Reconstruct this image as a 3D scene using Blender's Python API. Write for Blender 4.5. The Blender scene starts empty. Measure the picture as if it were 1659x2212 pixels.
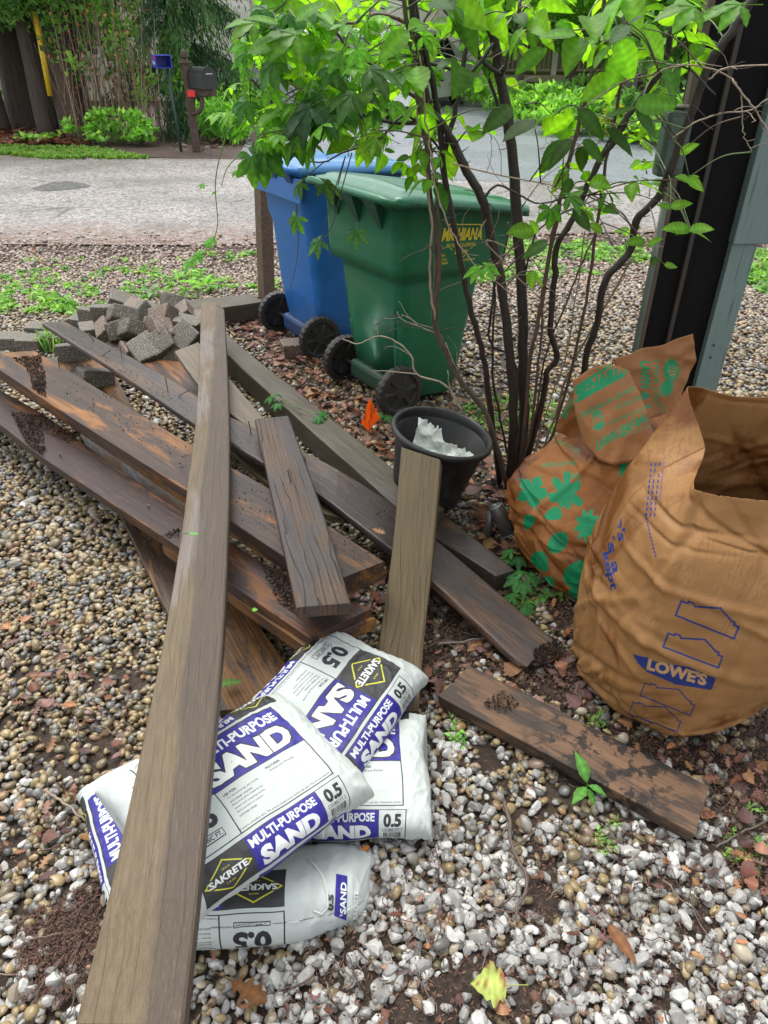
import bpy, bmesh, math, random
import numpy as np
from mathutils import Vector, Matrix, noise as mnoise
rad = math.radians
scene = bpy.context.scene
COL = scene.collection
random.seed(7)
RNG = np.random.default_rng(11)

# ---------------------------------------------------------------- camera
PITCH = rad(33.8); FPX = 1534.6; CAMH = 1.6      # FPX: focal length for a 1659 x 2212 picture
cam_d = bpy.data.cameras.new("camera"); cam = bpy.data.objects.new("camera", cam_d); COL.objects.link(cam)
cam.location = (0, 0, CAMH); cam.rotation_euler = (rad(90) - PITCH, 0, 0)
cam_d.sensor_fit = 'VERTICAL'; cam_d.sensor_height = 24.0; cam_d.lens = FPX * 24.0 / 2212.0
cam_d.clip_start = 0.05; cam_d.clip_end = 500
scene.camera = cam
# ---------------------------------------------------------------- sky and sun (overcast, bright behind the shrub)
SUN_EL = rad(66); SUN_AZ = rad(-28)              # azimuth from +Y towards +X
world = bpy.data.worlds.new("World"); scene.world = world; world.use_nodes = True
wn = world.node_tree.nodes; wl = world.node_tree.links
sky = wn.new("ShaderNodeTexSky"); sky.sky_type = 'NISHITA'; sky.sun_disc = False
sky.sun_elevation = SUN_EL; sky.sun_rotation = SUN_AZ
sky.air_density = 1.2; sky.dust_density = 2.0; sky.ozone_density = 1.0
hs = wn.new("ShaderNodeHueSaturation"); hs.inputs["Saturation"].default_value = 0.16
wl.new(sky.outputs[0], hs.inputs["Color"]); wl.new(hs.outputs[0], wn["Background"].inputs[0])
wn["Background"].inputs[1].default_value = 0.15
sd = bpy.data.lights.new("sun", 'SUN'); sun = bpy.data.objects.new("sun", sd); COL.objects.link(sun)
sd.energy = 1.4; sd.angle = rad(40); sd.color = (1.0, 0.96, 0.9)
sdir = Vector((math.sin(SUN_AZ) * math.cos(SUN_EL), math.cos(SUN_AZ) * math.cos(SUN_EL), math.sin(SUN_EL)))
sun.rotation_euler = (-sdir).to_track_quat('-Z', 'Y').to_euler()
sun.location = (0, 0, 20)
scene.view_settings.view_transform = 'Standard'; scene.view_settings.look = 'None'
scene.view_settings.exposure = 1.25; scene.view_settings.gamma = 1.0
scene.cycles.max_bounces = 8; scene.cycles.transparent_max_bounces = 6
scene.cycles.use_denoising = True

# ---------------------------------------------------------------- measuring helpers (photograph seen as 1659 x 2212)
_U = np.array([0, math.sin(PITCH), math.cos(PITCH)]); _V = np.array([0, math.cos(PITCH), -math.sin(PITCH)])
def ray(u, v): return np.array([(u - 829.5) / FPX, 0, 0]) + _U * (-(v - 1106) / FPX) + _V
def G(u, v, h=0.0):
    r = ray(u, v); return Vector(np.array([0, 0, CAMH]) + r * ((h - CAMH) / r[2]))
def S(u, v, y):
    r = ray(u, v); return Vector(np.array([0, 0, CAMH]) + r * (y / r[1]))
def PX(p):
    q = np.array(p) - [0, 0, CAMH]; z = q @ _V
    return 829.5 + FPX * q[0] / z, 1106 - FPX * (q @ _U) / z, z

# ---------------------------------------------------------------- object helpers
def link(name, me, m=None, parent=None, M=None):
    o = bpy.data.objects.new(name, me); COL.objects.link(o)
    if m is not None:
        for mm in (m if isinstance(m, (list, tuple)) else [m]): me.materials.append(mm)
    if parent is not None: o.parent = parent
    if M is not None: o.matrix_world = M
    return o
def tag(o, label=None, cat=None, group=None, kind=None):
    if label: o["label"] = label
    if cat: o["category"] = cat
    if group: o["group"] = group
    if kind: o["kind"] = kind
    return o
def empty(name, loc=(0, 0, 0), label=None, cat=None, group=None, M=None):
    o = bpy.data.objects.new(name, None); COL.objects.link(o); o.empty_display_size = 0.05
    if M is not None: o.matrix_world = M
    else: o.location = loc
    return tag(o, label, cat, group)
def bm_obj(name, bm, m, parent=None, M=None, smooth=False):
    me = bpy.data.meshes.new(name)
    bmesh.ops.recalc_face_normals(bm, faces=bm.faces[:])
    bm.to_mesh(me); bm.free()
    if smooth: me.polygons.foreach_set("use_smooth", [True] * len(me.polygons))
    return link(name, me, m, parent, M)
def bm_box(bm, c, s, rot=None, bevel=0.0, seg=2, mat=0):
    M = Matrix.Translation(Vector(c)) @ (rot.to_4x4() if rot is not None else Matrix.Identity(4)) @ Matrix.Diagonal((s[0], s[1], s[2], 1))
    r = bmesh.ops.create_cube(bm, size=1.0, matrix=M)
    if mat:
        for f in {f for v in r["verts"] for f in v.link_faces}: f.material_index = mat
    if bevel > 0:
        es = list({e for v in r["verts"] for e in v.link_edges})
        bmesh.ops.bevel(bm, geom=es, offset=bevel, segments=seg, affect='EDGES', profile=0.5)
def rotz(a): return Matrix.Rotation(a, 3, 'Z')
def mesh_np(name, verts, faces, m, parent=None, smooth=True, cols=None, M=None, mats=None):
    """verts (N,3); faces (F,k) all with the same k"""
    me = bpy.data.meshes.new(name); verts = np.asarray(verts, np.float32); faces = np.asarray(faces, np.int32)
    k = faces.shape[1]; nf = len(faces)
    me.vertices.add(len(verts)); me.vertices.foreach_set("co", verts.ravel())
    me.loops.add(nf * k); me.loops.foreach_set("vertex_index", faces.ravel())
    me.polygons.add(nf); me.polygons.foreach_set("loop_start", np.arange(0, nf * k, k, dtype=np.int32))
    me.polygons.foreach_set("use_smooth", np.full(nf, smooth) if np.isscalar(smooth) else smooth)
    if mats is not None: me.polygons.foreach_set("material_index", np.asarray(mats, np.int32))
    if cols is not None:
        a = me.color_attributes.new("Col", 'FLOAT_COLOR', 'POINT')
        c4 = np.ones((len(verts), 4), np.float32); c4[:, :3] = cols; a.data.foreach_set("color", c4.ravel())
    me.update(calc_edges=True); me.validate(verbose=False)
    return link(name, me, m, parent, M)

def catmull(pts, n=6):
    P = [np.array(p, float) for p in pts]
    if len(P) < 3: return [Vector(P[0] + (P[-1] - P[0]) * t / n) for t in range(n + 1)] if len(P[0]) <= 3 else P
    P = [2 * P[0] - P[1]] + P + [2 * P[-1] - P[-2]]; out = []
    for i in range(1, len(P) - 2):
        a, b, c, d = P[i - 1:i + 3]
        for k in range(n):
            t = k / n
            out.append(0.5 * ((2 * b) + (-a + c) * t + (2 * a - 5 * b + 4 * c - d) * t * t + (-a + 3 * b - 3 * c + d) * t ** 3))
    out.append(P[-2]); return [Vector(q) for q in out]

class MB:
    """collects tubes, leaves and sheets into one mesh"""
    def __init__(s): s.v = []; s.f = []; s.m = []; s.c = []; s.n = 0
    def add(s, V, Fc, mat=0, col=(1, 1, 1)):
        V = np.asarray(V, float).reshape(-1, 3)
        s.v.append(V); s.f += [[i + s.n for i in f] for f in Fc]; s.m += [mat] * len(Fc)
        c = np.asarray(col, float)
        s.c.append(np.broadcast_to(c, (len(V), 3)) if c.ndim == 1 else c); s.n += len(V)
    def tube(s, pts, r0, r1=None, sides=6, mat=0, col=(1, 1, 1), cap=True, wob=0.0):
        pts = [Vector(p) for p in pts]; n = len(pts); r1 = r0 if r1 is None else r1
        if n < 2: return
        V = []; t0 = (pts[1] - pts[0]).normalized(); nx = t0.orthogonal().normalized()
        for i, p in enumerate(pts):
            t = (pts[min(i + 1, n - 1)] - pts[max(i - 1, 0)])
            t = t.normalized() if t.length > 1e-9 else t0
            nx = (nx - t * nx.dot(t)); nx = nx.normalized() if nx.length > 1e-6 else t.orthogonal().normalized()
            ny = t.cross(nx); f = i / (n - 1); r = r0 + (r1 - r0) * f
            if wob: r *= 1 + random.uniform(-wob, wob)
            for k in range(sides):
                a = 2 * math.pi * k / sides
                V.append(p + nx * (r * math.cos(a)) + ny * (r * math.sin(a)))
        Fc = []
        for i in range(n - 1):
            for k in range(sides):
                a = i * sides + k; b = i * sides + (k + 1) % sides
                Fc.append([a, b, b + sides, a + sides])
        if cap: Fc.append(list(range(sides))[::-1]); Fc.append([(n - 1) * sides + k for k in range(sides)])
        s.add(V, Fc, mat, col)
    def build(s, name, m, parent=None, smooth=True, M=None):
        me = bpy.data.meshes.new(name)
        V = np.concatenate(s.v) if s.v else np.zeros((0, 3))
        me.from_pydata(V.tolist(), [], s.f)
        me.polygons.foreach_set("use_smooth", [smooth] * len(s.f)); me.polygons.foreach_set("material_index", s.m)
        a = me.color_attributes.new("Col", 'FLOAT_COLOR', 'POINT')
        c4 = np.ones((len(V), 4), np.float32)
        if len(V): c4[:, :3] = np.concatenate(s.c)
        a.data.foreach_set("color", c4.ravel()); me.update()
        return link(name, me, m, parent, M)

# ---------------------------------------------------------------- materials
class NT:
    def __init__(s, name):
        s.m = bpy.data.materials.new(name); s.m.use_nodes = True; s.t = s.m.node_tree; s.N = s.t.nodes; s.L = s.t.links
        s.b = s.N["Principled BSDF"]; s.out = s.N["Material Output"]; s.tc = s.N.new("ShaderNodeTexCoord")
    def new(s, ty, **kw):
        n = s.N.new(ty)
        for k, v in kw.items(): setattr(n, k, v)
        return n
    def setin(s, n, key, val):
        if isinstance(val, bpy.types.NodeSocket): s.L.new(val, n.inputs[key])
        elif val is not None: n.inputs[key].default_value = val
    def mapv(s, vec=None, scale=(1, 1, 1), rot=(0, 0, 0), loc=(0, 0, 0)):
        n = s.new("ShaderNodeMapping"); s.L.new(vec or s.tc.outputs["Object"], n.inputs[0])
        n.inputs["Scale"].default_value = scale; n.inputs["Rotation"].default_value = rot; n.inputs["Location"].default_value = loc
        return n.outputs[0]
    def noise(s, vec=None, scale=5, detail=3, rough=0.55, dist=0.0):
        n = s.new("ShaderNodeTexNoise"); s.L.new(vec or s.tc.outputs["Object"], n.inputs["Vector"])
        n.inputs["Scale"].default_value = scale; n.inputs["Detail"].default_value = detail
        n.inputs["Roughness"].default_value = rough; n.inputs["Distortion"].default_value = dist
        return n.outputs["Fac"]
    def vor(s, vec=None, scale=5, feature='F1', out="Distance"):
        n = s.new("ShaderNodeTexVoronoi", feature=feature); s.L.new(vec or s.tc.outputs["Object"], n.inputs["Vector"])
        n.inputs["Scale"].default_value = scale; return n.outputs[out]
    def wave(s, vec=None, scale=5, dist=2, detail=2, dscale=1, dir='Y', prof='SIN'):
        n = s.new("ShaderNodeTexWave", bands_direction=dir, wave_profile=prof); s.L.new(vec or s.tc.outputs["Object"], n.inputs["Vector"])
        n.inputs["Scale"].default_value = scale; n.inputs["Distortion"].default_value = dist
        n.inputs["Detail"].default_value = detail; n.inputs["Detail Scale"].default_value = dscale
        return n.outputs["Fac"]
    def ramp(s, fac, stops, interp='LINEAR'):
        n = s.new("ShaderNodeValToRGB"); s.L.new(fac, n.inputs[0]); cr = n.color_ramp; cr.interpolation = interp
        while len(cr.elements) < len(stops): cr.elements.new(0.5)
        for e, (p, c) in zip(cr.elements, stops):
            e.position = p; e.color = (c, c, c, 1) if np.isscalar(c) else (*c, 1)
        return n.outputs[0]
    def mix(s, fac, a, b, mode='MIX'):
        n = s.new("ShaderNodeMix", data_type='RGBA', blend_type=mode)
        s.setin(n, 0, fac)
        for k, val in ((6, a), (7, b)):
            if isinstance(val, bpy.types.NodeSocket): s.L.new(val, n.inputs[k])
            else: n.inputs[k].default_value = (*val, 1) if len(val) == 3 else val
        return n.outputs[2]
    def math(s, op, a, b=None, clamp=False):
        n = s.new("ShaderNodeMath", operation=op, use_clamp=clamp); s.setin(n, 0, a)
        if b is not None: s.setin(n, 1, b)
        return n.outputs[0]
    def bump(s, h, strength=0.5, dist=0.01, normal=None):
        n = s.new("ShaderNodeBump"); n.inputs["Strength"].default_value = strength; n.inputs["Distance"].default_value = dist
        s.L.new(h, n.inputs["Height"])
        if normal is not None: s.L.new(normal, n.inputs["Normal"])
        return n.outputs[0]
    def fin(s, col=None, rough=None, normal=None, **kw):
        s.setin(s.b, "Base Color", (*col, 1) if isinstance(col, tuple) else col)
        s.setin(s.b, "Roughness", rough)
        if normal is not None: s.L.new(normal, s.b.inputs["Normal"])
        for k, v in kw.items(): s.b.inputs[k.replace("_", " ")].default_value = v
        return s.m

def flat(name, col, rough=0.6, var=0.15, scale=12, bump=0.15, bscale=60, bdist=0.004, metallic=0.0):
    t = NT(name); n = t.noise(scale=scale, detail=5)
    c = t.mix(n, tuple(x * (1 - var) for x in col), tuple(min(1, x * (1 + var)) for x in col))
    return t.fin(c, rough, t.bump(t.noise(scale=bscale, detail=3), bump, bdist), Metallic=metallic)
def vcol(name, rough=0.5, noise_s=60, amt=0.25, bump=0.3, bdist=0.003, rvar=0.0):
    t = NT(name); a = t.new("ShaderNodeVertexColor", layer_name="Col").outputs[0]
    n = t.noise(scale=noise_s, detail=4)
    c = t.mix(1.0, a, t.ramp(n, [(0.25, 1 - amt), (0.75, 1 + amt)]), 'MULTIPLY')
    return t.fin(c, rough, t.bump(n, bump, bdist))
def leafmat(name, trans=0.45, rough=0.5, vein=0.0, tcol=(1.5, 1.6, 0.6)):
    t = NT(name); a = t.new("ShaderNodeVertexColor", layer_name="Col").outputs[0]
    n = t.noise(scale=45, detail=3)
    c = t.mix(1.0, a, t.ramp(n, [(0.3, 0.8), (0.7, 1.2)]), 'MULTIPLY')
    t.fin(c, rough, t.bump(n, 0.25, 0.003), Specular_IOR_Level=0.18)
    tr = t.new("ShaderNodeBsdfTranslucent"); t.L.new(t.mix(1.0, c, tcol, 'MULTIPLY'), tr.inputs[0])
    mx = t.new("ShaderNodeMixShader"); mx.inputs[0].default_value = trans
    t.L.new(t.b.outputs[0], mx.inputs[1]); t.L.new(tr.outputs[0], mx.inputs[2]); t.L.new(mx.outputs[0], t.out.inputs[0])
    return t.m

def wood(name, light, dark, wet=(0.02, 0.02, 0.025), wetamt=0.45, seed=0.0, grain=30, rough=0.42, crack=0.3, streak=None,
         patch=2.2, gloss=0.22, orange=None, orange_amt=0.0, dirt=0.0, rings=True, spec=0.32, stain=None, mould=None, dk=0.80):
    light, dark = tuple(x * dk for x in light), tuple(x * dk for x in dark); orange = tuple(x * .9 for x in orange) if orange else None
    """weathered wet lumber, grain along the local X axis"""
    t = NT(name); loc = (seed * 3.1, seed * 1.7, seed * 0.9)
    vg = t.mapv(scale=(1.3, grain, grain), loc=loc)
    fine = t.noise(vg, scale=2.2, detail=6, rough=0.65, dist=0.6)
    vw = t.mapv(scale=(0.9, 15, 15), loc=loc)
    wv = t.wave(vw, scale=1.7, dist=3.5, detail=2, dscale=1.2, dir='Y')
    c = t.mix(t.ramp(fine, [(0.3, 0.0), (0.72, 1.0)]), dark, light)
    if rings: c = t.mix(t.math('MULTIPLY', t.ramp(wv, [(0.45, 0), (0.9, 1)]), 0.55), c, tuple(x * 0.55 for x in dark))
    if orange is not None:
        no = t.noise(t.mapv(scale=(1.0, 3.5, 3.5), loc=(loc[0] + 5, loc[1], loc[2])), scale=2.0, detail=3)
        c = t.mix(t.math('MULTIPLY', t.ramp(t.math('ADD', no, t.math('MULTIPLY', t.math('SUBTRACT', fine, 0.5), 0.22)), [(0.60 - 0.35 * orange_amt, 0), (0.82 - 0.3 * orange_amt, 1)]), 0.8), c,
                  t.mix(t.ramp(fine, [(0.3, 0), (0.7, 1)]), tuple(x * 0.45 for x in orange), orange))
    pn = t.noise(t.mapv(scale=(1.0, 4.2, 4.2), loc=(loc[0] + 9, loc[1] + 3, loc[2])), scale=patch, detail=6, rough=0.66, dist=0.4)
    pm = t.ramp(t.math('ADD', pn, t.math('MULTIPLY', t.math('SUBTRACT', fine, 0.5), 0.16)), [(0.60 - 0.3 * wetamt, 0), (0.66 - 0.27 * wetamt, 1)])
    c = t.mix(t.math('MULTIPLY', pm, 0.85), c, t.mix(fine, wet, tuple(x * 2.6 + 0.01 for x in wet)))
    if stain:                                                # a darker strip along one edge, as long as the board
        sy = t.new('ShaderNodeSeparateXYZ'); t.L.new(t.tc.outputs['Object'], sy.inputs[0])
        e_ = t.math('ADD', sy.outputs[1], t.math('MULTIPLY', t.math('SUBTRACT', t.noise(t.mapv(scale=(1.2, 4, 4)), 2, 5, .6), .5), .05))
        c = t.mix(t.math('MULTIPLY', t.ramp(t.math('ADD', t.math('MULTIPLY', e_, 4.0), 0.5), [(stain[0], 0), (stain[0] + .05, 1)]), .75), c, stain[1])
    if mould:                                                # black mould blotches in one stretch of the board
        sx_ = t.new('ShaderNodeSeparateXYZ'); t.L.new(t.tc.outputs['Object'], sx_.inputs[0])
        band = t.ramp(sx_.outputs[0], [(mould[0], 0), (mould[0] + .12, 1), (mould[1] - .08, 1), (mould[1], 0)])
        mn = t.ramp(t.math('ADD', t.noise(scale=22, detail=6, rough=.7), t.math('MULTIPLY', t.noise(scale=60, detail=2), .12)), [(.56, 0), (.61, .95)])
        c = t.mix(t.math('MULTIPLY', band, mn), c, (.006, .006, .006))
    # cracks: thin dark lines following the grain
    vc = t.mapv(scale=(2.2, 12, 12), loc=(loc[0] + 2, loc[1] + 8, loc[2]))
    cr = t.wave(vc, scale=1.0, dist=11.0, detail=3, dscale=0.9, dir='Y')
    crm = t.ramp(cr, [(0.0, 1), (0.03, 0)])
    crm = t.math('MULTIPLY', crm, t.ramp(t.noise(t.mapv(scale=(2, 5, 5), loc=loc), scale=1.4, detail=1), [(0.4, 0), (0.55, 1)]))
    c = t.mix(t.math('MULTIPLY', crm, min(1, crack * 2)), c, tuple(x * 0.18 for x in dark))
    if dirt > 0:
        dn = t.noise(scale=16, detail=6, rough=0.7)
        c = t.mix(t.ramp(dn, [(0.70 - 0.2 * dirt, 0), (0.78 - 0.2 * dirt, 0.9)]), c, (0.018, 0.012, 0.008))
    f2 = t.noise(t.mapv(scale=(7, 330, 330), loc=loc), scale=1.0, detail=4, rough=.7)
    c = t.mix(t.ramp(f2, [(.34, .38), (.52, 0)]), c, tuple(x * .42 for x in dark)); c = t.mix(t.ramp(f2, [(.56, 0), (.74, .35)]), c, tuple(min(1, x * 1.5) for x in light))
    sp = t.noise(scale=170, detail=2)
    c = t.mix(t.ramp(sp, [(0.68, 0), (0.76, 0.5)]), c, tuple(x * 0.3 for x in dark))
    h = t.math('ADD', t.math('ADD', t.math('MULTIPLY', fine, 0.6), t.math('MULTIPLY', f2, 0.35)), t.math('MULTIPLY', crm, -1.2 * crack))
    rr = t.mix(pm, (rough + 0.14,) * 3, (gloss + 0.1,) * 3)
    return t.fin(c, rr, t.bump(h, 0.55, 0.0045), Specular_IOR_Level=spec)
# ================================================================ LUMBER
def edge_curve(pts, n):
    P = [G(*p) for p in pts]
    if len(P) == 2: return [P[0].lerp(P[1], i / n) for i in range(n + 1)]
    q = catmull(P, 12); d = [0.0]
    for a, b in zip(q, q[1:]): d.append(d[-1] + (b - a).length)
    out = []; j = 0
    for i in range(n + 1):
        s = d[-1] * i / n
        while j < len(d) - 2 and d[j + 1] < s: j += 1
        f = (s - d[j]) / max(1e-9, d[j + 1] - d[j]); out.append(q[j].lerp(q[j + 1], min(1, max(0, f))))
    return out
RUST = flat('rusty_steel', (0.06, 0.035, 0.022), 0.55, 0.4, 90)
STEEL = flat('dull_steel', (0.12, 0.11, 0.10), 0.4, 0.3, 90, metallic=0.6)
def plank(name, L, R, thick, m, label, cat='board', group=None, r=0.004, rough_end=(0.001, 0.001), n=18, nails=(), under=0.0, noz=0.0, notch=None):
    A = edge_curve(L, n); B = edge_curve(R, n)
    up0 = Vector((0, 0, 1)); O = (A[0] + B[0]) / 2; E_ = (A[-1] + B[-1]) / 2
    X = (E_ - O).normalized(); Yv = ((B[0] - A[0]) + (B[-1] - A[-1])); Yv = (Yv - X * Yv.dot(X)).normalized(); Z = X.cross(Yv)
    if Z.z < 0: A, B = B, A; Yv = -Yv; Z = -Z
    M = Matrix((( X.x, Yv.x, Z.x, O.x), (X.y, Yv.y, Z.y, O.y), (X.z, Yv.z, Z.z, O.z), (0, 0, 0, 1))); Mi = M.inverted()
    V = []; k = 0; sx = random.Random(hash(label) & 0xffff if False else len(label) * 7 + int(L[0][0]))
    for i in range(n + 1):
        a = A[i]; b = B[i]; w = (b - a).length; ac = (b - a) / w
        al = ((A[min(i + 1, n)] - A[max(i - 1, 0)]) + (B[min(i + 1, n)] - B[max(i - 1, 0)])).normalized()
        nz = al.cross(ac).normalized()
        if nz.z < 0: nz = -nz
        sec = [(0, -r), (0.3 * r, -0.3 * r), (r, 0), (w * .25, 0), (w * .5, 0), (w * .75, 0), (w - r, 0), (w - 0.3 * r, -0.3 * r), (w, -r), (w, -thick * .5), (w, -thick + r), (w - 0.3 * r, -thick + 0.3 * r), (w - r, -thick),
               (w * .5, -thick), (r, -thick), (0.3 * r, -thick + 0.3 * r), (0, -thick + r), (0, -thick * .5)]
        k = len(sec)
        for (y, z) in sec:
            p = a + ac * y + nz * z
            if i in (0, n):
                e = rough_end[0] if i == 0 else rough_end[1]; p = p + al * sx.uniform(-e, e)
            if noz: p = p + nz * (mnoise.noise(p * 9) * noz)
            V.append(Mi @ p)
    F = []
    for i in range(n):
        for j in range(k):
            a = i * k + j; b = i * k + (j + 1) % k
            F.append([a, b, b + k, a + k])
    F.append(list(range(k))); F.append([n * k + j for j in range(k)][::-1])
    if notch: V, F = notch(V, F, n, k, Mi)
    me = bpy.data.meshes.new(name); me.from_pydata([v[:] for v in V], [], F); me.update()
    bm = bmesh.new(); bm.from_mesh(me); bmesh.ops.recalc_face_normals(bm, faces=bm.faces[:]); bm.to_mesh(me); bm.free()
    root = link(name, me, m, None, M); tag(root, label, cat, group)
    Lm = (E_ - O).length; Wd = (B[0] - A[0]).length
    for (fs, ft, ln, tx, ty) in nails:
        i = min(n, int(round(fs * n))); p = A[i].lerp(B[i], ft); q = Mi @ p
        mb = MB(); d = Vector((tx, ty, 1)).normalized()
        mb.tube([q - d * 0.004, q + d * ln * 0.6, q + d * ln + Vector((ty, tx, 0)) * ln * 0.12], 0.0021, 0.0021, 6)
        mb.tube([q + d * ln + Vector((ty, tx, 0)) * ln * 0.12, q + d * (ln + 0.0012) + Vector((ty, tx, 0)) * ln * 0.12], 0.0048, 0.0048, 8)
        o = mb.build('nail', RUST, root, smooth=False)
    return root

W_GREY = wood('weathered_deck_wood', (0.19, 0.155, 0.11), (0.11, 0.088, 0.062), (0.045, 0.038, 0.034), 0.16, 1.0, grain=34, rough=0.4, crack=0.22, patch=1.3, gloss=0.34, rings=False)
W_LONG = wood('long_plank_wood', (0.160, 0.116, 0.063), (0.100, 0.071, 0.038), (0.075, 0.062, 0.055), 0.12, 2.3, grain=40, rough=0.36, crack=0.16, patch=1.1, gloss=0.3, rings=False, stain=(.56, (.042, .029, .024)))
W_BEAMA = wood('wet_beam_wood', (0.27, 0.122, 0.045), (0.105, 0.046, 0.019), (0.007, 0.008, 0.010), 0.68, 4.1, grain=44, rough=0.3, crack=0.1, orange=(0.42, 0.18, 0.05), orange_amt=0.55, gloss=0.26, patch=1.9, dirt=0.4, spec=.2)
W_BEAMB = wood('amber_beam_wood', (0.26, 0.12, 0.036), (0.08, 0.036, 0.015), (0.016, 0.013, 0.012), 0.42, 6.7, grain=36, rough=0.35, crack=0.1, orange=(0.36, 0.17, 0.042), orange_amt=0.5, gloss=0.15, dirt=0.5)
W_BEAMC = wood('dark_beam_wood', (0.24, 0.105, 0.042), (0.088, 0.038, 0.017), (0.008, 0.008, 0.010), 0.60, 9.2, grain=44, rough=0.3, crack=0.1, orange=(0.27, 0.11, 0.035), orange_amt=0.55, gloss=0.24, patch=2.4, dirt=0.5, spec=.2)
W_DECKW = wood('wet_deck_board_wood', (0.165, 0.102, 0.066), (0.085, 0.05, 0.032), (0.020, 0.017, 0.018), 0.6, 12.4, grain=30, rough=0.24, crack=0.10, gloss=0.16, patch=1.7, spec=.3)
W_SHORT = wood('cracked_board_wood', (0.135, 0.080, 0.046), (0.066, 0.038, 0.022), (0.018, 0.015, 0.015), 0.42, 15.9, grain=26, rough=0.32, crack=0.5, gloss=0.2)
W_TALL = wood('standing_board_wood', (0.16, 0.118, 0.060), (0.102, 0.074, 0.038), (0.05, 0.04, 0.03), 0.05, 18.3, grain=34, rough=0.55, crack=0.5, rings=False)
W_TIMB = wood('timber_wood', (0.105, 0.088, 0.06), (0.06, 0.05, 0.033), (0.035, 0.03, 0.024), 0.22, 21.5, grain=26, rough=0.36, crack=0.15, rings=False, gloss=0.3)
W_BRN = wood('brown_plank_wood', (0.165, 0.092, 0.050), (0.11, 0.060, 0.034), (0.010, 0.008, 0.007), 0.46, 25.1, grain=24, rough=0.45, crack=0.12, rings=False, gloss=0.45, patch=3.4, mould=(.20, .66), dk=1.0)
W_POST = wood('post_wood', (0.20, 0.14, 0.09), (0.10, 0.066, 0.042), (0.06, 0.042, 0.03), 0.3, 28.7, grain=20, rough=0.55, crack=0.2, rings=False, gloss=0.4)

GB = 'boards in the heap of old lumber'
def far_notch(V, F, n, k, Mi):                               # broken corner at the far end of the board
    for i, dx in ((0, .115), (1, .035)):
        for j in (6, 7, 8, 9, 10, 11, 12): V[i * k + j].x += dx if i == 0 else dx
        for j in (5,): V[i * k + j].x += (.02 if i == 0 else 0)
    return V, F
plank('deck_board', [(434, 650, .34), (431, 760, .345), (424, 890, .36), (408, 1022, .385), (391, 1155, .405), (349, 1400, .44), (249, 1866, .50), (160, 2212, .55)],
      [(484, 655, .34), (490, 760, .345), (495, 890, .36), (496, 1022, .385), (493, 1155, .405), (481, 1400, .44), (436, 1866, .50), (399, 2212, .55)], .036, W_LONG,
      'longest pale weathered board, lying across the whole heap towards the viewer', group=GB, r=.006, n=40, notch=far_notch)
plank('beam', [(-48, 767, .34), (170, 912, .335), (405, 1061, .325), (494, 1123, .32), (705, 1262, .31)],
      [(74, 757, .34), (240, 856, .335), (412, 960, .325), (583, 1056, .32), (830, 1212, .31)], .040, W_BEAMA,
      'thick wet beam with nails and grey scraped patches, top one of the stacked pair', group=GB, r=.003, n=24,
      nails=((.04, .93, .03, .2, -.1), (.13, .95, .05, .1, .05), (.21, .2, .022, -.1, .2)))
plank('beam', [(-44, 777, .299), (405, 1073, .284), (494, 1135, .279), (714, 1276, .269)],
      [(80, 765, .299), (412, 970, .284), (583, 1066, .279), (836, 1226, .269)], .042, W_BEAMB,
      'amber edged beam lying directly under the wet nailed beam', group=GB, r=.003, n=20)
plank('beam', [(-90, 860, .2), (0, 917, .2), (92, 988, .2), (322, 1140, .22), (387, 1183, .225), (492, 1258, .226), (667, 1378, .226)],
      [(-30, 822, .2), (0, 842, .2), (100, 899, .2), (250, 1008, .22), (395, 1105, .225), (600, 1232, .226), (803, 1315, .226)], .042, W_BEAMC,
      'wet brown beam along the left foot of the heap beside the pebbles', group=GB, r=.003, n=24, nails=((.38, .3, .015, .2, .1), (.62, .5, .012, .3, .1)))
plank('beam', [(350, 1177, .175), (492, 1281, .185), (655, 1394, .20)],
      [(400, 1125, .175), (610, 1252, .185), (812, 1335, .20)], .042, W_BEAMB,
      'amber beam sandwiched under the lower end of the brown beam', group=GB, r=.003, n=14)
plank('plank', [(100, 772, .09), (175, 940, .06), (264, 1121, .05), (362, 1324, .05), (475, 1535, .05)],
      [(228, 772, .09), (290, 886, .07), (385, 1060, .06), (520, 1290, .05), (680, 1520, .05)], .042, W_BEAMB,
      'orange grained plank lowest in the heap with nails sticking up', group=GB, r=.003, n=22,
      nails=((.60, .35, .045, -.1, .1), (.885, .2, .045, .05, -.1), (.885, .62, .045, .05, .1)))
plank('deck_board', [(90, 697, .30), (254, 803, .30), (420, 915, .29), (497, 956, .28), (569, 1000, .27), (640, 1040, .265)],
      [(143, 694, .30), (288, 772, .30), (426, 853, .29), (498, 899, .28), (549, 922, .27), (660, 985, .265)], .030, W_DECKW,
      'round edged wet board with many thin bent nails, propped on grey paving blocks', group=GB, r=.010, n=26,
      nails=((.19, .75, .05, .35, -.6), (.345, .7, .055, -.35, .2), (.30, .25, .05, 1.2, .6), (.56, .5, .06, -.25, .1), (.62, .55, .05, 1.1, .8), (.69, .8, .05, 1.2, .5), (.84, .7, .05, -.3, .1), (.88, .85, .05, -1.2, .3)))
plank('deck_board', [(660, 1047, .245), (683, 1061, .24), (834, 1178, .18), (926, 1249, .14), (1122, 1434, .05)],
      [(648, 970, .245), (729, 1012, .24), (846, 1085, .18), (937, 1159, .14), (1213, 1392, .05)], .030, W_DECKW,
      'dark board running down from the heap to the bare soil, frayed at its low end', group=GB, r=.010, rough_end=(.001, .02), n=24,
      nails=((.35, .5, .03, .9, .5), (.58, .3, .03, .4, -.8)))
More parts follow.
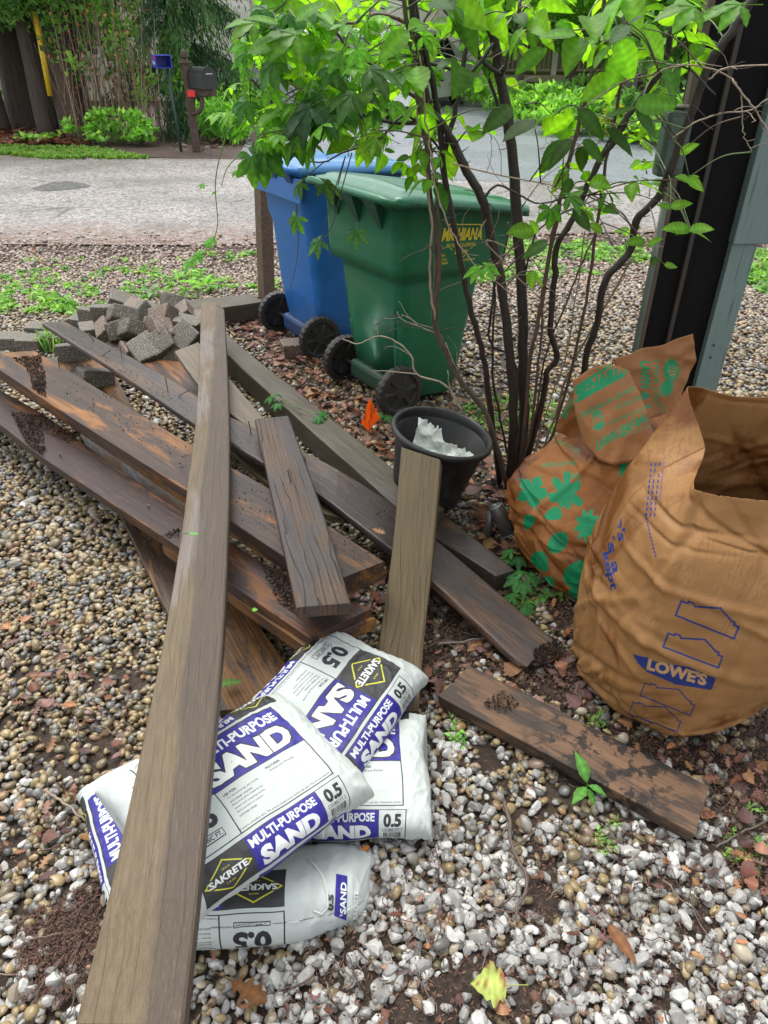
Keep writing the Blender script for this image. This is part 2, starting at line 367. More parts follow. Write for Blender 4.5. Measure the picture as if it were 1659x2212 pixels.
plank('deck_board', [(380, 875, .21), (497, 971, .20), (576, 1042, .19), (702, 1110, .18)],
      [(450, 850, .21), (560, 945, .20), (650, 1030, .19), (758, 1120, .18)], .028, W_TALL,
      'pale splintered board showing below the wet round edged board', group=GB, r=.006, rough_end=(.001, .012), n=14)
plank('deck_board', [(377, 759, .30), (429, 830, .285), (497, 893, .27), (560, 935, .26)],
      [(429, 739, .30), (470, 785, .285), (520, 845, .27), (590, 925, .26)], .028, W_GREY,
      'short grey board with wavy grain passing under the longest board', group=GB, r=.005, n=14)
plank('plank', [(288, 768, .13), (341, 812, .125), (427, 880, .12), (520, 960, .11)],
      [(395, 782, .13), (430, 830, .125), (490, 890, .12), (590, 960, .11)], .04, W_BEAMA,
      'reddish wide plank half hidden beneath the nailed board and grey board', group=GB, r=.003, n=12)
plank('deck_board', [(640, 1312, .375), (600, 1130, .355), (550, 905, .335)], [(758, 1302, .375), (700, 1110, .355), (624, 898, .335)], .036, W_SHORT,
      'short cracked brown board lying crosswise on top of the heap', group=GB, r=.006, n=18,
      nails=((.56, .5, .05, .0, .15), (.02, .55, .02, .6, .3)))
plank('deck_board', [(812, 1540, .03), (818, 1400, .10), (848, 1175, .22), (866, 965, .36)], [(905, 1535, .03), (917, 1380, .10), (935, 1200, .22), (952, 996, .36)], .034, W_TALL,
      'olive brown board leaning upright against the black pot rim', group=GB, r=.006, rough_end=(.001, .010), n=18)
plank('plank', [(950, 1505, .06), (1500, 1800, .06)], [(1015, 1437, .06), (1533, 1698, .06)], .04, W_BRN,
      'separate brown plank with black mould spots lying on soil and white stones', group=None, r=.003, rough_end=(.012, .001), n=16)
# landscape timbers round the bin pad, and the post
GT = 'landscape timbers framing the bins'
plank('timber', [(377, 655, .13), (507, 781, .13), (602, 867, .13), (850, 1089, .13), (905, 1140, .13)], [(420, 648, .13), (494, 724, .13), (663, 861, .13), (838, 1001, .13), (960, 1098, .13)], .12, W_TIMB,
      'long squared grey timber running from paving blocks to the black pot', 'timber', GT, r=.007, n=24, noz=.006)
plank('timber', [(400, 675, .13), (568, 651, .13)], [(395, 648, .13), (543, 635, .13)], .12, W_TIMB,
      'short squared timber ending at the foot of the wooden post', 'timber', GT, r=.007, n=10, noz=.006)
plank('timber', [(915, 1145, .09), (1071, 1244, .09)], [(943, 1098, .09), (1113, 1231, .09)], .07, W_DECKW,
      'low brown timber with a knot ending beside the vine and spotlight', 'timber', GT, r=.006, n=10, noz=.004)
# post
pb = G(574, 650); bm = bmesh.new()
bm_box(bm, (0, 0, .56), (.092, .092, 1.12), rotz(rad(38)), .006)
pm = Matrix.Translation(pb + Vector((0, .05, 0))) @ Matrix.Rotation(rad(3.4), 4, 'Y')
tag(bm_obj('wooden_post', bm, W_POST, None, pm), 'brown square wooden post standing behind the blue bin', 'post')

# ================================================================ PAVING BLOCKS
SCB = 1.18
def conc(name, a, b, seed):
    t = NT(name); v = t.mapv(loc=(seed, seed * 2, 0))
    c = t.mix(t.noise(v, 14, 6, .7), a, b); s = t.noise(v, 140, 3, .6)
    c = t.mix(t.ramp(s, [(.56, 0), (.66, .75)]), c, (0.42, .38, .31)); c = t.mix(t.ramp(s, [(.34, .8), (.42, 0)]), c, (.03, .028, .024))
    return t.fin(c, .62, t.bump(s, .8, .004))
C_A = conc('grey_concrete', (.115, .098, .072), (.048, .041, .031), 1); C_B = conc('brown_concrete', (.15, .10, .072), (.085, .058, .043), 4)
def paver_mesh(sx, sy, sz, seed):
    rr = random.Random(seed); bm = bmesh.new(); bmesh.ops.create_cube(bm, size=1)
    for v in bm.verts:
        tp = 1.0 if v.co.y > 0 else .84
        v.co = Vector((v.co.x * sx * tp, v.co.y * sy, v.co.z * sz)) + Vector([rr.uniform(-.002, .002) for _ in range(3)])
    bmesh.ops.bevel(bm, geom=bm.edges[:], offset=.010, segments=2, affect='EDGES', profile=.6)
    bmesh.ops.subdivide_edges(bm, edges=[e for e in bm.edges if e.calc_length() > .05], cuts=3, use_grid_fill=True)
    for v in bm.verts: v.co += v.normal * mnoise.noise(v.co * 45 + Vector((seed, 0, 0))) * .0022
    me = bpy.data.meshes.new('paving_block'); bm.to_mesh(me); bm.free(); return me
PM = [paver_mesh(.175, .14, .085, 1), paver_mesh(.15, .14, .085, 2), paver_mesh(.12, .13, .08, 3)]
for i, me in enumerate(PM): me.materials.append(C_A if i != 1 else C_B)
PMB = [m_.copy() for m_ in PM]
for i, me in enumerate(PMB): me.materials[0] = C_B if i != 1 else C_A
def zd(x, y): return 172.8 + .2083 * x, 622.1 + .2083 * y
blocks = [  # zoomD px, height, rot, mesh, second colour
 (285, 285, .20, (88, 4, 12), 0, 0), (450, 280, .25, (-38, 22, 20), 0, 0), (120, 310, .12, (85, 0, -20), 1, 1), (300, 450, .17, (20, 50, 35), 1, 0),
 (395, 425, .20, (10, 62, -50), 2, 0), (585, 425, .22, (-30, 28, 28), 0, 0), (655, 285, .19, (40, 60, 10), 1, 1), (845, 310, .23, (48, -20, -28), 0, 1),
 (845, 415, .25, (30, 20, 40), 2, 1), (1130, 375, .20, (0, 8, -12), 0, 0), (1075, 510, .20, (30, -35, 40), 0, 0), (1045, 265, .20, (12, -30, 15), 1, 0),
 (965, 180, .20, (50, 20, 30), 1, 1), (1180, 320, .13, (5, 0, 20), 1, 0), (765, 230, .14, (10, 20, 50), 1, 1), (610, 205, .15, (5, 10, -10), 0, 1),
 (430, 130, .14, (12, 25, 10), 0, 0), (675, 635, .17, (20, 28, -48), 0, 0), (845, 560, .20, (38, -30, 20), 1, 1), (915, 720, .12, (60, -35, 20), 0, 0),
 (560, 670, .12, (10, 20, 30), 1, 0), (420, 620, .10, (15, -10, 60), 1, 0), (760, 540, .11, (0, 20, 15), 1, 1), (810, 815, .05, (5, 0, 40), 1, 0),
 (1010, 790, .06, (70, 0, 40), 2, 0), (935, 455, .16, (45, 10, 70), 2, 0), (745, 450, .13, (35, 30, 5), 1, 1), (170, 905, .12, (-12, 14, 28), 0, 0),
 (-62, 690, .11, (82, 0, 15), 0, 0), (150, 430, .10, (5, 0, 20), 0, 0), (20, 345, .06, (0, 5, -10), 1, 1), (-15, 860, .05, (5, 0, 40), 0, 0), (630, 520, .10, (60, 10, 0), 0, 0),
 (500, 420, .10, (0, 5, 20), 0, 0), (1050, 420, .09, (0, 5, 20), 0, 1), (860, 330, .08, (0, 5, 70), 0, 0), (670, 380, .08, (0, 0, 10), 0, 1)]
descr = {0: 'upright grey block at the upper left of the block heap', 1: 'tilted grey block with rough pale face, left top of the block heap', 27: 'rounded grey block propping up the nailed wet board',
         28: 'dark grey block standing under the high end of the nailed board', 17: 'large smooth grey block at the front centre of the block heap', 7: 'broad brown block facing the viewer at the heap centre',
         5: 'grey block with speckled slanted face in the middle of the heap', 10: 'grey block with domed top beside the longest board', 9: 'flat dark block tucked against the longest board',
         19: 'dark block standing on edge by the reddish plank', 18: 'diamond tilted brown block near the front of the heap', 16: 'speckled block at the back edge of the block heap'}
GP = 'loose paving blocks heaped by the boards'
ORD = ['first', 'second', 'third', 'fourth', 'fifth', 'sixth', 'seventh', 'eighth', 'ninth', 'tenth', 'eleventh', 'twelfth', 'thirteenth', 'fourteenth', 'fifteenth', 'sixteenth', 'seventeenth', 'eighteenth', 'nineteenth', 'twentieth']
rows_ = {}
for i, b_ in enumerate(blocks):
    rows_.setdefault(0 if b_[1] < 300 else (1 if b_[1] < 500 else 2), []).append((b_[0], i))
for r_, l_ in rows_.items():
    l_.sort()
    for n_, (_, i) in enumerate(l_):
        cl = 'brownish' if (blocks[i][4] == 1) != bool(blocks[i][5]) else ('small grey' if blocks[i][4] == 2 else 'grey')
        descr.setdefault(i, '%s paving block, %s from the left in the %s of the block heap' % (cl, ORD[n_], ('back row', 'middle', 'front part')[r_]))
for i, (x, y, h, rt, k, alt) in enumerate(blocks):
    u, v = zd(x, y); p = G(u, v, h)
    o = bpy.data.objects.new('paving_block', (PMB if alt else PM)[k]); COL.objects.link(o)
    o.location = p; o.rotation_euler = [rad(a) for a in rt]; o.scale = (1.03,) * 3; o.location.z -= .012
    lab = descr.get(i)
    if not lab: lab = 'small tumbled paving block wedged among the others in the block heap' if k == 2 else ('brownish paving block among others in the block heap' if (k == 1) != bool(alt) else 'grey paving block among others in the block heap')
    tag(o, lab, 'paving block', GP)
ROWB = [(22, 737, 'mossy square paving block at the far left end of the row'), (70, 741, 'middle paving block of the row behind the left beam'), (112, 735, 'right paving block of the row by the tuft of grass'), (88, 714, 'flat paving block lying behind the row by the weeds')]
for u, v, lab in ROWB:
    o = bpy.data.objects.new('paving_block', PM[0]); COL.objects.link(o); o.location = G(u, v, .045); o.rotation_euler = (0, 0, rad(random.uniform(-8, 14))); o.location.z = .042
    tag(o, lab, 'paving block', 'paving blocks set in a row on the left')
o = bpy.data.objects.new('paving_block', PM[1]); COL.objects.link(o); o.location = G(633, 752, .045); o.rotation_euler = (0, 0, rad(12))
tag(o, 'single paving block on the gravel beside the blue bin wheel', 'paving block')
bm = bmesh.new(); bm_box(bm, (0, 0, 0), (.085, .02, .008), None, .001)
o = bm_obj('wood_chip', bm, flat('fresh_wood', (.5, .27, .10), .6), None, Matrix.Translation(G(657, 772, .02)) @ Matrix.Rotation(rad(10), 4, 'Z'))
tag(o, 'bright orange splinter of wood in front of the single paving block', 'wood chip')
# ================================================================ PRINTING (label artwork drawn into generated textures)
from mathutils.bvhtree import BVHTree
_tc = {}
def text_tris(s, bold=0.02, shear=0.0, spacing=1.0):
    key = (s, bold, shear, spacing)
    if key in _tc: return _tc[key]
    cu = bpy.data.curves.new("t", 'FONT'); cu.body = s; cu.offset = bold; cu.shear = shear; cu.space_character = spacing
    cu.resolution_u = 3; cu.fill_mode = 'FRONT'; cu.align_x = 'LEFT'
    o = bpy.data.objects.new("t", cu); COL.objects.link(o)
    dg = bpy.context.evaluated_depsgraph_get(); me = bpy.data.meshes.new_from_object(o.evaluated_get(dg))
    me.calc_loop_triangles()
    V = np.array([v.co[:2] for v in me.vertices]); T = np.array([t.vertices[:] for t in me.loop_triangles])
    bpy.data.objects.remove(o); bpy.data.curves.remove(cu); bpy.data.meshes.remove(me)
    V = V - V.min(0); ext = V.max(0); V = V / ext          # unit box
    _tc[key] = (V, T, ext[0] / ext[1]); return _tc[key]
class Canvas:
    def __init__(s, w, h, bg): s.w, s.h = w, h; s.a = np.ones((h, w, 4), np.float32); s.a[..., :3] = bg
    def tri(s, p, col):
        p = np.asarray(p) * [s.w, s.h]; x0, y0 = np.floor(p.min(0)).astype(int); x1, y1 = np.ceil(p.max(0)).astype(int) + 1
        x0, y0 = max(x0, 0), max(y0, 0); x1, y1 = min(x1, s.w), min(y1, s.h)
        if x1 <= x0 or y1 <= y0 or (x1 - x0) > s.w * .7: return
        X, Y = np.meshgrid(np.arange(x0, x1) + .5, np.arange(y0, y1) + .5)
        (ax, ay), (bx, by), (cx, cy) = p
        d = (by - cy) * (ax - cx) + (cx - bx) * (ay - cy)
        if abs(d) < 1e-9: return
        l1 = ((by - cy) * (X - cx) + (cx - bx) * (Y - cy)) / d; l2 = ((cy - ay) * (X - cx) + (ax - cx) * (Y - cy)) / d
        m = (l1 >= -.01) & (l2 >= -.01) & (l1 + l2 <= 1.01)
        s.a[y0:y1, x0:x1, :3][m] = col
    def poly(s, pts, col):                                  # even-odd polygon
        from mathutils.geometry import tessellate_polygon
        P = [Vector((p[0], p[1], 0)) for p in pts]
        for t in tessellate_polygon([P]): s.tri([P[i][:2] for i in t], col)
    def rect(s, x0, y0, x1, y1, col):
        s.a[int(max(0, y0) * s.h):int(y1 * s.h), int(max(0, x0) * s.w):int(x1 * s.w), :3] = col
    def line(s, a, b, w, col, asp=1.0):
        a = np.array(a, float); b = np.array(b, float); d = b - a; n = np.array([-d[1] * asp, d[0] / asp]); 
        n = n / max(1e-9, math.hypot(n[0] / 1, n[1] / 1)) * w / 2
        s.poly([a + n, b + n, b - n, a - n], col)
    def text(s, t, x0, y0, x1, y1, col, bold=.03, shear=0, flip=False, spacing=1.0, fn=None):
        V, T, _ = text_tris(t, bold, shear, spacing)
        P = V.copy()
        if flip: P = 1 - P
        P = P * [x1 - x0, y1 - y0] + [x0, y0]
        if fn: P = fn(P)
        for t3 in T:
            q = P[t3]
            if not np.isnan(q).any(): s.tri(q, col)
    def image(s, name):
        im = bpy.data.images.new(name, s.w, s.h); im.pixels.foreach_set(s.a.ravel()); im.update(); im.pack(); return im

def lin(r, g, b): return tuple(((x / 255) / 12.92 if x / 255 <= .04045 else ((x / 255 + .055) / 1.055) ** 2.4) for x in (r, g, b))
def srgb(r, g, b): return (r / 255, g / 255, b / 255)

# ---------------------------------------------------------------- sand bag artwork (sRGB values, as printed)
WHT = srgb(180, 187, 184); BLU = srgb(36, 30, 128); BLK = srgb(45, 45, 46); YEL = srgb(190, 190, 50); INK = srgb(38, 38, 42); TXT = srgb(212, 216, 212)
def bag_art():
    c = Canvas(1600, 1800, WHT)
    def P(x, y, w, h, flip, x0, y0, x1, y1):                 # a box inside a panel, panel may be turned by 180 degrees
        if flip: return x + w * (1 - x1), y + h * (1 - y1), x + w * (1 - x0), y + h * (1 - y0)
        return x + w * x0, y + h * y0, x + w * x1, y + h * y1
    def logo(x, y, w, h, flip):
        cx, cy = x + w / 2, y + h / 2
        c.rect(x, y, x + w, y + h, BLK)
        for sc, col in ((1.0, YEL), (.90, BLK)):
            c.poly([(cx - w * .46 * sc, cy), (cx, cy + h * .40 * sc), (cx + w * .46 * sc, cy), (cx, cy - h * .40 * sc)], col)
        c.rect(cx - w * .36, cy - h * .12, cx + w * .36, cy + h * .12, BLK)
        c.text("SAKRETE", cx - w * .37, cy - h * .085, cx + w * .37, cy + h * .085, TXT, .035, 0, flip)
        a, b = ("1936", "SINCE") if not flip else ("SINCE", "1936")
        c.text(b, cx - w * .08, cy + h * .16, cx + w * .08, cy + h * .20, YEL, .01, 0, flip)
        c.text(a, cx - w * .08, cy - h * .20, cx + w * .08, cy - h * .16, YEL, .01, 0, flip)
    def half(x, y, w, h, flip=False):                        # the front (or back) panel
        R = lambda a, b, d, e, col: c.rect(*P(x, y, w, h, flip, a, b, d, e), col)
        T = lambda s_, a, b, d, e, col, bo=.03: c.text(s_, *P(x, y, w, h, flip, a, b, d, e), col, bo, 0, flip)
        lw = .006
        R(.10, .02, .845, .98, INK); R(.10 + lw, .03, .845 - lw, .97, WHT)
        lx = P(x, y, w, h, flip, .10, .46, .345, .97); logo(lx[0], lx[1], lx[2] - lx[0], lx[3] - lx[1], flip)
        R(.345, .03, .345 + lw, .46, INK)
        T("0.5", .15, .20, .30, .40, INK, .045); R(.155, .09, .295, .165, INK); R(.158, .098, .292, .157, WHT); T("CUBIC FT.", .165, .107, .285, .148, INK, .02)
        R(.345, .455, .845, .97, INK); R(.345, .465, .842, .965, BLU)
        T("MULTI-PURPOSE", .36, .80, .82, .915, TXT, .035)
        T("SAND", .352, .485, .82, .765, INK, .09); T("SAND", .36, .50, .81, .75, TXT, .055)
        T("USE FOR:", .37, .385, .44, .41, INK)
        for i, s_ in enumerate(("For landscaping, pet crocks", "and winter traction", "Base and joint material for", "pavers and stepping stones", "Sand portion in custom", "concrete mixes")):
            T(s_, .38, .345 - i * .04, .38 + .0062 * len(s_), .37 - i * .04, INK, .0)
        T("FEATURES:", .60, .385, .68, .41, INK); T("Graded and Washed", .61, .345, .74, .37, INK, 0)
        T("Contains crystalline silica. This product should not be used for play sand. Warehouse quantity", .35, .04, .83, .062, INK, 0)
    def strip(x, y, w, h, flip=False):
        R = lambda a, b, d, e, col: c.rect(*P(x, y, w, h, flip, a, b, d, e), col)
        T = lambda s_, a, b, d, e, col, bo=.03: c.text(s_, *P(x, y, w, h, flip, a, b, d, e), col, bo, 0, flip)
        R(.10, .03, .86, .97, INK)
        lx = P(x, y, w, h, flip, .10, .05, .34, .95); logo(lx[0], lx[1], lx[2] - lx[0], lx[3] - lx[1], flip)
        R(.34, .05, .72, .95, BLU); T("MULTI-PURPOSE", .35, .66, .70, .88, TXT, .035); T("SAND", .37, .12, .68, .58, TXT, .06)
        R(.722, .05, .855, .95, WHT); T("0.5", .745, .52, .835, .86, INK, .045); R(.74, .40, .84, .49, INK); R(.742, .41, .838, .48, WHT); T("CUBIC FT.", .75, .42, .83, .47, INK, .02)
        xx = .745
        while xx < .833:
            ww = random.choice((.0015, .0025, .004)); R(xx, .12, xx + ww, .36, INK); xx += ww + random.choice((.0016, .003))
        T("7 64661 13050 3", .745, .07, .835, .11, INK, 0)
    half(0, .315, 1, .37); strip(0, .185, 1, .13); strip(0, .685, 1, .13, True)
    # back panel is cut by the seam in its middle
    b = Canvas(1, 1, WHT)
    c.rect(.10, .83, .845, .985, BLU); c.text("SAND", .36, .86, .80, .975, TXT, .06); c.rect(.10, .015, .845, .165, WHT); c.rect(.345, .10, .842, .17, BLU)
    rgb = c.a[..., :3]; n = RNG.normal(0, .012, rgb.shape[:2]).astype(np.float32)
    rgb += n[..., None]; np.clip(rgb, 0, 1, out=rgb)
    return c.image("sand_bag_print")
IM_BAG = bag_art()
def imgmat(name, img, rough=.5, weave=True, paper=False, base=None):
    t = NT(name); ti = t.new("ShaderNodeTexImage"); ti.image = img; ti.interpolation = 'Cubic'; t.L.new(t.tc.outputs["UV"], ti.inputs[0])
    c = ti.outputs[0]
    if weave:
        vg = t.mapv(t.tc.outputs["UV"], scale=(1, 1.0, 1))
        w1 = t.wave(vg, 95, 0, 0, 1, 'X'); w2 = t.wave(vg, 140, 0, 0, 1, 'Y')
        h = t.math('MULTIPLY', w1, w2)
        big = t.noise(scale=9, detail=5, rough=.6)
        c = t.mix(t.ramp(t.noise(scale=6, detail=7, rough=.7), [(.58, 0), (.8, .35)]), c, (.35, .31, .24))
        c = t.mix(t.math('MULTIPLY', h, .28), c, (.0, .0, .0))
        nb = t.bump(big, .5, .012); nb = t.bump(h, .3, .0012, nb)
        return t.fin(c, rough, nb, Specular_IOR_Level=.4)
    return t, c
M_BAG = imgmat('woven_sand_bag', IM_BAG, .42)

def sand_bag(center, xdir, ydir, label, L=.46, Wd=.30, T=.11, vshift=0.0, bend=0.0, seed=0, vk=1.0, endb=.2, twist=0.0, sq=3.0, ushift=0.0):
    X = Vector(xdir).normalized(); Y = Vector(ydir); Y = (Y - X * Y.dot(X)).normalized(); Z = X.cross(Y)
    M = Matrix(((X.x, Y.x, Z.x, center[0]), (X.y, Y.y, Z.y, center[1]), (X.z, Y.z, Z.z, center[2]), (0, 0, 0, 1)))
    nu, nw = 130, 170; a, b = Wd / 2, T / 2
    # arclength table of the section, starting at the middle of the back and going by the -Y side to the front
    th = np.linspace(0, 2 * np.pi, 4001); q = 2 / sq
    cx = -np.sign(np.sin(th)) * np.abs(np.sin(th)) ** q; cz = -np.sign(np.cos(th)) * np.abs(np.cos(th)) ** q
    dx = np.diff(cx * a); dz = np.diff(cz * b); s_ = np.concatenate([[0], np.cumsum(np.hypot(dx, dz))]); s_ /= s_[-1]
    w = np.linspace(0, 1, nw + 1); yy = np.interp(w, s_, cx); zz = np.interp(w, s_, cz)
    V = []; UV = []; rr = random.Random(seed)
    off = Vector((seed * 3.7, seed * 1.3, 0))
    for i in range(nu + 1):
        u = i / nu; u = .5 - .5 * math.cos(math.pi * u) * (.35) - .5 * (1 - 2 * u) * .65
        k = abs(2 * u - 1); sz = endb + (1 - endb) * max(0, 1 - k ** 9) ** .55; sx = 1 - .03 * k ** 3 + .05 * k ** 12 - (.42 * max(0, 1 - 2 * u) ** 3 if seed == 4 else 0)
        for j in range(nw + 1):
            x = (u - .5) * L; y = yy[j] * a * sx; z = zz[j] * b * sz
            # lumps and wrinkles
            n3 = mnoise.noise(Vector((x * 7, y * 7, z * 4)) + off) * .010 + mnoise.noise(Vector((x * 22, y * 16, z * 6)) + off) * .0035
            wr = abs(mnoise.noise(Vector((x * 10, y * 38, z * 20)) + off)) * .010 * k ** 3
            rg = (.5 - abs(mnoise.noise(Vector((x * 26 * (.4 + k), y * 30, z * 14)) + off))) ** 2 * .016 * (.25 + k ** 2); n3 += rg - .003
            sg = 1 if z > 0 else -1
            z += (n3 + (wr - .002 * k)) * sg * (.3 + .7 * sz) * (1 if abs(z) > .2 * b * sz else .4)
            y += n3 * .5 * (1 if y > 0 else -1)
            x += (mnoise.noise(Vector((y * 9, z * 9, k * 2)) + off)) * .012 * k ** 2
            z += -bend * x * x
            ct, st = math.cos(twist * x), math.sin(twist * x); y, z = y * ct - z * st, y * st + z * ct
            V.append((x, y, z)); nj = mnoise.noise_vector(Vector((x * 14, y * 14, seed))) * .0045; UV.append(((max(u - ushift, .004) if ushift else u) + nj.x, .5 + (w[j] - .5) * vk + vshift + nj.y))
    F = []
    for i in range(nu):
        for j in range(nw):
            p = i * (nw + 1) + j; F.append((p, p + 1, p + nw + 2, p + nw + 1))
    me = bpy.data.meshes.new('sand_bag')
    nb = len(V); F2 = F + [tuple(range(nw))[::-1]] + [tuple(nu * (nw + 1) + j for j in range(nw))]
    me.from_pydata(V, [], F2); uvl = me.uv_layers.new(name="UVMap")
    for lp in me.loops: uvl.data[lp.index].uv = UV[lp.vertex_index]
    me.polygons.foreach_set("use_smooth", [True] * len(F2)); me.update()
    bm = bmesh.new(); bm.from_mesh(me); bmesh.ops.remove_doubles(bm, verts=bm.verts[:], dist=1e-6); bmesh.ops.recalc_face_normals(bm, faces=bm.faces[:]); bm.to_mesh(me); bm.free()
    o = link('sand_bag', me, M_BAG, None, M); return tag(o, label, 'sand bag', 'white bags of sand dropped in a pile')

def frame3(o_, px, py):  # three (u,v,h) corners -> directions
    O = G(*o_); return O, (G(*px) - O), (G(*py) - O)
# E_TOP etc: bags by the photographed corners of their upper faces
def bag_from(c00, c10, c01, label, T=.11, **kw):
    """c00: start-bottom corner, c10: end-bottom corner (reading direction), c01: start-top corner of the printed face, as (u, v, height)"""
    O, dx, dy = frame3(c00, c10, c01); L = dx.length; Wd = dy.length
    X = dx.normalized(); Yd = (dy - X * dy.dot(X)).normalized(); Z = X.cross(Yd)
    return sand_bag(O + dx / 2 + dy / 2 - Z * T / 2, dx, dy, label, L=L, Wd=Wd, T=T, **kw)
bag_from((405, 1958, .31), (818, 1668, .26), (205, 1665, .34), 'white sand bag on top of the others, lying right across them under the longest board', T=.13, seed=1, bend=.12, vk=1.28)
bag_from((695, 1312, .235), (430, 1610, .21), (925, 1430, .20), 'white sand bag tilted against the heap of lumber, behind the topmost bag', T=.15, seed=2, bend=.1, vk=1.28)
bag_from((540, 1778, .12), (958, 1772, .12), (540, 1520, .13), 'white sand bag lying flat on the stones to the right, beside the pale upright board', T=.12, seed=3, endb=.3, vk=1.15)
bag_from((812, 1900, .16), (240, 1925, .17), (800, 2080, .02), 'white sand bag nearest the viewer with its folded end open', T=.24, seed=4, vshift=-.14, ushift=.24, endb=.5, bend=.9, sq=2.4)
bag_from((520, 1855, .14), (400, 1585, .14), (232, 1985, .13), 'white sand bag sticking out to the left from under the longest board', T=.12, seed=5, vshift=0, endb=.3)

# printed corner and folded mouth at the open end of the nearest bag
near_bag = [o for o in COL.objects if o.get('label', '').startswith('white sand bag nearest')][0]
nb_v = [near_bag.matrix_world @ v.co for v in near_bag.data.vertices]; nb_b = BVHTree.FromPolygons(nb_v, [p.vertices[:] for p in near_bag.data.polygons])
def on_bag(u, v, off=.001):
    h = nb_b.ray_cast(Vector((0, 0, CAMH)), Vector(ray(u, v)).normalized())
    if h[0] is None: return None
    n_ = h[1] if h[1].dot(Vector(ray(u, v))) < 0 else -h[1]
    return h[0] + n_ * off
def print_patch(mb_, quad, off, n=8):
    g_ = []
    for i in range(n + 1):
        for j in range(n + 1):
            a, b = i / n, j / n; q = [(quad[0][k] * (1 - a) + quad[1][k] * a) * (1 - b) + (quad[3][k] * (1 - a) + quad[2][k] * a) * b for k in (0, 1)]
            g_.append(on_bag(q[0], q[1], off))
    if any(p is None for p in g_): return
    mb_.add(g_, [[i * (n + 1) + j, (i + 1) * (n + 1) + j, (i + 1) * (n + 1) + j + 1, i * (n + 1) + j + 1] for i in range(n) for j in range(n)])
def patch_text(mb_, s_, O, X, Y, off, bold=.03):
    V_, T_, _ = text_tris(s_, bold); P_ = [on_bag(O[0] + X[0] * p[0] + Y[0] * p[1], O[1] + X[1] * p[0] + Y[1] * p[1], off) for p in V_]
    if not any(p is None for p in P_): mb_.add(P_, [list(t_) for t_ in T_])
def attach(mb_, nm, m):
    if mb_.n:
        o_ = mb_.build(nm, m, None); o_.parent = near_bag; o_.matrix_parent_inverse = near_bag.matrix_world.inverted()
for quad, col_, nm in ((((726, 1888), (750, 1893), (748, 1988), (722, 1978)), lin(36, 30, 128), 'blue_print'), (((751, 1900), (782, 1920), (776, 1996), (750, 1992)), lin(45, 45, 46), 'black_print')):
    m_ = MB(); print_patch(m_, quad, .0012); attach(m_, nm, flat('sack_' + nm, col_, .45, .1))
m_ = MB(); patch_text(m_, "SAND", (746, 1974), (2, -66), (-13, -2), .0022); patch_text(m_, "SAKRETE", (770, 1985), (3, -60), (-9, -1), .0022); attach(m_, 'lettering', flat('sack_white_print', (.62, .65, .63), .5, .05))
m_ = MB(); patch_text(m_, "0.5", (719, 1967), (2, -34), (-12, -1), .0022, .05); attach(m_, 'volume_mark', flat('sack_ink', lin(38, 38, 42), .5))
m_ = MB(); m_.tube([p for p in [on_bag(u, v, .002) for u, v in ((664, 1858), (682, 1872), (697, 1895), (706, 1925), (708, 1958), (694, 1974), (676, 1966))] if p is not None], .0035, .0025, 6, wob=.3); attach(m_, 'folded_seam', flat('sack_fold', (.50, .52, .48), .5, .15))
# ================================================================ WHEELED BINS
def plastic(name, col, rough=.38):
    t = NT(name); n = t.noise(scale=5, detail=8, rough=.75)
    c = t.mix(t.ramp(n, [(.35, 0), (.75, 1)]), col, tuple(min(1, x * 1.35 + .012) for x in col))
    sc_ = t.noise(t.mapv(scale=(3, 3, 40)), 6, 3, .7); c = t.mix(t.ramp(sc_, [(.70, 0), (.74, .25)]), c, tuple(x * .7 + .07 for x in col))
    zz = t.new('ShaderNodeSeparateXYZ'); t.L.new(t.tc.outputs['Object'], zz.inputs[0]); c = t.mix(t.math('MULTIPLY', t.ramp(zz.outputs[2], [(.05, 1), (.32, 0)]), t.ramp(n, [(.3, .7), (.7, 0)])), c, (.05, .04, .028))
    vs = t.noise(t.mapv(scale=(16, 16, 1.2)), 1.6, 4, .6)                 # streaks of rain and dust
    c = t.mix(t.ramp(vs, [(.52, 0), (.75, .22)]), c, tuple(x * .5 + .06 for x in col))
    return t.fin(c, t.ramp(n, [(.3, rough - .06), (.7, rough + .12)]), t.bump(t.noise(scale=200, detail=2), .10, .002), Specular_IOR_Level=.4)
P_GREEN = plastic('green_plastic', (.005, .095, .042)); P_BLUE = plastic('blue_plastic', (.014, .115, .35)); P_BLUED = plastic('dark_blue_plastic', (.012, .05, .16))
P_GRLID = plastic('green_lid_plastic', (.008, .090, .045), .22); P_BLLID = plastic('blue_lid_plastic', (.03, .13, .28), .25); P_BLACK = plastic('black_plastic', (.013, .013, .015), .5)
M_YEL = flat('yellow_print', (.55, .42, .02), .5, .1)
def rrect(x0, x1, hw, r, n=8):
    pts = []
    for cx, cy, a0 in ((x1 - r, hw - r, 0), (x0 + r, hw - r, 90), (x0 + r, -hw + r, 180), (x1 - r, -hw + r, 270)):
        for k in range(n + 1):
            a = rad(a0 + 90 * k / n); pts.append((cx + r * math.cos(a), cy + r * math.sin(a)))
    return pts
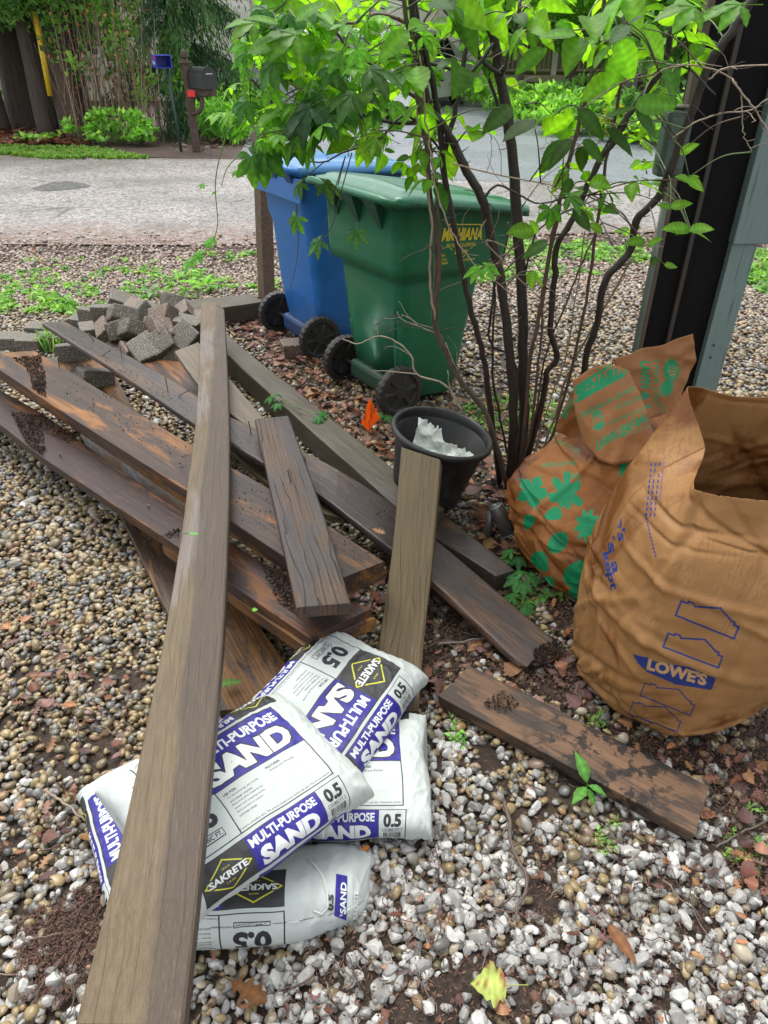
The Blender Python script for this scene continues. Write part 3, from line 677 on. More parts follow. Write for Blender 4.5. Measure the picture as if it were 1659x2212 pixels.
def make_wheel(r, w, side, parent, M):
    mb = MB(); n = 96; prof = []
    for k in range(n):
        a = 2 * math.pi * k / n; lug = .006 if (k % 4) < 2 else 0
        for (rr_, yy_) in ((r * .78, -w / 2), (r - .006 + lug * .6, -w / 2 + .002), (r + lug * .5, -w / 4), (r + lug * .5 * 0, 0), (r + lug * .5, w / 4), (r - .006 + lug * .6, w / 2 - .002), (r * .78, w / 2)):
            prof.append((rr_ * math.cos(a), yy_, rr_ * math.sin(a)))
    F = []
    for k in range(n):
        for j in range(6):
            a = k * 7 + j; b = ((k + 1) % n) * 7 + j; F.append([a, b, b + 1, a + 1])
    mb.add(prof, F)
    tyre = mb.build('tyre', P_BLACK, parent, smooth=False)
    mb = MB(); s = side
    for ys, rr_ in ((0, r * .80),):
        V = [(0, s * w * .22, 0)]; nn = 60
        rings = [(.018, .42), (.03, .42), (.034, .28), (r * .70, .22), (r * .76, .40), (r * .80, .46)]
        V = []; F = []
        for q, (r2, yk) in enumerate(rings):
            for k in range(nn):
                a = 2 * math.pi * k / nn; bump = .16 if (k % 10) in (0, 1, 2) and 1 < q < 4 else 0
                V.append((r2 * math.cos(a), s * w * (yk + bump), r2 * math.sin(a)))
        for q in range(len(rings) - 1):
            for k in range(nn): F.append([q * nn + k, q * nn + (k + 1) % nn, (q + 1) * nn + (k + 1) % nn, (q + 1) * nn + k])
        F.append(list(range(nn))); mb.add(V, F)
    rim = mb.build('rim', P_BLACK, parent, smooth=False)
def make_cart(name, O, ang, green, label, sc=1.0):
    M = Matrix.Translation(Vector((O[0], O[1], 0))) @ Matrix.Rotation(ang, 4, 'Z') @ Matrix.Scale(sc, 4)
    root = empty(name, label=label, cat='wheelie bin', M=M, group='wheeled bins by the post')
    body = P_GREEN if green else P_BLUE; lidm = P_GRLID if green else P_BLLID
    if green:
        secs = [(.035, .055, .36, .235, .05), (.05, .045, .375, .245, .055), (.14, .03, .40, .255, .06), (.35, .01, .43, .262, .06), (.64, -.01, .485, .274, .06), (.665, -.012, .49, .276, .06),
                (.69, -.055, .575, .322, .07), (.74, -.06, .59, .328, .07), (.84, -.06, .615, .333, .07), (.985, -.06, .645, .338, .07)]
    else:
        secs = [(.035, .055, .40, .235, .05), (.14, .03, .43, .24, .05), (.35, .01, .47, .25, .05), (.70, -.015, .52, .25, .05), (.76, -.035, .55, .256, .05), (.985, -.045, .60, .262, .05)]
    secs += [(.99, secs[-1][1] - .022, secs[-1][2] + .022, secs[-1][3] + .022, .07), (1.035, secs[-1][1] - .025, secs[-1][2] + .025, secs[-1][3] + .025, .07), (1.035, secs[-1][1] + .01, secs[-1][2] - .01, secs[-1][3] - .01, .06), (.99, secs[-1][1] + .02, secs[-1][2] - .02, secs[-1][3] - .02, .05)]
    V = []; F = []; nn = 36
    def zs(z, x): return z - (.085 * max(0, x) / .6) * max(0, (z - .60) / .40) if green else z - .06 * max(0, x) * max(0, (z - .6) / .4)
    for (z, x0, x1, hw, r) in secs:
        for (x, y) in rrect(x0, x1, hw, r):
            # shallow channel down the back, wheel pockets at the lower back corners
            if z < .66 and x < x0 + .02 and abs(y) < .10: x += .03
            if z < .30 and x < .16 and abs(y) > hw - .06: y *= .86 - .0 * z
            V.append((x, y, zs(z, x)))
    ns = len(secs)
    for i in range(ns - 1):
        for k in range(nn): F.append([i * nn + k, i * nn + (k + 1) % nn, (i + 1) * nn + (k + 1) % nn, (i + 1) * nn + k])
    F.append(list(range(nn))[::-1])
    me = bpy.data.meshes.new('body'); me.from_pydata(V, [], F); me.update()
    bm = bmesh.new(); bm.from_mesh(me); bmesh.ops.recalc_face_normals(bm, faces=bm.faces[:])
    lay = [e for e in bm.edges if e.calc_face_angle(0) > rad(38)]
    bmesh.ops.bevel(bm, geom=lay, offset=.006, segments=2, affect='EDGES'); bm.to_mesh(me); bm.free()
    me.polygons.foreach_set("use_smooth", [True] * len(me.polygons)); 
    link('body', me, body, root)
    # lid: domed with raised panels
    mb = MB(); x0, x1, hw = secs[-3][1] - .012, secs[-3][2] + .014, secs[-3][3] + .012; nx, ny = 40, 36; Vt = []
    for i in range(nx + 1):
        for j in range(ny + 1):
            fx, fy = i / nx, j / ny; x = x0 + (x1 - x0) * fx; y = -hw + 2 * hw * fy
            ex = min(fx, 1 - fx) * (x1 - x0); ey = min(fy, 1 - fy) * 2 * hw; e = min(ex, ey)
            cr = .05
            if ex < cr and ey < cr:
                dxx, dyy = cr - ex, cr - ey; dd = math.hypot(dxx, dyy)
                if dd > cr:
                    k2 = cr / dd; x += (dxx * (1 - k2)) * (1 if fx < .5 else -1); y += (dyy * (1 - k2)) * (1 if fy < .5 else -1)
            z = 1.035 + .010 + .028 * (1 - (2 * fy - 1) ** 2) * (1 - (2 * fx - 1) ** 4)
            if e < .012: z -= .018
            if .045 < e: z += .010
            if .13 < e and abs(fy - .5) > .09: z -= .016
            Vt.append((x, y, zs(z - .002, x)))
    Fq = [[i * (ny + 1) + j, (i + 1) * (ny + 1) + j, (i + 1) * (ny + 1) + j + 1, i * (ny + 1) + j + 1] for i in range(nx) for j in range(ny)]
    mb.add(Vt, Fq)
    lower = [(a, b, c - (.03 if (i % (ny + 1) in (0, ny) or i < ny + 1 or i >= nx * (ny + 1)) else .012)) for i, (a, b, c) in enumerate(Vt)]
    mb.add(lower, [f[::-1] for f in Fq])
    nV = len(Vt); loop = [j for j in range(ny + 1)] + [i * (ny + 1) + ny for i in range(1, nx + 1)] + [nx * (ny + 1) + j for j in range(ny - 1, -1, -1)] + [i * (ny + 1) for i in range(nx - 1, 0, -1)]
    mb.f += [[loop[k], loop[(k + 1) % len(loop)], loop[(k + 1) % len(loop)] + nV, loop[k] + nV] for k in range(len(loop))]; mb.m += [0] * len(loop)
    mb.build('lid', lidm, root)
    # handle bar along the back and its brackets
    mb = MB(); hx = secs[-3][1] - .045
    mb.tube([(hx + .06, -hw + .03, 1.01), (hx, -hw + .045, 1.03), (hx, -hw + .08, 1.035), (hx, hw - .08, 1.035), (hx, hw - .045, 1.03), (hx + .06, hw - .03, 1.01)], .017, .017, 10)
    mb.build('handle', body, root)
    dark = plastic('dark_rib_plastic_' + name, (.006, .05, .03) if green else (.01, .045, .15), .5)
    for k, yy in enumerate((-.19, 0, .19)):
        bm = bmesh.new(); x_ = secs[-5][1]
        vs = [bm.verts.new(p) for p in ((hx + .005, yy - .05, 1.015), (x_ + .01, yy - .05, 1.015), (x_ + .01, yy - .008, .87), (hx + .005, yy + .05, 1.015), (x_ + .01, yy + .05, 1.015), (x_ + .01, yy + .008, .87))]
        for f in ((0, 1, 2), (5, 4, 3), (0, 2, 5, 3), (1, 4, 5, 2), (0, 3, 4, 1)): bm.faces.new([vs[i] for i in f])
        bm_obj('rib', bm, dark, root)
    if not green:                                            # lighter skirts hanging from the blue rim
        bm = bmesh.new(); bm_box(bm, (-.075, 0, .93), (.012, .60, .12), None, .003); bm_obj('skirt', bm, body, root)
    bm = bmesh.new(); bm_box(bm, (.04, 0, .10), (.10, .40, .10), None, .02); bm_obj('axle_housing', bm, dark, root)
    for sgn in (-1, 1):
        wr = empty('wheel'); wr.parent = root; wr.location = (0, sgn * (.262 if green else .285), .128)
        wr.rotation_euler = (0, 0, 0)
        make_wheel(.128, .05, sgn, wr, None)
    mb = MB(); mb.tube([(0, -.27, .128), (0, .27, .128)], .009, .009, 8); mb.build('axle', STEEL, root)
    return root, secs, zs, M
groot, gsecs, gzs, gM = make_cart('green_bin', (-.070, 3.50), math.atan2(.553, .833), True, 'green wheeled rubbish bin with yellow lettering behind the shrub stems')
broot, _, _, _ = make_cart('blue_bin', (-.53, 4.27), math.atan2(.535, .845), False, 'blue wheeled recycling bin between the wooden post and the green bin', 1.0)
# lettering on the side of the green bin
def side_y(z):
    for a, b in zip(gsecs, gsecs[1:]):
        if a[0] <= z <= b[0]: return a[3] + (b[3] - a[3]) * (z - a[0]) / max(1e-6, b[0] - a[0])
    return .338
mb = MB()
def put_text(s_, x0, z0, x1, z1, bold=.03, shear=.25):
    V, T, _ = text_tris(s_, bold, shear); P = []
    for p in V:
        x = x0 + TX + (x1 - x0) * p[0]; z = z0 + (z1 - z0) * p[1] - .01; P.append((x, -side_y(z) - .0018, gzs(z, x)))
    mb.add(P, [list(t) for t in T])
TX = -.065
put_text("MICHIANA", .235, .862, .47, .925, .045, .28)
put_text("RECYCLING & DISPOSAL", .265, .832, .44, .850, .02)
put_text("SERVICES", .315, .797, .395, .816, .03)
put_text("THE", .24, .790, .262, .801, .02); put_text("LOCAL", .238, .770, .275, .782, .02); put_text("COMPANY", .235, .752, .285, .764, .02)
put_text("1-800-725-4210", .345, .757, .44, .769, .03)
def stripe(pts):
    P = [(x + TX, -side_y(z - .01) - .0018, gzs(z - .01, x + TX)) for x, z in pts]; mb.add(P, [list(range(len(P)))])
stripe([(.27, .938), (.46, .938), (.462, .943), (.27, .943)]); stripe([(.455, .928), (.459, .928), (.466, .943), (.460, .943)])
for sx in (-1, 1): stripe([(.355, .770), (.355 + sx * .003, .770 - .0), (.355 + sx * .028, .79), (.355 + sx * .022, .79)][::sx])
for sx in (-1, 1): stripe([(.355 + sx * .05, .818), (.355 + sx * .055, .818), (.355 + sx * .07, .828), (.355 + sx * .063, .828)][::sx])
mb.build('lettering', M_YEL, groot, smooth=False)

# ================================================================ BLACK NURSERY POT
def lathe(mb, prof, n=72, lobes=None):
    V = []; F = []
    for (r, z) in prof:
        for k in range(n):
            a = 2 * math.pi * k / n; V.append((r * math.cos(a), r * math.sin(a), z))
    for i in range(len(prof) - 1):
        for k in range(n): F.append([i * n + k, i * n + (k + 1) % n, (i + 1) * n + (k + 1) % n, (i + 1) * n + k])
    mb.add(V, F); return F
t = NT('scuffed_black_plastic'); n_ = t.noise(scale=9, detail=8, rough=.7)
M_POT = t.fin(t.mix(t.ramp(n_, [(.52, 0), (.72, .8)]), (.012, .012, .013), (.075, .068, .058)), t.ramp(n_, [(.4, .42), (.7, .8)]), t.bump(t.noise(scale=40, detail=4), .3, .002))
C0 = G(918, 1066, .055); ax = Vector((.20, -.02, .98)).normalized()
qr = Vector((0, 0, 1)).rotation_difference(ax); PMx = Matrix.Translation(C0) @ qr.to_matrix().to_4x4()
proot = empty('plant_pot', label='black nursery pot with plastic scraps, tilted against the end of the timber', cat='plant pot', M=PMx)
mb = MB(); lathe(mb, [(.001, 0), (.12, 0), (.134, .006), (.138, .02), (.178, .255), (.182, .262), (.190, .268)]); lathe(mb, [(.184, .262), (.174, .255), (.134, .02), (.001, .012)])
mb.build('body', M_POT, proot)
mb = MB(); lathe(mb, [(.184, .262), (.190, .264), (.199, .272), (.2, .288), (.196, .294), (.188, .296), (.183, .290), (.180, .276), (.178, .262)]); mb.build('rim', M_POT, proot)
def scrap_mesh(corners, ns, amp, seed, thick=.0015):
    mb = MB(); A, B, C, D = [Vector(c) for c in corners]; V = []
    for i in range(ns + 1):
        for j in range(ns + 1):
            a, b = i / ns, j / ns
            jag = 0
            p = (A.lerp(B, a)).lerp(D.lerp(C, a), b)
            if j == ns: p += Vector((0, 0, mnoise.noise(Vector((i * .9, seed, 0))) * amp * 1.4))
            nn_ = mnoise.noise_vector(p * 22 + Vector((seed, 0, 0))); q_ = mnoise.noise_vector(p * 60 + Vector((seed, 5, 0)))
            V.append(p + nn_ * amp + q_ * amp * .35)
    F = [[i * (ns + 1) + j, (i + 1) * (ns + 1) + j, (i + 1) * (ns + 1) + j + 1, i * (ns + 1) + j + 1] for i in range(ns) for j in range(ns)]
    mb.add(V, F); mb.add([v + Vector((0, thick, -thick)) for v in V], [f[::-1] for f in F]); return mb
t = NT('crumpled_film'); cc = t.mix(t.ramp(t.noise(scale=14, detail=5, rough=.7), [(.5, 0), (.68, .7)]), (.60, .66, .62), (.26, .20, .12))
cc = t.mix(t.ramp(t.noise(t.mapv(loc=(3, 1, 5)), 6, 1), [(.60, 0), (.62, .8)]), cc, (.05, .30, .12))
M_FILM = t.fin(cc, .3, t.bump(t.noise(scale=60, detail=4), .7, .006))
mbA = scrap_mesh([(-.10, .02, .13), (.02, -.02, .14), (.015, .05, .27), (-.085, .09, .285)], 18, .014, 3)
o = mbA.build('plastic_scrap', M_FILM, None, M=PMx.copy()); tag(o, 'torn piece of white plastic standing up at the left inside the black pot', 'plastic scrap', 'torn bag scraps in the black pot')
mbA = scrap_mesh([(-.11, -.06, .12), (.13, -.09, .16), (.15, .03, .20), (-.03, .08, .23)], 20, .015, 9)
o = mbA.build('plastic_scrap', M_FILM, None, M=PMx.copy()); tag(o, 'crumpled white and green plastic lying low at the right inside the black pot', 'plastic scrap', 'torn bag scraps in the black pot')
lm = MB(); V_, T_, _ = text_tris("ZERO", .02); lm.add([(.03 + p[0] * .045, -.005 + p[1] * .01, .222 + p[1] * .01) for p in V_], [list(x) for x in T_])

# ================================================================ ORANGE MARKER FLAG
FB = G(800, 938); y_f = FB.y
froot = empty('marker_flag', FB, 'small orange marker flag on the leaf litter in front of the green bin wheel', 'marker flag')
MO = NT('orange_film'); MO.fin((1.0, .25, .03), .4); _tr = MO.new('ShaderNodeBsdfTranslucent'); _tr.inputs[0].default_value = (1, .32, .04, 1); _mx = MO.new('ShaderNodeMixShader'); _mx.inputs[0].default_value = .6; MO.L.new(MO.b.outputs[0], _mx.inputs[1]); MO.L.new(_tr.outputs[0], _mx.inputs[2]); MO.L.new(_mx.outputs[0], MO.out.inputs[0]); MO = MO.m
pts = [S(798.6, 860, y_f + .005), S(821, 902, y_f + .03), S(796, 932, y_f), S(780, 914, y_f - .03), S(789, 890, y_f - .02)]
mid = [pts[0], pts[2]]
bm = bmesh.new()
for off in (0, .0012):
    vs = [bm.verts.new(p - FB + Vector((0, off, 0))) for p in pts]
    bm.faces.new([vs[0], vs[1], vs[2]]); bm.faces.new([vs[0], vs[2], vs[3], vs[4]])
bm_obj('flag', bm, MO, froot)
mb = MB(); a_, b_, c_ = pts[0] - FB, pts[3] - FB, pts[2] - FB
def onflag(O_, X_, Y_, s_, x0, y0, x1, y1):
    V, T, _ = text_tris(s_, .02)
    mb.add([O_ + X_ * (x0 + (x1 - x0) * p[0]) + Y_ * (y0 + (y1 - y0) * p[1]) + Vector((0, -.0012, 0)) for p in V], [list(t_) for t_ in T])
onflag(b_, (pts[4] - FB - b_) * 1.6, (c_ - b_) * .6, "BURIED", .1, -.9, 1.0, -.55) if False else None
Oc = c_; Xc = (a_ - c_)
Yl = (b_ - c_) 
onflag(c_, Xc, Yl, "BURIED", .22, .42, .72, .75); Yr = (pts[1] - FB - c_)
onflag(a_, -Xc, Yr, "ELECTRIC", .28, .12, .72, .30); onflag(a_, -Xc, Yr, "LINE", .38, .38, .62, .52)
mb.build('lettering', flat('dark_print', (.05, .02, .01), .6), froot, smooth=False)
mb = MB(); mb.tube([(0, 0, -.02), (-.004, .002, (pts[2] - FB).z + .06)], .0012, .0012, 5); mb.build('wire', STEEL, froot)

# ================================================================ SPOTLIGHT
MS = flat('bronze_grey_metal', (.10, .097, .092), .34, .15, 30, metallic=.4)
SB = G(1050, 1172); sroot = empty('garden_spotlight', SB, 'grey cylinder garden spotlight on a stake beside the brown timber end', 'spotlight')
yS = SB.y
mb = MB(); mb.tube([(0, 0, -.03), S(1062, 1092, yS) - SB], .013, .014, 12); mb.build('stake', MS, sroot)
a_ = S(1071, 1094, yS - .02) - SB; b_ = S(1099, 1152, yS - .05) - SB; d_ = (b_ - a_).normalized()
mb = MB(); mb.tube([a_ - d_ * .004, a_, b_], .027, .029, 28); mb.build('lamp_head', MS, sroot)
mb = MB(); mb.tube([b_ - d_ * .002, b_ + d_ * .004], .031, .031, 28); mb.build('lamp_rim', MS, sroot)
mb = MB(); mb.tube([S(1056, 1096, yS) - SB, S(1076, 1094, yS - .03) - SB], .012, .012, 12); mb.build('knuckle', MS, sroot)
# ================================================================ PAPER YARD BAGS
def loft_bag(name, loops, ncol=210, rows=180, seed=0, crease=.012, ncr=70, soft=.5, close_top=False, close_bottom=True, fold=None):
    """loops: list of closed control loops (x, y, z), bottom to top, all with the same count"""
    nl = len(loops); rings = []
    for lp in loops:
        P = [np.array(p, float) for p in lp]; n = len(P); R = []
        for k in range(ncol + 1):
            t = (k / ncol) * n; i = int(t) % n; f = t - int(t)
            a, b, c, d = P[(i - 1) % n], P[i], P[(i + 1) % n], P[(i + 2) % n]
            cm_ = .5 * ((2 * b) + (-a + c) * f + (2 * a - 5 * b + 4 * c - d) * f * f + (-a + 3 * b - 3 * c + d) * f ** 3); R.append(cm_ * .55 + (b + (c - b) * f) * .45)
        rings.append(np.array(R))
    rk = random.Random(seed * 13 + 5); CR = []
    for _ in range(ncr):                                     # sharp fold lines: centre, direction (around, up), half length, width, depth
        an = rk.choice((rk.gauss(0, .35), rk.gauss(0, .35), rk.gauss(1.3, .3), rk.gauss(-.8, .3)))
        CR.append((rk.random(), rk.random(), math.cos(an), math.sin(an), rk.uniform(.06, .30), rk.uniform(.008, .026), rk.uniform(.3, 1.0) * rk.choice((1, 1, -1))))
    V = []; UV = []
    for r in range(rows + 1):
        t = r / rows * (nl - 1); i = min(nl - 2, int(t)); f = t - i
        a, b, c, d = rings[max(0, i - 1)], rings[i], rings[i + 1], rings[min(nl - 1, i + 2)]
        R = .5 * ((2 * b) + (-a + c) * f + (2 * a - 5 * b + 4 * c - d) * f * f + (-a + 3 * b - 3 * c + d) * f ** 3)
        cen = R[:-1].mean(0)
        for k in range(ncol + 1):
            p = Vector(R[k]); out = Vector((p.x - cen[0], p.y - cen[1], 0)); out = out.normalized() if out.length > 1e-6 else Vector((0, 0, 1))
            q = Vector((R[k % ncol][0], R[k % ncol][1], R[k % ncol][2]))
            tt = r / rows; edge = min(1, tt * 6) * min(1, (1 - tt) * 5 + .12)
            q1 = q + mnoise.noise_vector(q * 5) * .05
            cr = (.5 - abs(mnoise.noise(Vector((q1.x * 4.5, q1.y * 4.5, q1.z * 15)) + Vector((seed, 0, 0))))) * 1.6 + (.5 - abs(mnoise.noise(q1 * 11 + Vector((seed, 3, 0))))) * .8
            cr += mnoise.noise(q1 * 30 + Vector((seed, 1, 4))) * .22
            cr = .8 + (cr - .8) * soft
            for (cu, cv, dx_, dy_, hl, cw, dp) in CR:
                du = ((k / ncol - cu + .5) % 1 - .5) * 1.8; dv = (tt - cv) * .9; al_ = du * dx_ + dv * dy_; pe = -du * dy_ + dv * dx_
                if abs(pe) < cw and abs(al_) < hl: cr -= dp * (1 - abs(pe) / cw) * (1 - (al_ / hl) ** 2)
            p += out * (cr - .8) * crease * edge
            if p.z < .003: p.z = .003
            V.append(p); UV.append((k / ncol, r / rows))
    F = [[r * (ncol + 1) + k, r * (ncol + 1) + k + 1, (r + 1) * (ncol + 1) + k + 1, (r + 1) * (ncol + 1) + k] for r in range(rows) for k in range(ncol)]
    if close_bottom: F.append(list(range(ncol))[::-1])
    if close_top: F.append([rows * (ncol + 1) + k for k in range(ncol)])
    return V, UV, F
def uvmesh(name, V, UV, F, m, parent=None, M=None, thick=.0):
    me = bpy.data.meshes.new(name); me.from_pydata([tuple(v) for v in V], [], F)
    uvl = me.uv_layers.new(name="UVMap"); idx = np.empty(len(me.loops), np.int32); me.loops.foreach_get("vertex_index", idx)
    uvl.data.foreach_set("uv", np.array(UV, np.float32)[idx].ravel()); me.polygons.foreach_set("use_smooth", [True] * len(F)); me.update()
    o = link(name, me, m, parent, M)
    if thick:
        md = o.modifiers.new("thickness", 'SOLIDIFY'); md.thickness = thick; md.offset = 0
    return o
class Projector:
    """finds which point of a sheet (in its own texture space) a photographed mark sits on"""
    def __init__(s, V, UV, F):
        s.V = [Vector(v) for v in V]; s.UV = UV; s.F = [f for f in F if len(f) == 4]; s.b = BVHTree.FromPolygons(s.V, s.F)
    def uv(s, u, v):
        hit = s.b.ray_cast(Vector((0, 0, CAMH)), Vector(ray(u, v)).normalized())
        if hit[0] is None: return (np.nan, np.nan)
        f = s.F[hit[2]]; a, b, c, d = [s.V[i] for i in f]; p = hit[0]
        e1 = b - a; e2 = d - a; q = p - a
        m11, m12, m22 = e1.dot(e1), e1.dot(e2), e2.dot(e2); r1, r2 = q.dot(e1), q.dot(e2); D = m11 * m22 - m12 * m12
        s_, t_ = ((r1 * m22 - r2 * m12) / D, (r2 * m11 - r1 * m12) / D) if abs(D) > 1e-18 else (0, 0)
        A, B, Dd = s.UV[f[0]], s.UV[f[1]], s.UV[f[3]]
        return (A[0] + (B[0] - A[0]) * s_ + (Dd[0] - A[0]) * t_, A[1] + (B[1] - A[1]) * s_ + (Dd[1] - A[1]) * t_)
    def fn(s, O, X, Y):                                       # text unit box -> picture parallelogram -> texture space
        return lambda P: np.array([s.uv(O[0] + X[0] * p[0] + Y[0] * p[1], O[1] + X[1] * p[0] + Y[1] * p[1]) for p in P])
    def poly(s, c, pts, col, sub=6):
        q = []
        for a, b in zip(pts, pts[1:] + pts[:1]):
            for k in range(sub): q.append(s.uv(a[0] + (b[0] - a[0]) * k / sub, a[1] + (b[1] - a[1]) * k / sub))
        q = [p for p in q if not np.isnan(p[0])]
        if len(q) > 2 and max(p[0] for p in q) - min(p[0] for p in q) < .5: c.poly(q, col)
    def outline(s, c, pts, w, col):
        for a, b in zip(pts, pts[1:] + pts[:1]):
            d = np.array([b[0] - a[0], b[1] - a[1]], float); l = np.hypot(*d); n = np.array([-d[1], d[0]]) / l * w / 2; e = d / l * w / 2
            a_, b_ = np.array(a) - e, np.array(b) + e; s.poly(c, [tuple(a_ + n), tuple(b_ + n), tuple(b_ - n), tuple(a_ - n)], col, 8)
    def text(s, c, t, O, X, Y, col, bold=.03, shear=0, spacing=1.0): c.text(t, 0, 0, 1, 1, col, bold, shear, False, spacing, s.fn(O, X, Y))

def papermat(name, img, light, dark, wet, wetamt, streak=False, trans=.0):
    t = NT(name); ti = t.new("ShaderNodeTexImage"); ti.image = img; ti.interpolation = 'Linear'; t.L.new(t.tc.outputs["UV"], ti.inputs[0])
    n = t.noise(scale=9, detail=7, rough=.65); n2 = t.noise(t.mapv(loc=(4, 7, 2)), 3.2, 5, .6, .5)
    base = t.mix(t.ramp(n, [(.3, 0), (.7, 1)]), dark, light)
    wm = t.ramp(n2, [(.62 - .3 * wetamt, 0), (.70 - .28 * wetamt, 1)]); base = t.mix(wm, base, wet)
    if streak:                                               # tide lines and runs left by rain
        s1 = t.wave(t.mapv(scale=(1, 1, .25), rot=(0, rad(20), rad(25))), 14, 5, 3, 1.2, 'X')
        base = t.mix(t.math('MULTIPLY', t.ramp(s1, [(.84, 0), (.97, .35)]), t.ramp(n2, [(.5, 0), (.6, 1)])), base, tuple(x * .8 for x in wet))
        s2 = t.wave(t.mapv(scale=(1.2, 1, .5), rot=(0, rad(-35), 0)), 22, 8, 3, 1.5, 'X')
        base = t.mix(t.math('MULTIPLY', t.ramp(s2, [(.8, 0), (.97, .4)]), t.ramp(n, [(.5, 0), (.6, 1)])), base, wet)
    ink = t.mix(1.0, ti.outputs[0], t.ramp(n, [(.3, .85), (.7, 1.1)]), 'MULTIPLY')
    c = t.mix(ti.outputs[1], base, ink)                       # picture's alpha says where there is ink
    h = t.noise(scale=22, detail=7, rough=.62, dist=1.2)
    t.fin(c, t.mix(wm, (.58,) * 3, (.34,) * 3), t.bump(h, .5, .005), Specular_IOR_Level=.35)
    if trans:
        tr = t.new("ShaderNodeBsdfTranslucent"); t.L.new(c, tr.inputs[0]); mx = t.new("ShaderNodeMixShader"); mx.inputs[0].default_value = trans
        t.L.new(t.b.outputs[0], mx.inputs[1]); t.L.new(tr.outputs[0], mx.inputs[2]); t.L.new(mx.outputs[0], t.out.inputs[0])
    return t.m
def ink_image(c, name, bgkey):
    m = np.abs(c.a[..., :3] - np.array(bgkey)).sum(-1) > .02
    if m.any(): c.a[~m, :3] = np.median(c.a[m][:, :3], axis=0)
    c.a[..., 3] = m.astype(np.float32); im = bpy.data.images.new(name, c.w, c.h, alpha=True); im.alpha_mode = 'CHANNEL_PACKED'
    im.pixels.foreach_set(c.a.ravel()); im.update(); im.pack(); return im
KEY = (1.0, 0.0, 1.0); BLUE_INK = srgb(38, 55, 120); GREEN_INK = srgb(20, 135, 88)

# ---------- open bag at the right front.  order of control points: L, FL, F, FR, R, BR, B, BL
def LP(h, pts): return [(p[0], p[1], p[2] if len(p) > 2 else h) for p in pts]
L2 = [LP(.003, [(.60, 1.50), (.66, 1.37), (.79, 1.28), (.91, 1.33), (.99, 1.5), (.97, 1.66), (.86, 1.72), (.66, 1.66)]),
      LP(.06, [(.565, 1.50), (.64, 1.33), (.81, 1.235), (.95, 1.29), (1.03, 1.5), (1.02, 1.69), (.86, 1.75), (.62, 1.69)]),
      LP(.20, [(.56, 1.50), (.64, 1.29), (.84, 1.20), (1.01, 1.25), (1.10, 1.5), (1.12, 1.72), (.86, 1.76), (.61, 1.69)]),
      LP(.40, [(.562, 1.50), (.65, 1.27), (.87, 1.20), (1.09, 1.24), (1.18, 1.48), (1.12, 1.71), (.87, 1.75), (.61, 1.68)]),
      LP(.58, [(.60, 1.50), (.665, 1.30), (.87, 1.26), (1.09, 1.28), (1.16, 1.48), (1.11, 1.70), (.88, 1.74), (.635, 1.66)]),
      LP(.70, [(.66, 1.50), (.69, 1.36, .67), (.87, 1.31, .66), (1.09, 1.32, .67), (1.15, 1.48), (1.1, 1.69), (.90, 1.73), (.67, 1.63)]),
      LP(.80, [(.775, 1.51, .775), (.712, 1.385, .735), (.87, 1.335, .735), (1.09, 1.34, .74), (1.14, 1.48, .79), (1.09, 1.68, .82), (.92, 1.72, .815), (.745, 1.62, .885)])]
V, UV, F = loft_bag('yard_bag', L2, seed=3, crease=.013, ncr=110, soft=.35)
for i, v in enumerate(V):                                    # ragged cut edge
    if UV[i][1] > .995: v.z += mnoise.noise(Vector((UV[i][0] * 300, 0, 0))) * .003
pj = Projector(V, UV, F); c = Canvas(1600, 1200, KEY)
def house(ox, oy, s, r=23, w=4.0):                            # gabled outline mark
    P0 = [(0, 0), (0, 30), (12, 30), (12, 37), (20, 37), (72, 52), (112, 38), (120, 38), (120, 30), (132, 30), (132, 0)]
    P0 = [(-60, -2), (-60, 34), (-44, 34), (-44, 39), (-32, 39), (-26, 34), (30, 52), (66, 34), (74, 34), (74, 28), (86, 28), (86, -2)]
    a = rad(r); out = []
    for x, y in P0:
        x *= s; y *= s; out.append((ox + x * math.cos(a) + y * math.sin(a), oy + x * math.sin(a) - y * math.cos(a)))
    pj.outline(c, out, w, BLUE_INK)
house(1512, 1348, .93, 22); house(1482, 1414, .87, 21); house(1428, 1518, .80, 22, 2.4); house(1402, 1556, .76, 20, 2.2)
lo = [(1368, 1414), (1400, 1420), (1412, 1428), (1488, 1440), (1530, 1458), (1545, 1464), (1536, 1490), (1460, 1478), (1400, 1452), (1378, 1432)]
pj.poly(c, lo, BLUE_INK)
pj.text(c, "LOWE'S", (1396, 1446), (128, 36), (6, -26), srgb(190, 150, 105), .05)
# side writing running up the left face
pj.text(c, "e's", (1330, 1118), (6, 52), (18, -2), BLUE_INK, .03); pj.text(c, "is a", (1310, 1160), (14, 82), (17, -4), BLUE_INK, .03); pj.text(c, "kept", (1296, 1196), (20, 82), (20, -6), BLUE_INK, .03)
pj.poly(c, [(1256, 1325), (1268, 1348), (1272, 1370), (1266, 1408), (1254, 1380)], BLUE_INK)
for k in range(3):
    x_ = 1424 - k * 9
    for j in range(10): pj.poly(c, [(x_ - j * 1.2, 1000 + j * 12), (x_ + 3 - j * 1.2, 1000 + j * 12), (x_ + 2.5 - j * 1.2, 1008 + j * 12), (x_ - .5 - j * 1.2, 1008 + j * 12)], BLUE_INK, 2)
pj.text(c, "No llene sobre esta linea", (1432, 998), (-8, 78), (6, 2), BLUE_INK, .0)
pj.text(c, "cerrar esta bolsa, no vaya", (1412, 1010), (-12, 90), (6, 2), BLUE_INK, .0)
for j in range(12): pj.poly(c, [(1392 + j * 2, 1110 + j * 8), (1395 + j * 2, 1110 + j * 8), (1397 + j * 2, 1116 + j * 8), (1394 + j * 2, 1116 + j * 8)], BLUE_INK, 2)
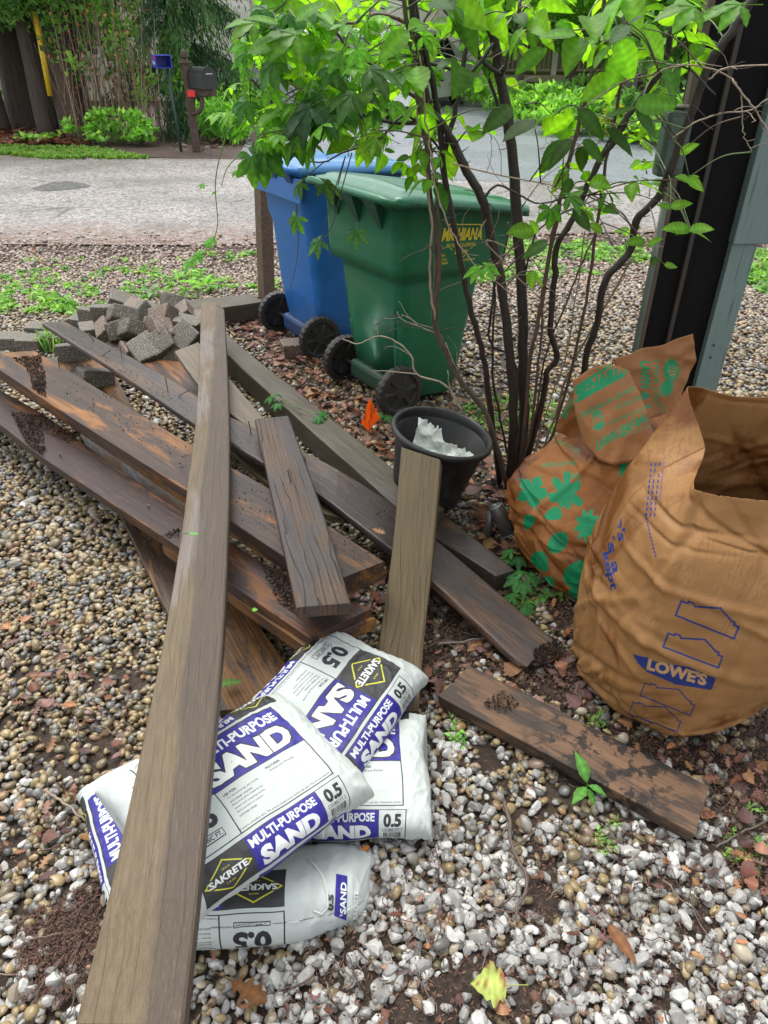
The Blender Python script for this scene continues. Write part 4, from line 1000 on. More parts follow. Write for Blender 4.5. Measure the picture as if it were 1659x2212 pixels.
M_PB2 = papermat('tan_kraft_paper', ink_image(c, 'yard_bag_print_blue', KEY), (.37, .195, .074), (.275, .132, .043), (.17, .062, .015), .34, streak=True, trans=.24)
B2 = empty('paper_yard_bag', (.86, 1.48, 0), 'open brown paper yard bag with blue printing at the right edge', 'paper bag', 'brown paper bags for garden waste')
o = uvmesh('sack', V, UV, F, M_PB2, None, thick=.0016); o.parent = B2; o.matrix_parent_inverse = Matrix.Translation(B2.location).inverted()
# contents: dark trimmings low inside the mouth
mb = MB()
for k in range(260):
    p = Vector((random.uniform(.70, 1.08), random.uniform(1.36, 1.66), .50 + random.uniform(-.03, .03))); d = Vector((random.uniform(-1, 1), random.uniform(-1, 1), random.uniform(-.2, .3))).normalized() * random.uniform(.02, .06)
    if k % 3: mb.tube([p - d, p, p + d + Vector((0, 0, random.uniform(-.01, .02)))], .0022, .0012, 4, col=(.05, .035, .025))
    else:
        n_ = d.orthogonal(); mb.add([p - d * .5, p + n_ * .015, p + d * .5, p - n_ * .015], [[0, 1, 2, 3]], 0, (.10, .055, .025))
V3 = [(.66 + .48 * (i / 14), 1.33 + .37 * (j / 12), .485 + mnoise.noise(Vector((i * .7, j * .7, 0))) * .02) for i in range(15) for j in range(13)]
mb.add(V3, [[i * 13 + j, (i + 1) * 13 + j, (i + 1) * 13 + j + 1, i * 13 + j + 1] for i in range(14) for j in range(12)], 0, (.025, .018, .012))
M_LIT = vcol('garden_waste', .7, 50, .4)
o = mb.build('garden_waste', M_LIT); tag(o, 'dark leaves and twigs filling the open paper bag', 'garden waste', kind='stuff')

# ---------- closed bag behind it, top folded over
L1 = [LP(.003, [(.53, 2.08), (.60, 1.90), (.72, 1.83), (.90, 1.87), (1.0, 2.05), (.93, 2.2), (.75, 2.28), (.59, 2.22)]),
      LP(.06, [(.485, 2.09), (.565, 1.86), (.71, 1.785), (.92, 1.83), (1.04, 2.05), (.95, 2.24), (.75, 2.32), (.55, 2.25)]),
      LP(.18, [(.455, 2.10), (.55, 1.85), (.71, 1.77), (.94, 1.82), (1.06, 2.05), (.96, 2.25), (.75, 2.33), (.53, 2.26)]),
      LP(.30, [(.432, 2.12), (.555, 1.88), (.73, 1.79), (.94, 1.84), (1.05, 2.06), (.95, 2.24), (.75, 2.31), (.54, 2.26)]),
      LP(.40, [(.50, 2.13), (.60, 1.94), (.76, 1.86), (.93, 1.90), (1.02, 2.07), (.93, 2.21), (.76, 2.27), (.60, 2.22)]),
      LP(.50, [(.60, 2.13), (.67, 2.02), (.78, 1.96), (.90, 1.98), (.98, 2.09), (.90, 2.17), (.78, 2.22), (.66, 2.19)]),
      LP(.58, [(.67, 2.14), (.72, 2.09), (.79, 2.06), (.87, 2.07), (.94, 2.12), (.87, 2.16), (.79, 2.18), (.71, 2.17)])]
V, UV, F = loft_bag('yard_bag', L1, seed=8, crease=.019, ncr=110, soft=.5)
pj = Projector(V, UV, F); c = Canvas(1600, 1200, KEY)
def leafpoly(kind, cx, cy, s, a):
    out = []; n = 40
    for k in range(n):
        th = 2 * math.pi * k / n
        if kind == 'maple': r = .55 + .32 * abs(math.cos(2.5 * th)) ** 1.5 + .13 * math.cos(15 * th)
        elif kind == 'oak': r = .58 + .15 * math.cos(9 * th)
        elif kind == 'hand': r = .30 + .62 * abs(math.cos(3.5 * th + .4)) ** .8 * (1 if math.sin(th) > -.6 else .4)
        elif kind == 'fern': r = .62 + .07 * (k % 2)
        elif kind == 'spiky': r = .6 + .28 * (k % 2)
        else: r = .62
        x = r * math.cos(th) * (1.0 if kind in ('maple',) else .75); y = r * math.sin(th) * 1.05
        if kind == 'ovate': y *= 1 + .2 * math.sin(th); x *= 1 - .25 * math.sin(th)
        ca, sa = math.cos(rad(a)), math.sin(rad(a)); out.append((cx + s * (x * ca - y * sa), cy + s * (x * sa + y * ca)))
    return out
for kind, cx, cy, s, a in (('maple', 1150, 1062, 40, 10), ('hand', 1222, 1070, 56, 180), ('ovate', 1142, 1125, 26, 20), ('ovate', 1198, 1110, 30, 70), ('oak', 1268, 1135, 52, 10), ('fern', 1205, 1172, 38, 40),
                           ('ovate', 1166, 1210, 36, -30), ('fern', 1255, 1240, 58, 70), ('maple', 1252, 1300, 46, 30), ('ovate', 1110, 1150, 14, 0), ('oak', 1180, 1260, 30, 60), ('maple', 1330, 1180, 40, 0)):
    pj.poly(c, leafpoly(kind, cx, cy, s, a), GREEN_INK, 2)
pj.text(c, "FIND", (1338, 1040), (100, -30), (2, -42), GREEN_INK, .06)
pj.text(c, "FOR COMPOSTING AND", (1188, 952), (64, 26), (2, -9), GREEN_INK, .0); pj.text(c, "LEAVES IN THE", (1172, 1010), (70, -4), (2, -11), GREEN_INK, .02); pj.text(c, "YARD", (1214, 1030), (40, 6), (1, -12), GREEN_INK, .02)
M_PB1 = papermat('rust_kraft_paper', ink_image(c, 'yard_bag_print_green', KEY), (.34, .135, .034), (.23, .080, .018), (.13, .038, .009), .42, trans=.10)
B1 = empty('paper_yard_bag', (.75, 2.05, 0), 'full brown paper yard bag with green leaf printing and its top folded over', 'paper bag', 'brown paper bags for garden waste')
o = uvmesh('sack', V, UV, F, M_PB1, None); o.parent = B1; o.matrix_parent_inverse = Matrix.Translation(B1.location).inverted()
def flap(name, rows_, prints, key, seed):
    """rows_: list of rows, each a list of (u, v, y) picture points with their distance"""
    nr = len(rows_); ncs = len(rows_[0]); R = []
    for row in rows_:
        R.append([np.array(q) for q in catmull([S(*p) for p in row], 14)] if ncs > 2 else [np.array(q) for q in catmull([S(*p) for p in row], 28)])
    cols_ = list(zip(*R)); G_ = [catmull([Vector(p) for p in col_], 14 if nr > 2 else 30) for col_ in cols_]
    nx = len(G_); ny = len(G_[0]); V = []; UV = []
    for i in range(nx):
        for j in range(ny):
            p = Vector(G_[i][j]); n3 = mnoise.noise_vector(p * 9 + Vector((seed, 0, 0))); cr = (.5 - abs(mnoise.noise(p * 14 + Vector((seed, 2, 0))))) * .02
            V.append(p + n3 * .006 + Vector((0, -cr, 0))); UV.append((i / (nx - 1), j / (ny - 1)))
    F = [[i * ny + j, (i + 1) * ny + j, (i + 1) * ny + j + 1, i * ny + j + 1] for i in range(nx - 1) for j in range(ny - 1)]
    p2 = Projector(V, UV, F); c2 = Canvas(1000, 1000, KEY); prints(p2, c2)
    m = papermat(name + '_paper', ink_image(c2, name + '_print', KEY), (.32, .145, .05), (.24, .10, .032), (.24, .085, .02), .35, trans=.22)
    o = uvmesh(name, V, UV, F, m, None, thick=.0018); o.parent = B1; o.matrix_parent_inverse = Matrix.Translation(B1.location).inverted(); return o
def pr_flap(p, c):
    p.poly(c, [(1234, 862), (1344, 806), (1352, 812), (1242, 872)], GREEN_INK); p.poly(c, [(1240, 836), (1318, 786), (1322, 790), (1242, 842)], GREEN_INK)
    p.text(c, "MENARDS", (1238, 866), (124, -62), (-2, -28), GREEN_INK, .07)
    p.text(c, "Dedicated to Service", (1252, 905), (118, -62), (0, -14), GREEN_INK, .02, .3)
    p.poly(c, leafpoly('spiky', 1292, 908, 28, 0), GREEN_INK, 2); p.text(c, "BIG", (1276, 924), (34, -16), (-2, -20), srgb(150, 88, 50), .04)
    p.text(c, "30 GALLON", (1330, 886), (54, -24), (-1, -9), GREEN_INK, .03)
    p.text(c, "2-PLY HEAVY-DUTY", (1316, 918), (84, -34), (-1, -8), GREEN_INK, .02)
    p.text(c, "LAWN LEAF BAG", (1290, 974), (112, -66), (-2, -22), GREEN_INK, .05)
    p.text(c, "FOR LEAVES AND DEBRIS", (1342, 948), (70, -28), (0, -6), GREEN_INK, .0)
flap('folded_top', [[(1234, 821, 2.04), (1241, 884, 2.0), (1258, 960, 1.96)], [(1307, 784, 2.05), (1312, 880, 1.97), (1318, 1000, 1.86)], [(1359, 798, 2.08), (1389, 866, 2.0), (1425, 985, 1.90)]], pr_flap, KEY, 2)
def pr_flap2(p, c):
    p.text(c, "LAWN", (1382, 780), (2, 58), (22, 0), GREEN_INK, .05); p.text(c, "5 PACK 2-PLY", (1412, 776), (2, 100), (10, 0), GREEN_INK, .03); p.text(c, "& 1", (1384, 846), (2, 34), (20, 0), GREEN_INK, .04)
    p.poly(c, leafpoly('spiky', 1450, 800, 32, 0), GREEN_INK, 2); p.poly(c, leafpoly('spiky', 1440, 838, 24, 20), GREEN_INK, 2); p.poly(c, leafpoly('ovate', 1452, 800, 22, 0), srgb(175, 110, 60), 2); p.text(c, "BIG", (1440, 786), (4, 30), (20, 0), GREEN_INK, .04)
    p.text(c, "30 GAL", (1424, 874), (14, 30), (8, -3), GREEN_INK, .02)
flap('folded_corner', [[(1325, 776, 2.12), (1345, 830, 2.10), (1385, 900, 2.08)], [(1400, 750, 2.16), (1415, 810, 2.14), (1440, 918, 2.10)], [(1497, 719, 2.20), (1503, 770, 2.20), (1486, 812, 2.18)]], pr_flap2, KEY, 7)
flap('folded_gusset', [[(1200, 925, 2.12), (1222, 870, 2.12), (1240, 830, 2.12)], [(1255, 960, 2.08), (1262, 900, 2.08), (1270, 850, 2.08)]], lambda p, c: p.text(c, "BIO", (1222, 905), (22, -40), (-10, -8), GREEN_INK, .03), KEY, 12)
# ================================================================ GROUND, ROAD, DRIVEWAY
t = NT('soil'); n = t.noise(scale=3, detail=8, rough=.7); n2 = t.noise(scale=60, detail=5, rough=.7)
c_ = t.mix(t.ramp(n, [(.3, 0), (.7, 1)]), (.040, .026, .017), (.085, .055, .035)); c_ = t.mix(t.ramp(n2, [(.35, .8), (.6, 0)]), c_, (.018, .012, .009))
M_SOIL = t.fin(c_, t.ramp(n, [(.4, .5), (.6, .85)]), t.bump(n2, 1.0, .02))
def sheet(name, x0, x1, y0, y1, nx, ny, zf, m, kind='structure'):
    V = [(x0 + (x1 - x0) * i / nx, y0 + (y1 - y0) * j / ny, 0) for i in range(nx + 1) for j in range(ny + 1)]
    V = [(x, y, zf(x, y)) for x, y, _ in V]
    F = [[i * (ny + 1) + j, (i + 1) * (ny + 1) + j, (i + 1) * (ny + 1) + j + 1, i * (ny + 1) + j + 1] for i in range(nx) for j in range(ny)]
    return tag(mesh_np(name, V, F, m), kind=kind)
sheet('ground', -70, 70, -8, 110, 8, 8, lambda x, y: -.012, M_SOIL)
def gz(x, y): return -.006 + mnoise.noise(Vector((x * 2.2, y * 2.2, 0))) * .006 + mnoise.noise(Vector((x * 9, y * 9, 0))) * .004
sheet('ground_near', -5, 5, .1, 6.4, 150, 100, gz, M_SOIL)
def poly_sheet(name, pts, z, m):
    bm = bmesh.new(); bm.faces.new([bm.verts.new((p[0], p[1], z)) for p in pts]); o = bm_obj(name, bm, m); return tag(o, kind='structure')
t = NT('asphalt'); sp = t.math('ADD', t.math('MULTIPLY', t.noise(scale=34, detail=6, rough=.85), .55), t.math('MULTIPLY', t.vor(scale=42, out='Color'), .45)); lo = t.noise(scale=.8, detail=5, rough=.6); vo = t.vor(scale=70)
c_ = t.mix(t.ramp(sp, [(.36, 0), (.64, 1)]), (.09, .085, .083), (.36, .335, .32)); c_ = t.mix(t.ramp(lo, [(.35, .35), (.65, 0)]), c_, (.13, .12, .12))
c_ = t.mix(t.ramp(t.noise(scale=26, detail=2), [(.7, 0), (.76, .6)]), c_, (.16, .085, .05))
sep = t.new("ShaderNodeSeparateXYZ"); t.L.new(t.tc.outputs["Object"], sep.inputs[0])
wob = t.math('ADD', sep.outputs[1], t.math('MULTIPLY', t.math('SUBTRACT', t.noise(scale=1.4, detail=5, rough=.7), .5), .9))
c_ = t.mix(t.math('MULTIPLY', t.ramp(t.math('DIVIDE', wob, 20), [(.36, 1), (.40, 0)]), t.ramp(t.noise(scale=9, detail=5, rough=.7), [(.35, 1), (.6, .15)])), c_, (.13, .062, .036))
c_ = t.mix(t.math('MULTIPLY', t.ramp(t.math('DIVIDE', wob, 20), [(.595, 0), (.64, 1)]), t.ramp(t.noise(scale=9, detail=5, rough=.7), [(.3, 1), (.6, .2)])), c_, (.12, .065, .045))
crk = t.new("ShaderNodeTexVoronoi", feature='DISTANCE_TO_EDGE'); t.L.new(t.mapv(scale=(.35, .9, 1)), crk.inputs[0]); crk.inputs["Scale"].default_value = .9
cm = t.math('MULTIPLY', t.ramp(crk.outputs["Distance"], [(.0, 1), (.012, 0)]), t.ramp(t.noise(scale=.7, detail=3), [(.5, 0), (.56, .8)])); c_ = t.mix(cm, c_, (.03, .03, .032))
M_ASPH = t.fin(c_, t.ramp(lo, [(.4, .38), (.6, .6)]), t.bump(sp, .8, .01), Specular_IOR_Level=.5)
t = NT('wet_asphalt_sky_glare'); sp = t.noise(scale=70, detail=4, rough=.7); lo = t.noise(scale=.6, detail=4)
M_WET_GLARE = t.fin(t.mix(t.ramp(sp, [(.35, 0), (.65, 1)]), (.13, .145, .165), (.26, .285, .32)), t.ramp(lo, [(.4, .2), (.6, .38)]), t.bump(sp, .8, .02), Specular_IOR_Level=.6)  # wet asphalt, base colour paled and blued to stand in for sky glare
near = [G(*p) for p in ((0, 528), (400, 530), (800, 520), (1300, 503), (1659, 498))]
pts = [Vector((-30, near[0].y - .9, 0))] + near + [Vector((30, near[-1].y + .6, 0)), Vector((30, 11.3, 0)), G(1480, 352), G(1000, 350), G(560, 346), G(330, 342), G(0, 327), Vector((-30, 17, 0))]
poly_sheet('road', pts, .004, M_ASPH)
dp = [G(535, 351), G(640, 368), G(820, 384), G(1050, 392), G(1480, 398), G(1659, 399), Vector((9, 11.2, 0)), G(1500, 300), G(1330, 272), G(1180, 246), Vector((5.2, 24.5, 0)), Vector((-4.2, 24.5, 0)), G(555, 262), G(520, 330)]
poly_sheet('driveway', dp, .008, M_WET_GLARE)
# dark pothole patch on the road
t = NT('road_patch'); n = t.noise(scale=20, detail=5, rough=.7); M_HOLE = t.fin(t.mix(t.ramp(n, [(.4, 0), (.6, 1)]), (.035, .035, .038), (.12, .12, .125)), .4, t.bump(n, 1, .02))
poly_sheet('road_patch', [G(*p) for p in ((70, 408), (110, 395), (150, 392), (185, 398), (196, 404), (165, 409), (130, 412), (90, 414))], .008, M_HOLE)
t = NT('mulch'); n = t.noise(scale=7, detail=7, rough=.75); n2 = t.vor(scale=26, out="Color"); m_ = t.mix(t.ramp(n, [(.35, 0), (.65, 1)]), (.035, .022, .018), (.11, .065, .052))
M_MULCH = t.fin(t.mix(.35, m_, t.mix(1.0, n2, (.09, .05, .035), 'MULTIPLY')), .75, t.bump(n, 1, .04))
poly_sheet('mulch_bed', [Vector((-40, 17.6, 0)), G(0, 322), G(330, 340), G(545, 346), G(560, 255), Vector((-4.4, 40, 0)), Vector((-60, 40, 0))], .0, M_MULCH)
poly_sheet('mulch_bed', [G(1180, 246), G(1330, 272), G(1500, 300), Vector((30, 11.6, 0)), Vector((50, 40, 0)), Vector((5.4, 40, 0)), Vector((5.4, 24.4, 0))], .0, M_MULCH)

# ================================================================ PEBBLES
def ico(sub):
    bm = bmesh.new(); bmesh.ops.create_icosphere(bm, subdivisions=sub, radius=1)
    V = np.array([v.co[:] for v in bm.verts]); F = np.array([[v.index for v in f.verts] for f in bm.faces]); bm.free(); return V, F
I1, F1 = ico(2); I0, F0 = ico(1)
def stones(name, pos, size, white, m, hi=True, flatz=.62):
    Vt, Ft = (I1, F1) if hi else (I0, F0); K = 14; tm = []
    for k in range(K):
        V = Vt.copy(); d = RNG.normal(size=(7, 3)); d /= np.linalg.norm(d, axis=1)[:, None]
        amt = .05
        for q in d: V *= (1 + amt * np.sin(3 * (V @ q) + RNG.uniform(0, 6)))[:, None]
        tm.append(V)
    for k in range(K):                                        # angular crushed stone: cut by random planes
        V = Vt.copy(); d = RNG.normal(size=(11, 3)); d /= np.linalg.norm(d, axis=1)[:, None]
        for q in d:
            h = RNG.uniform(.52, .86); s_ = V @ q; V -= np.where(s_ > h, s_ - h, 0)[:, None] * q
        tm.append(V * 1.12)
    tm = np.array(tm); N = len(pos); idx = RNG.integers(0, K, N) + np.where(white, K, 0)
    sc = np.stack([size * RNG.uniform(.95, 1.4, N), size * RNG.uniform(.75, 1.0, N), size * np.where(white, RNG.uniform(.6, .9, N), RNG.uniform(.45, .75, N)) * flatz / .62], 1)
    V = tm[idx] * sc[:, None, :]
    tx, ty, az = RNG.normal(0, .33, N), RNG.normal(0, .33, N), RNG.uniform(0, 2 * np.pi, N)
    def rot(V, a, i, j):
        c, s_ = np.cos(a)[:, None], np.sin(a)[:, None]; x, y = V[..., i].copy(), V[..., j].copy(); V[..., i] = c * x - s_ * y; V[..., j] = s_ * x + c * y
    rot(V, tx, 1, 2); rot(V, ty, 0, 2); rot(V, az, 0, 1)
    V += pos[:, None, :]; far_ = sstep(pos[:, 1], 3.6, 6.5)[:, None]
    pal = np.array([(.40, .30, .15), (.30, .225, .11), (.21, .165, .09), (.155, .15, .135), (.40, .345, .25), (.28, .18, .10), (.095, .095, .095), (.22, .21, .19), (.33, .20, .10), (.16, .14, .08), (.30, .28, .24), (.24, .16, .12)])
    pw = np.array([.17, .17, .12, .09, .11, .06, .05, .08, .03, .06, .06, .03]); pw /= pw.sum()
    col = pal[RNG.choice(len(pal), N, p=pw)]
    wp = np.array([(.34, .335, .31), (.26, .255, .24), (.42, .415, .39), (.18, .175, .165), (.26, .21, .15)]); wc = wp[RNG.choice(5, N, p=[.3, .27, .22, .14, .07])]
    col = np.where(white[:, None], wc, col * .70) * RNG.uniform(.78, 1.15, N)[:, None]; col = col * (1 - .5 * far_) + np.array([.40, .33, .29]) * RNG.uniform(.7, 1.2, N)[:, None] * .5 * far_  # far stones blend to a paler tone: sky sheen put into their colour
    cols = np.repeat(col, V.shape[1], 0)
    F = (Ft[None] + (np.arange(N) * V.shape[1])[:, None, None]).reshape(-1, 3)
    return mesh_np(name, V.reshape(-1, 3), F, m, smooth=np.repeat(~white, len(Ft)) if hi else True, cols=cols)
M_STONE = vcol('pebble_stone', .36, 75, .2, .5, .003)
def sstep(x, a, b): t_ = np.clip((x - a) / (b - a), 0, 1); return t_ * t_ * (3 - 2 * t_)
def pxs(P):
    Q = P - np.array([0, 0, CAMH]); z = Q @ _V; z = np.maximum(z, .01); return 829.5 + FPX * Q[:, 0] / z, 1106 - FPX * (Q @ _U) / z
def inpoly(u, v, pts):
    r = np.zeros(len(u), bool); n = len(pts)
    for i in range(n):
        x1, y1 = pts[i]; x2, y2 = pts[(i + 1) % n]
        c_ = ((y1 > v) != (y2 > v)) & (u < (x2 - x1) * (v - y1) / (y2 - y1 + 1e-9) + x1); r ^= c_
    return r
SOILP = [(905, 1250), (1000, 1330), (1160, 1440), (1215, 1400), (1150, 1250), (1250, 1330), (1262, 1500), (1330, 1575), (1560, 1625), (1659, 1520), (1659, 1960), (1580, 1900), (1530, 1800), (1530, 1690), (1015, 1430), (950, 1500), (900, 1540)]
SOILL = [(30, 2010), (120, 1930), (215, 1930), (225, 2080), (130, 2180), (40, 2150)]
LITP = [(480, 665), (560, 690), (600, 720), (700, 800), (860, 900), (860, 1000), (700, 850), (500, 705)]
PILEP = [(240, 830), (420, 930), (640, 1100), (830, 1210), (700, 1290), (420, 1110), (300, 950)]
def grid(y0, y1, xw, s, jit=.5):
    ys = np.arange(y0, y1, s * .87); out = []
    for k, y in enumerate(ys):
        w = xw(y); xs = np.arange(w[0], w[1], s) + (k % 2) * s / 2; out.append(np.stack([xs, np.full(len(xs), y)], 1))
    P = np.concatenate(out); P += RNG.uniform(-jit, jit, P.shape) * s; return P
def wid(y): return (-(.60 * (y * .83 + .9) + .85), .60 * (y * .83 + .9) + .7)
def regions(P):
    P3 = np.column_stack([P, np.zeros(len(P))]); u, v = pxs(P3)
    nz = np.array([mnoise.noise(Vector((p[0] * 3.2, p[1] * 3.2, 5))) for p in P]); nz2 = np.array([mnoise.noise(Vector((p[0] * 7, p[1] * 7, 9))) for p in P])
    wR = sstep(v + 260 * nz, 1480, 1980) * .86; wL = sstep(v + 200 * nz, 1500, 2150) * .5
    w = np.where(u > 640, np.maximum(wR, .10 * (v > 1300)), np.where(v > 2000, np.maximum(wL, sstep(u, 300, 640) * .85), wL)); w = np.where(v < 1150, .05, w)
    soil = inpoly(u, v, SOILP) * .80 + inpoly(u, v, SOILL) * .62
    soil = np.maximum(soil, inpoly(u, v, [(480, 660), (1180, 660), (1180, 1120), (900, 1100)]) * .30)
    soil = np.maximum(soil, (u > 1020) * (u < 1180) * (v > 1000) * (v < 1240) * .72)
    soil = soil * np.where(v > 1400, .8, 1)
    soil = np.maximum(soil, sstep(v - 50 * nz, 600, 515) * .85); soil = soil * 1.0
    soil = np.clip(soil + nz2 * .55 * (soil > .02) + .10 * (v > 1400) + .55 * (nz2 > .22) * (v > 1400), 0, .97)
    return u, v, w, soil
def gravel(name, y0, y1, s, size, hi, top=.35):
    P = grid(y0, y1, wid, s); u, v, w, soil = regions(P); keep = RNG.random(len(P)) > soil; P = P[keep]; w = w[keep]; v = v[keep]
    wh = RNG.random(len(P)) < w; sz = size * np.clip(RNG.lognormal(0, .24, len(P)), .5, 1.7) * np.where(wh, 1.08, 1.0)
    z = RNG.uniform(-.004, .004, len(P)) + sz * .12
    P3 = np.column_stack([P, z])
    k = RNG.random(len(P)) < top; P2 = P[k] + RNG.uniform(-.5, .5, (k.sum(), 2)) * s; s2 = sz[k] * RNG.uniform(.7, 1.15, k.sum()); z2 = RNG.uniform(.004, .010, k.sum()) + s2 * .35
    P3 = np.concatenate([P3, np.column_stack([P2, z2])]); sz = np.concatenate([sz, s2]); wh = np.concatenate([wh, wh[k]])
    return tag(stones(name, P3, sz, wh, M_STONE, hi), 'tan and white rounded pebbles covering the ground', kind='stuff')
gravel('gravel', .15, 2.0, .0182, .0104, True)
gravel('gravel', 2.0, 3.4, .0240, .0130, True, .25)
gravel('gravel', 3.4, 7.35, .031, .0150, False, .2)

# ================================================================ LITTER, TWIGS, WEEDS
def leaf_geo(kind, L, W=.5, fold=.25, droop=.3, n=7, serr=.0, curl=0.0, rr=random):
    """flat leaf along +X, normal +Z; returns verts, faces"""
    V = []; F = []
    for i in range(n + 1):
        t_ = i / n
        if kind == 'ovate': w = math.sin(math.pi * min(1, t_ ** .72)) ** .8
        elif kind == 'lance': w = math.sin(math.pi * t_ ** .9) ** 1.1
        elif kind == 'leaflet': w = math.sin(math.pi * t_ ** 1.15) ** .9
        else: w = math.sin(math.pi * t_)
        w = max(w, .02) * W * L * .5
        if serr and 0 < i < n: w *= 1 + serr * (1 if i % 2 else -1)
        x = L * t_; z = -droop * L * t_ * t_
        for s_ in (-1, -.5, 0, .5, 1):
            V.append((x - abs(s_) * L * .05 * (1 if serr else 0), s_ * w, z + abs(s_) * w * fold + curl * (s_ * w) ** 2 / max(L, 1e-6) - (.12 * w if abs(s_) == .5 and False else 0)))
    for i in range(n):
        for j in range(4): F.append([i * 5 + j, (i + 1) * 5 + j, (i + 1) * 5 + j + 1, i * 5 + j + 1])
    return V, F
LOBE = {'maple': [(0, .05), (.05, .30), (.14, .46), (.22, .36), (.32, .56), (.42, .60), (.47, .38), (.58, .42), (.68, .27), (.80, .20), (.88, .10), (1.0, 0)],
        'oak': [(0, .02), (.10, .08), (.16, .24), (.24, .10), (.34, .14), (.42, .36), (.50, .16), (.60, .18), (.68, .32), (.76, .14), (.88, .16), (1.0, 0)]}
def lobed_geo(kind, L, curl=.3, rr=random):
    half = LOBE[kind]; V = []; F = []; n = len(half)
    for i, (x, y) in enumerate(half):
        for s_ in (-1, -.5, 0, .5, 1): V.append((x * L, s_ * y * L, curl * L * ((s_ * y) ** 2 * 1.6 + .35 * (x - .5) ** 2) + rr.uniform(-.012, .012) * L))
    for i in range(n - 1):
        for j in range(4): F.append([i * 5 + j, (i + 1) * 5 + j, (i + 1) * 5 + j + 1, i * 5 + j + 1])
    return V, F
def place(mb, VF, pos, xdir, up, col, mat=0):
    nv = len(VF[0])
    if nv % 5 == 0 and np.ndim(col) == 1:
        cc = np.tile(np.array([[.92], [1.0], [1.32], [1.0], [.92]]), (nv // 5, 1)) * np.repeat(np.where(np.arange(nv // 5) % 2, 1.08, .9), 5)[:, None]; col = np.asarray(col)[None] * cc
    X = Vector(xdir).normalized(); Z = Vector(up); Z = (Z - X * Z.dot(X)); Z = Z.normalized() if Z.length > 1e-6 else X.orthogonal().normalized(); Y = Z.cross(X)
    A = np.array([X[:], Y[:], Z[:]]); mb.add(np.asarray(VF[0]) @ A + np.array(pos[:]), VF[1], mat, col)
def jcol(c, a=.25): k = random.uniform(1 - a, 1 + a); return tuple(x * k * random.uniform(.93, 1.07) for x in c)
def rdir(z=0.0): a = random.uniform(0, 6.283); return Vector((math.cos(a), math.sin(a), z))
M_DEAD = leafmat('dead_leaf', .12, .38, tcol=(1.2, .8, .5)); M_DEB = vcol('bark_debris', .75, 60, .4); M_TWIG = vcol('twig_bark', .6, 80, .35, .5)
M_WEED = leafmat('weed_leaf', .4, .5)
mb = MB(); DEADC = [(.17, .075, .04), (.11, .045, .03), (.26, .13, .065), (.075, .04, .035), (.20, .10, .07), (.15, .085, .075)]
def scatter_px(pts, n, dens=None):
    us = [p[0] for p in pts]; vs = [p[1] for p in pts]; ys = []; out = []
    while len(out) < n:
        k = n * 3; g0 = G(829, max(vs)); g1 = G(829, min(vs)); y = RNG.uniform(g0.y, g1.y, k); x = RNG.uniform(-1, 1, k) * (.62 * (y * .83 + .9))
        u, v = pxs(np.column_stack([x, y, np.zeros(k)])); m = inpoly(u, v, pts)
        out += list(zip(x[m], y[m]))
    return out[:n]
def dead(n, pts, smin=.03, smax=.07, zmax=.03):
    for x, y in scatter_px(pts, n):
        L = random.uniform(smin, smax); k = random.choice(('oak', 'maple', 'ovate', 'oak'))
        g = leaf_geo('ovate', L, .5, random.uniform(-.3, .5), random.uniform(-.4, .4), 5) if k == 'ovate' else lobed_geo(k, L, random.uniform(-.5, .8))
        place(mb, g, Vector((x, y, random.uniform(.010, zmax))), rdir(random.uniform(-.25, .25)), (random.gauss(0, .35), random.gauss(0, .35), 1), jcol(random.choice(DEADC)))
dead(420, [(480, 665), (575, 690), (700, 800), (860, 920), (860, 1060), (640, 860), (495, 720)]); dead(120, [(860, 880), (1180, 870), (1180, 960), (860, 960)])
dead(170, [(1000, 1000), (1170, 980), (1180, 1240), (1060, 1220), (980, 1080)]); dead(90, [(905, 1240), (1250, 1340), (1262, 1560), (900, 1560)]); dead(60, [(700, 1180), (860, 1200), (830, 1330), (740, 1330)])
dead(60, [(1300, 1560), (1659, 1620), (1659, 2000), (1540, 1900)], .02, .05); dead(90, [(0, 1230), (330, 1500), (330, 1900), (0, 1900)], .02, .045); dead(70, [(420, 1900), (1659, 1850), (1659, 2212), (420, 2212)], .012, .03)
dead(160, [(0, 530), (1659, 500), (1659, 640), (0, 660)], .03, .06)
tag(mb.build('leaf_litter', M_DEAD), 'wet brown fallen leaves scattered over soil and gravel', kind='stuff')
# fine debris: bark crumbs, rootlets and needles between the stones
def debris(pts, n, s0, s1, cols_, z=.016):
    P = np.array(scatter_px(pts, n)); L = RNG.uniform(s0, s1, n); a = RNG.uniform(0, 6.283, n); w = L * RNG.uniform(.08, .4, n); zz = RNG.uniform(.002, z, n)
    d = np.stack([np.cos(a), np.sin(a), RNG.normal(0, .25, n)], 1) * L[:, None]; s_ = np.stack([-np.sin(a), np.cos(a), RNG.normal(0, .3, n)], 1) * w[:, None]
    c = np.column_stack([P, zz]); V = np.stack([c - d, c + s_, c + d, c - s_], 1).reshape(-1, 3); F = np.arange(4 * n).reshape(n, 4)
    cc = np.array(cols_)[RNG.integers(0, len(cols_), n)] * RNG.uniform(.6, 1.3, n)[:, None]; return V, F, np.repeat(cc, 4, 0)
parts_ = []
BR = [(.10, .045, .025), (.06, .03, .02), (.14, .07, .04), (.035, .022, .017)]
parts_.append(debris([(0, 700), (1659, 700), (1659, 2212), (0, 2212)], 16000, .002, .007, BR))
parts_.append(debris(SOILP, 9000, .002, .008, BR, .02)); parts_.append(debris([(25, 2000), (215, 1900), (225, 2090), (120, 2190), (40, 2160)], 3600, .002, .007, [(.075, .034, .02), (.05, .024, .016), (.10, .045, .026)], .02))
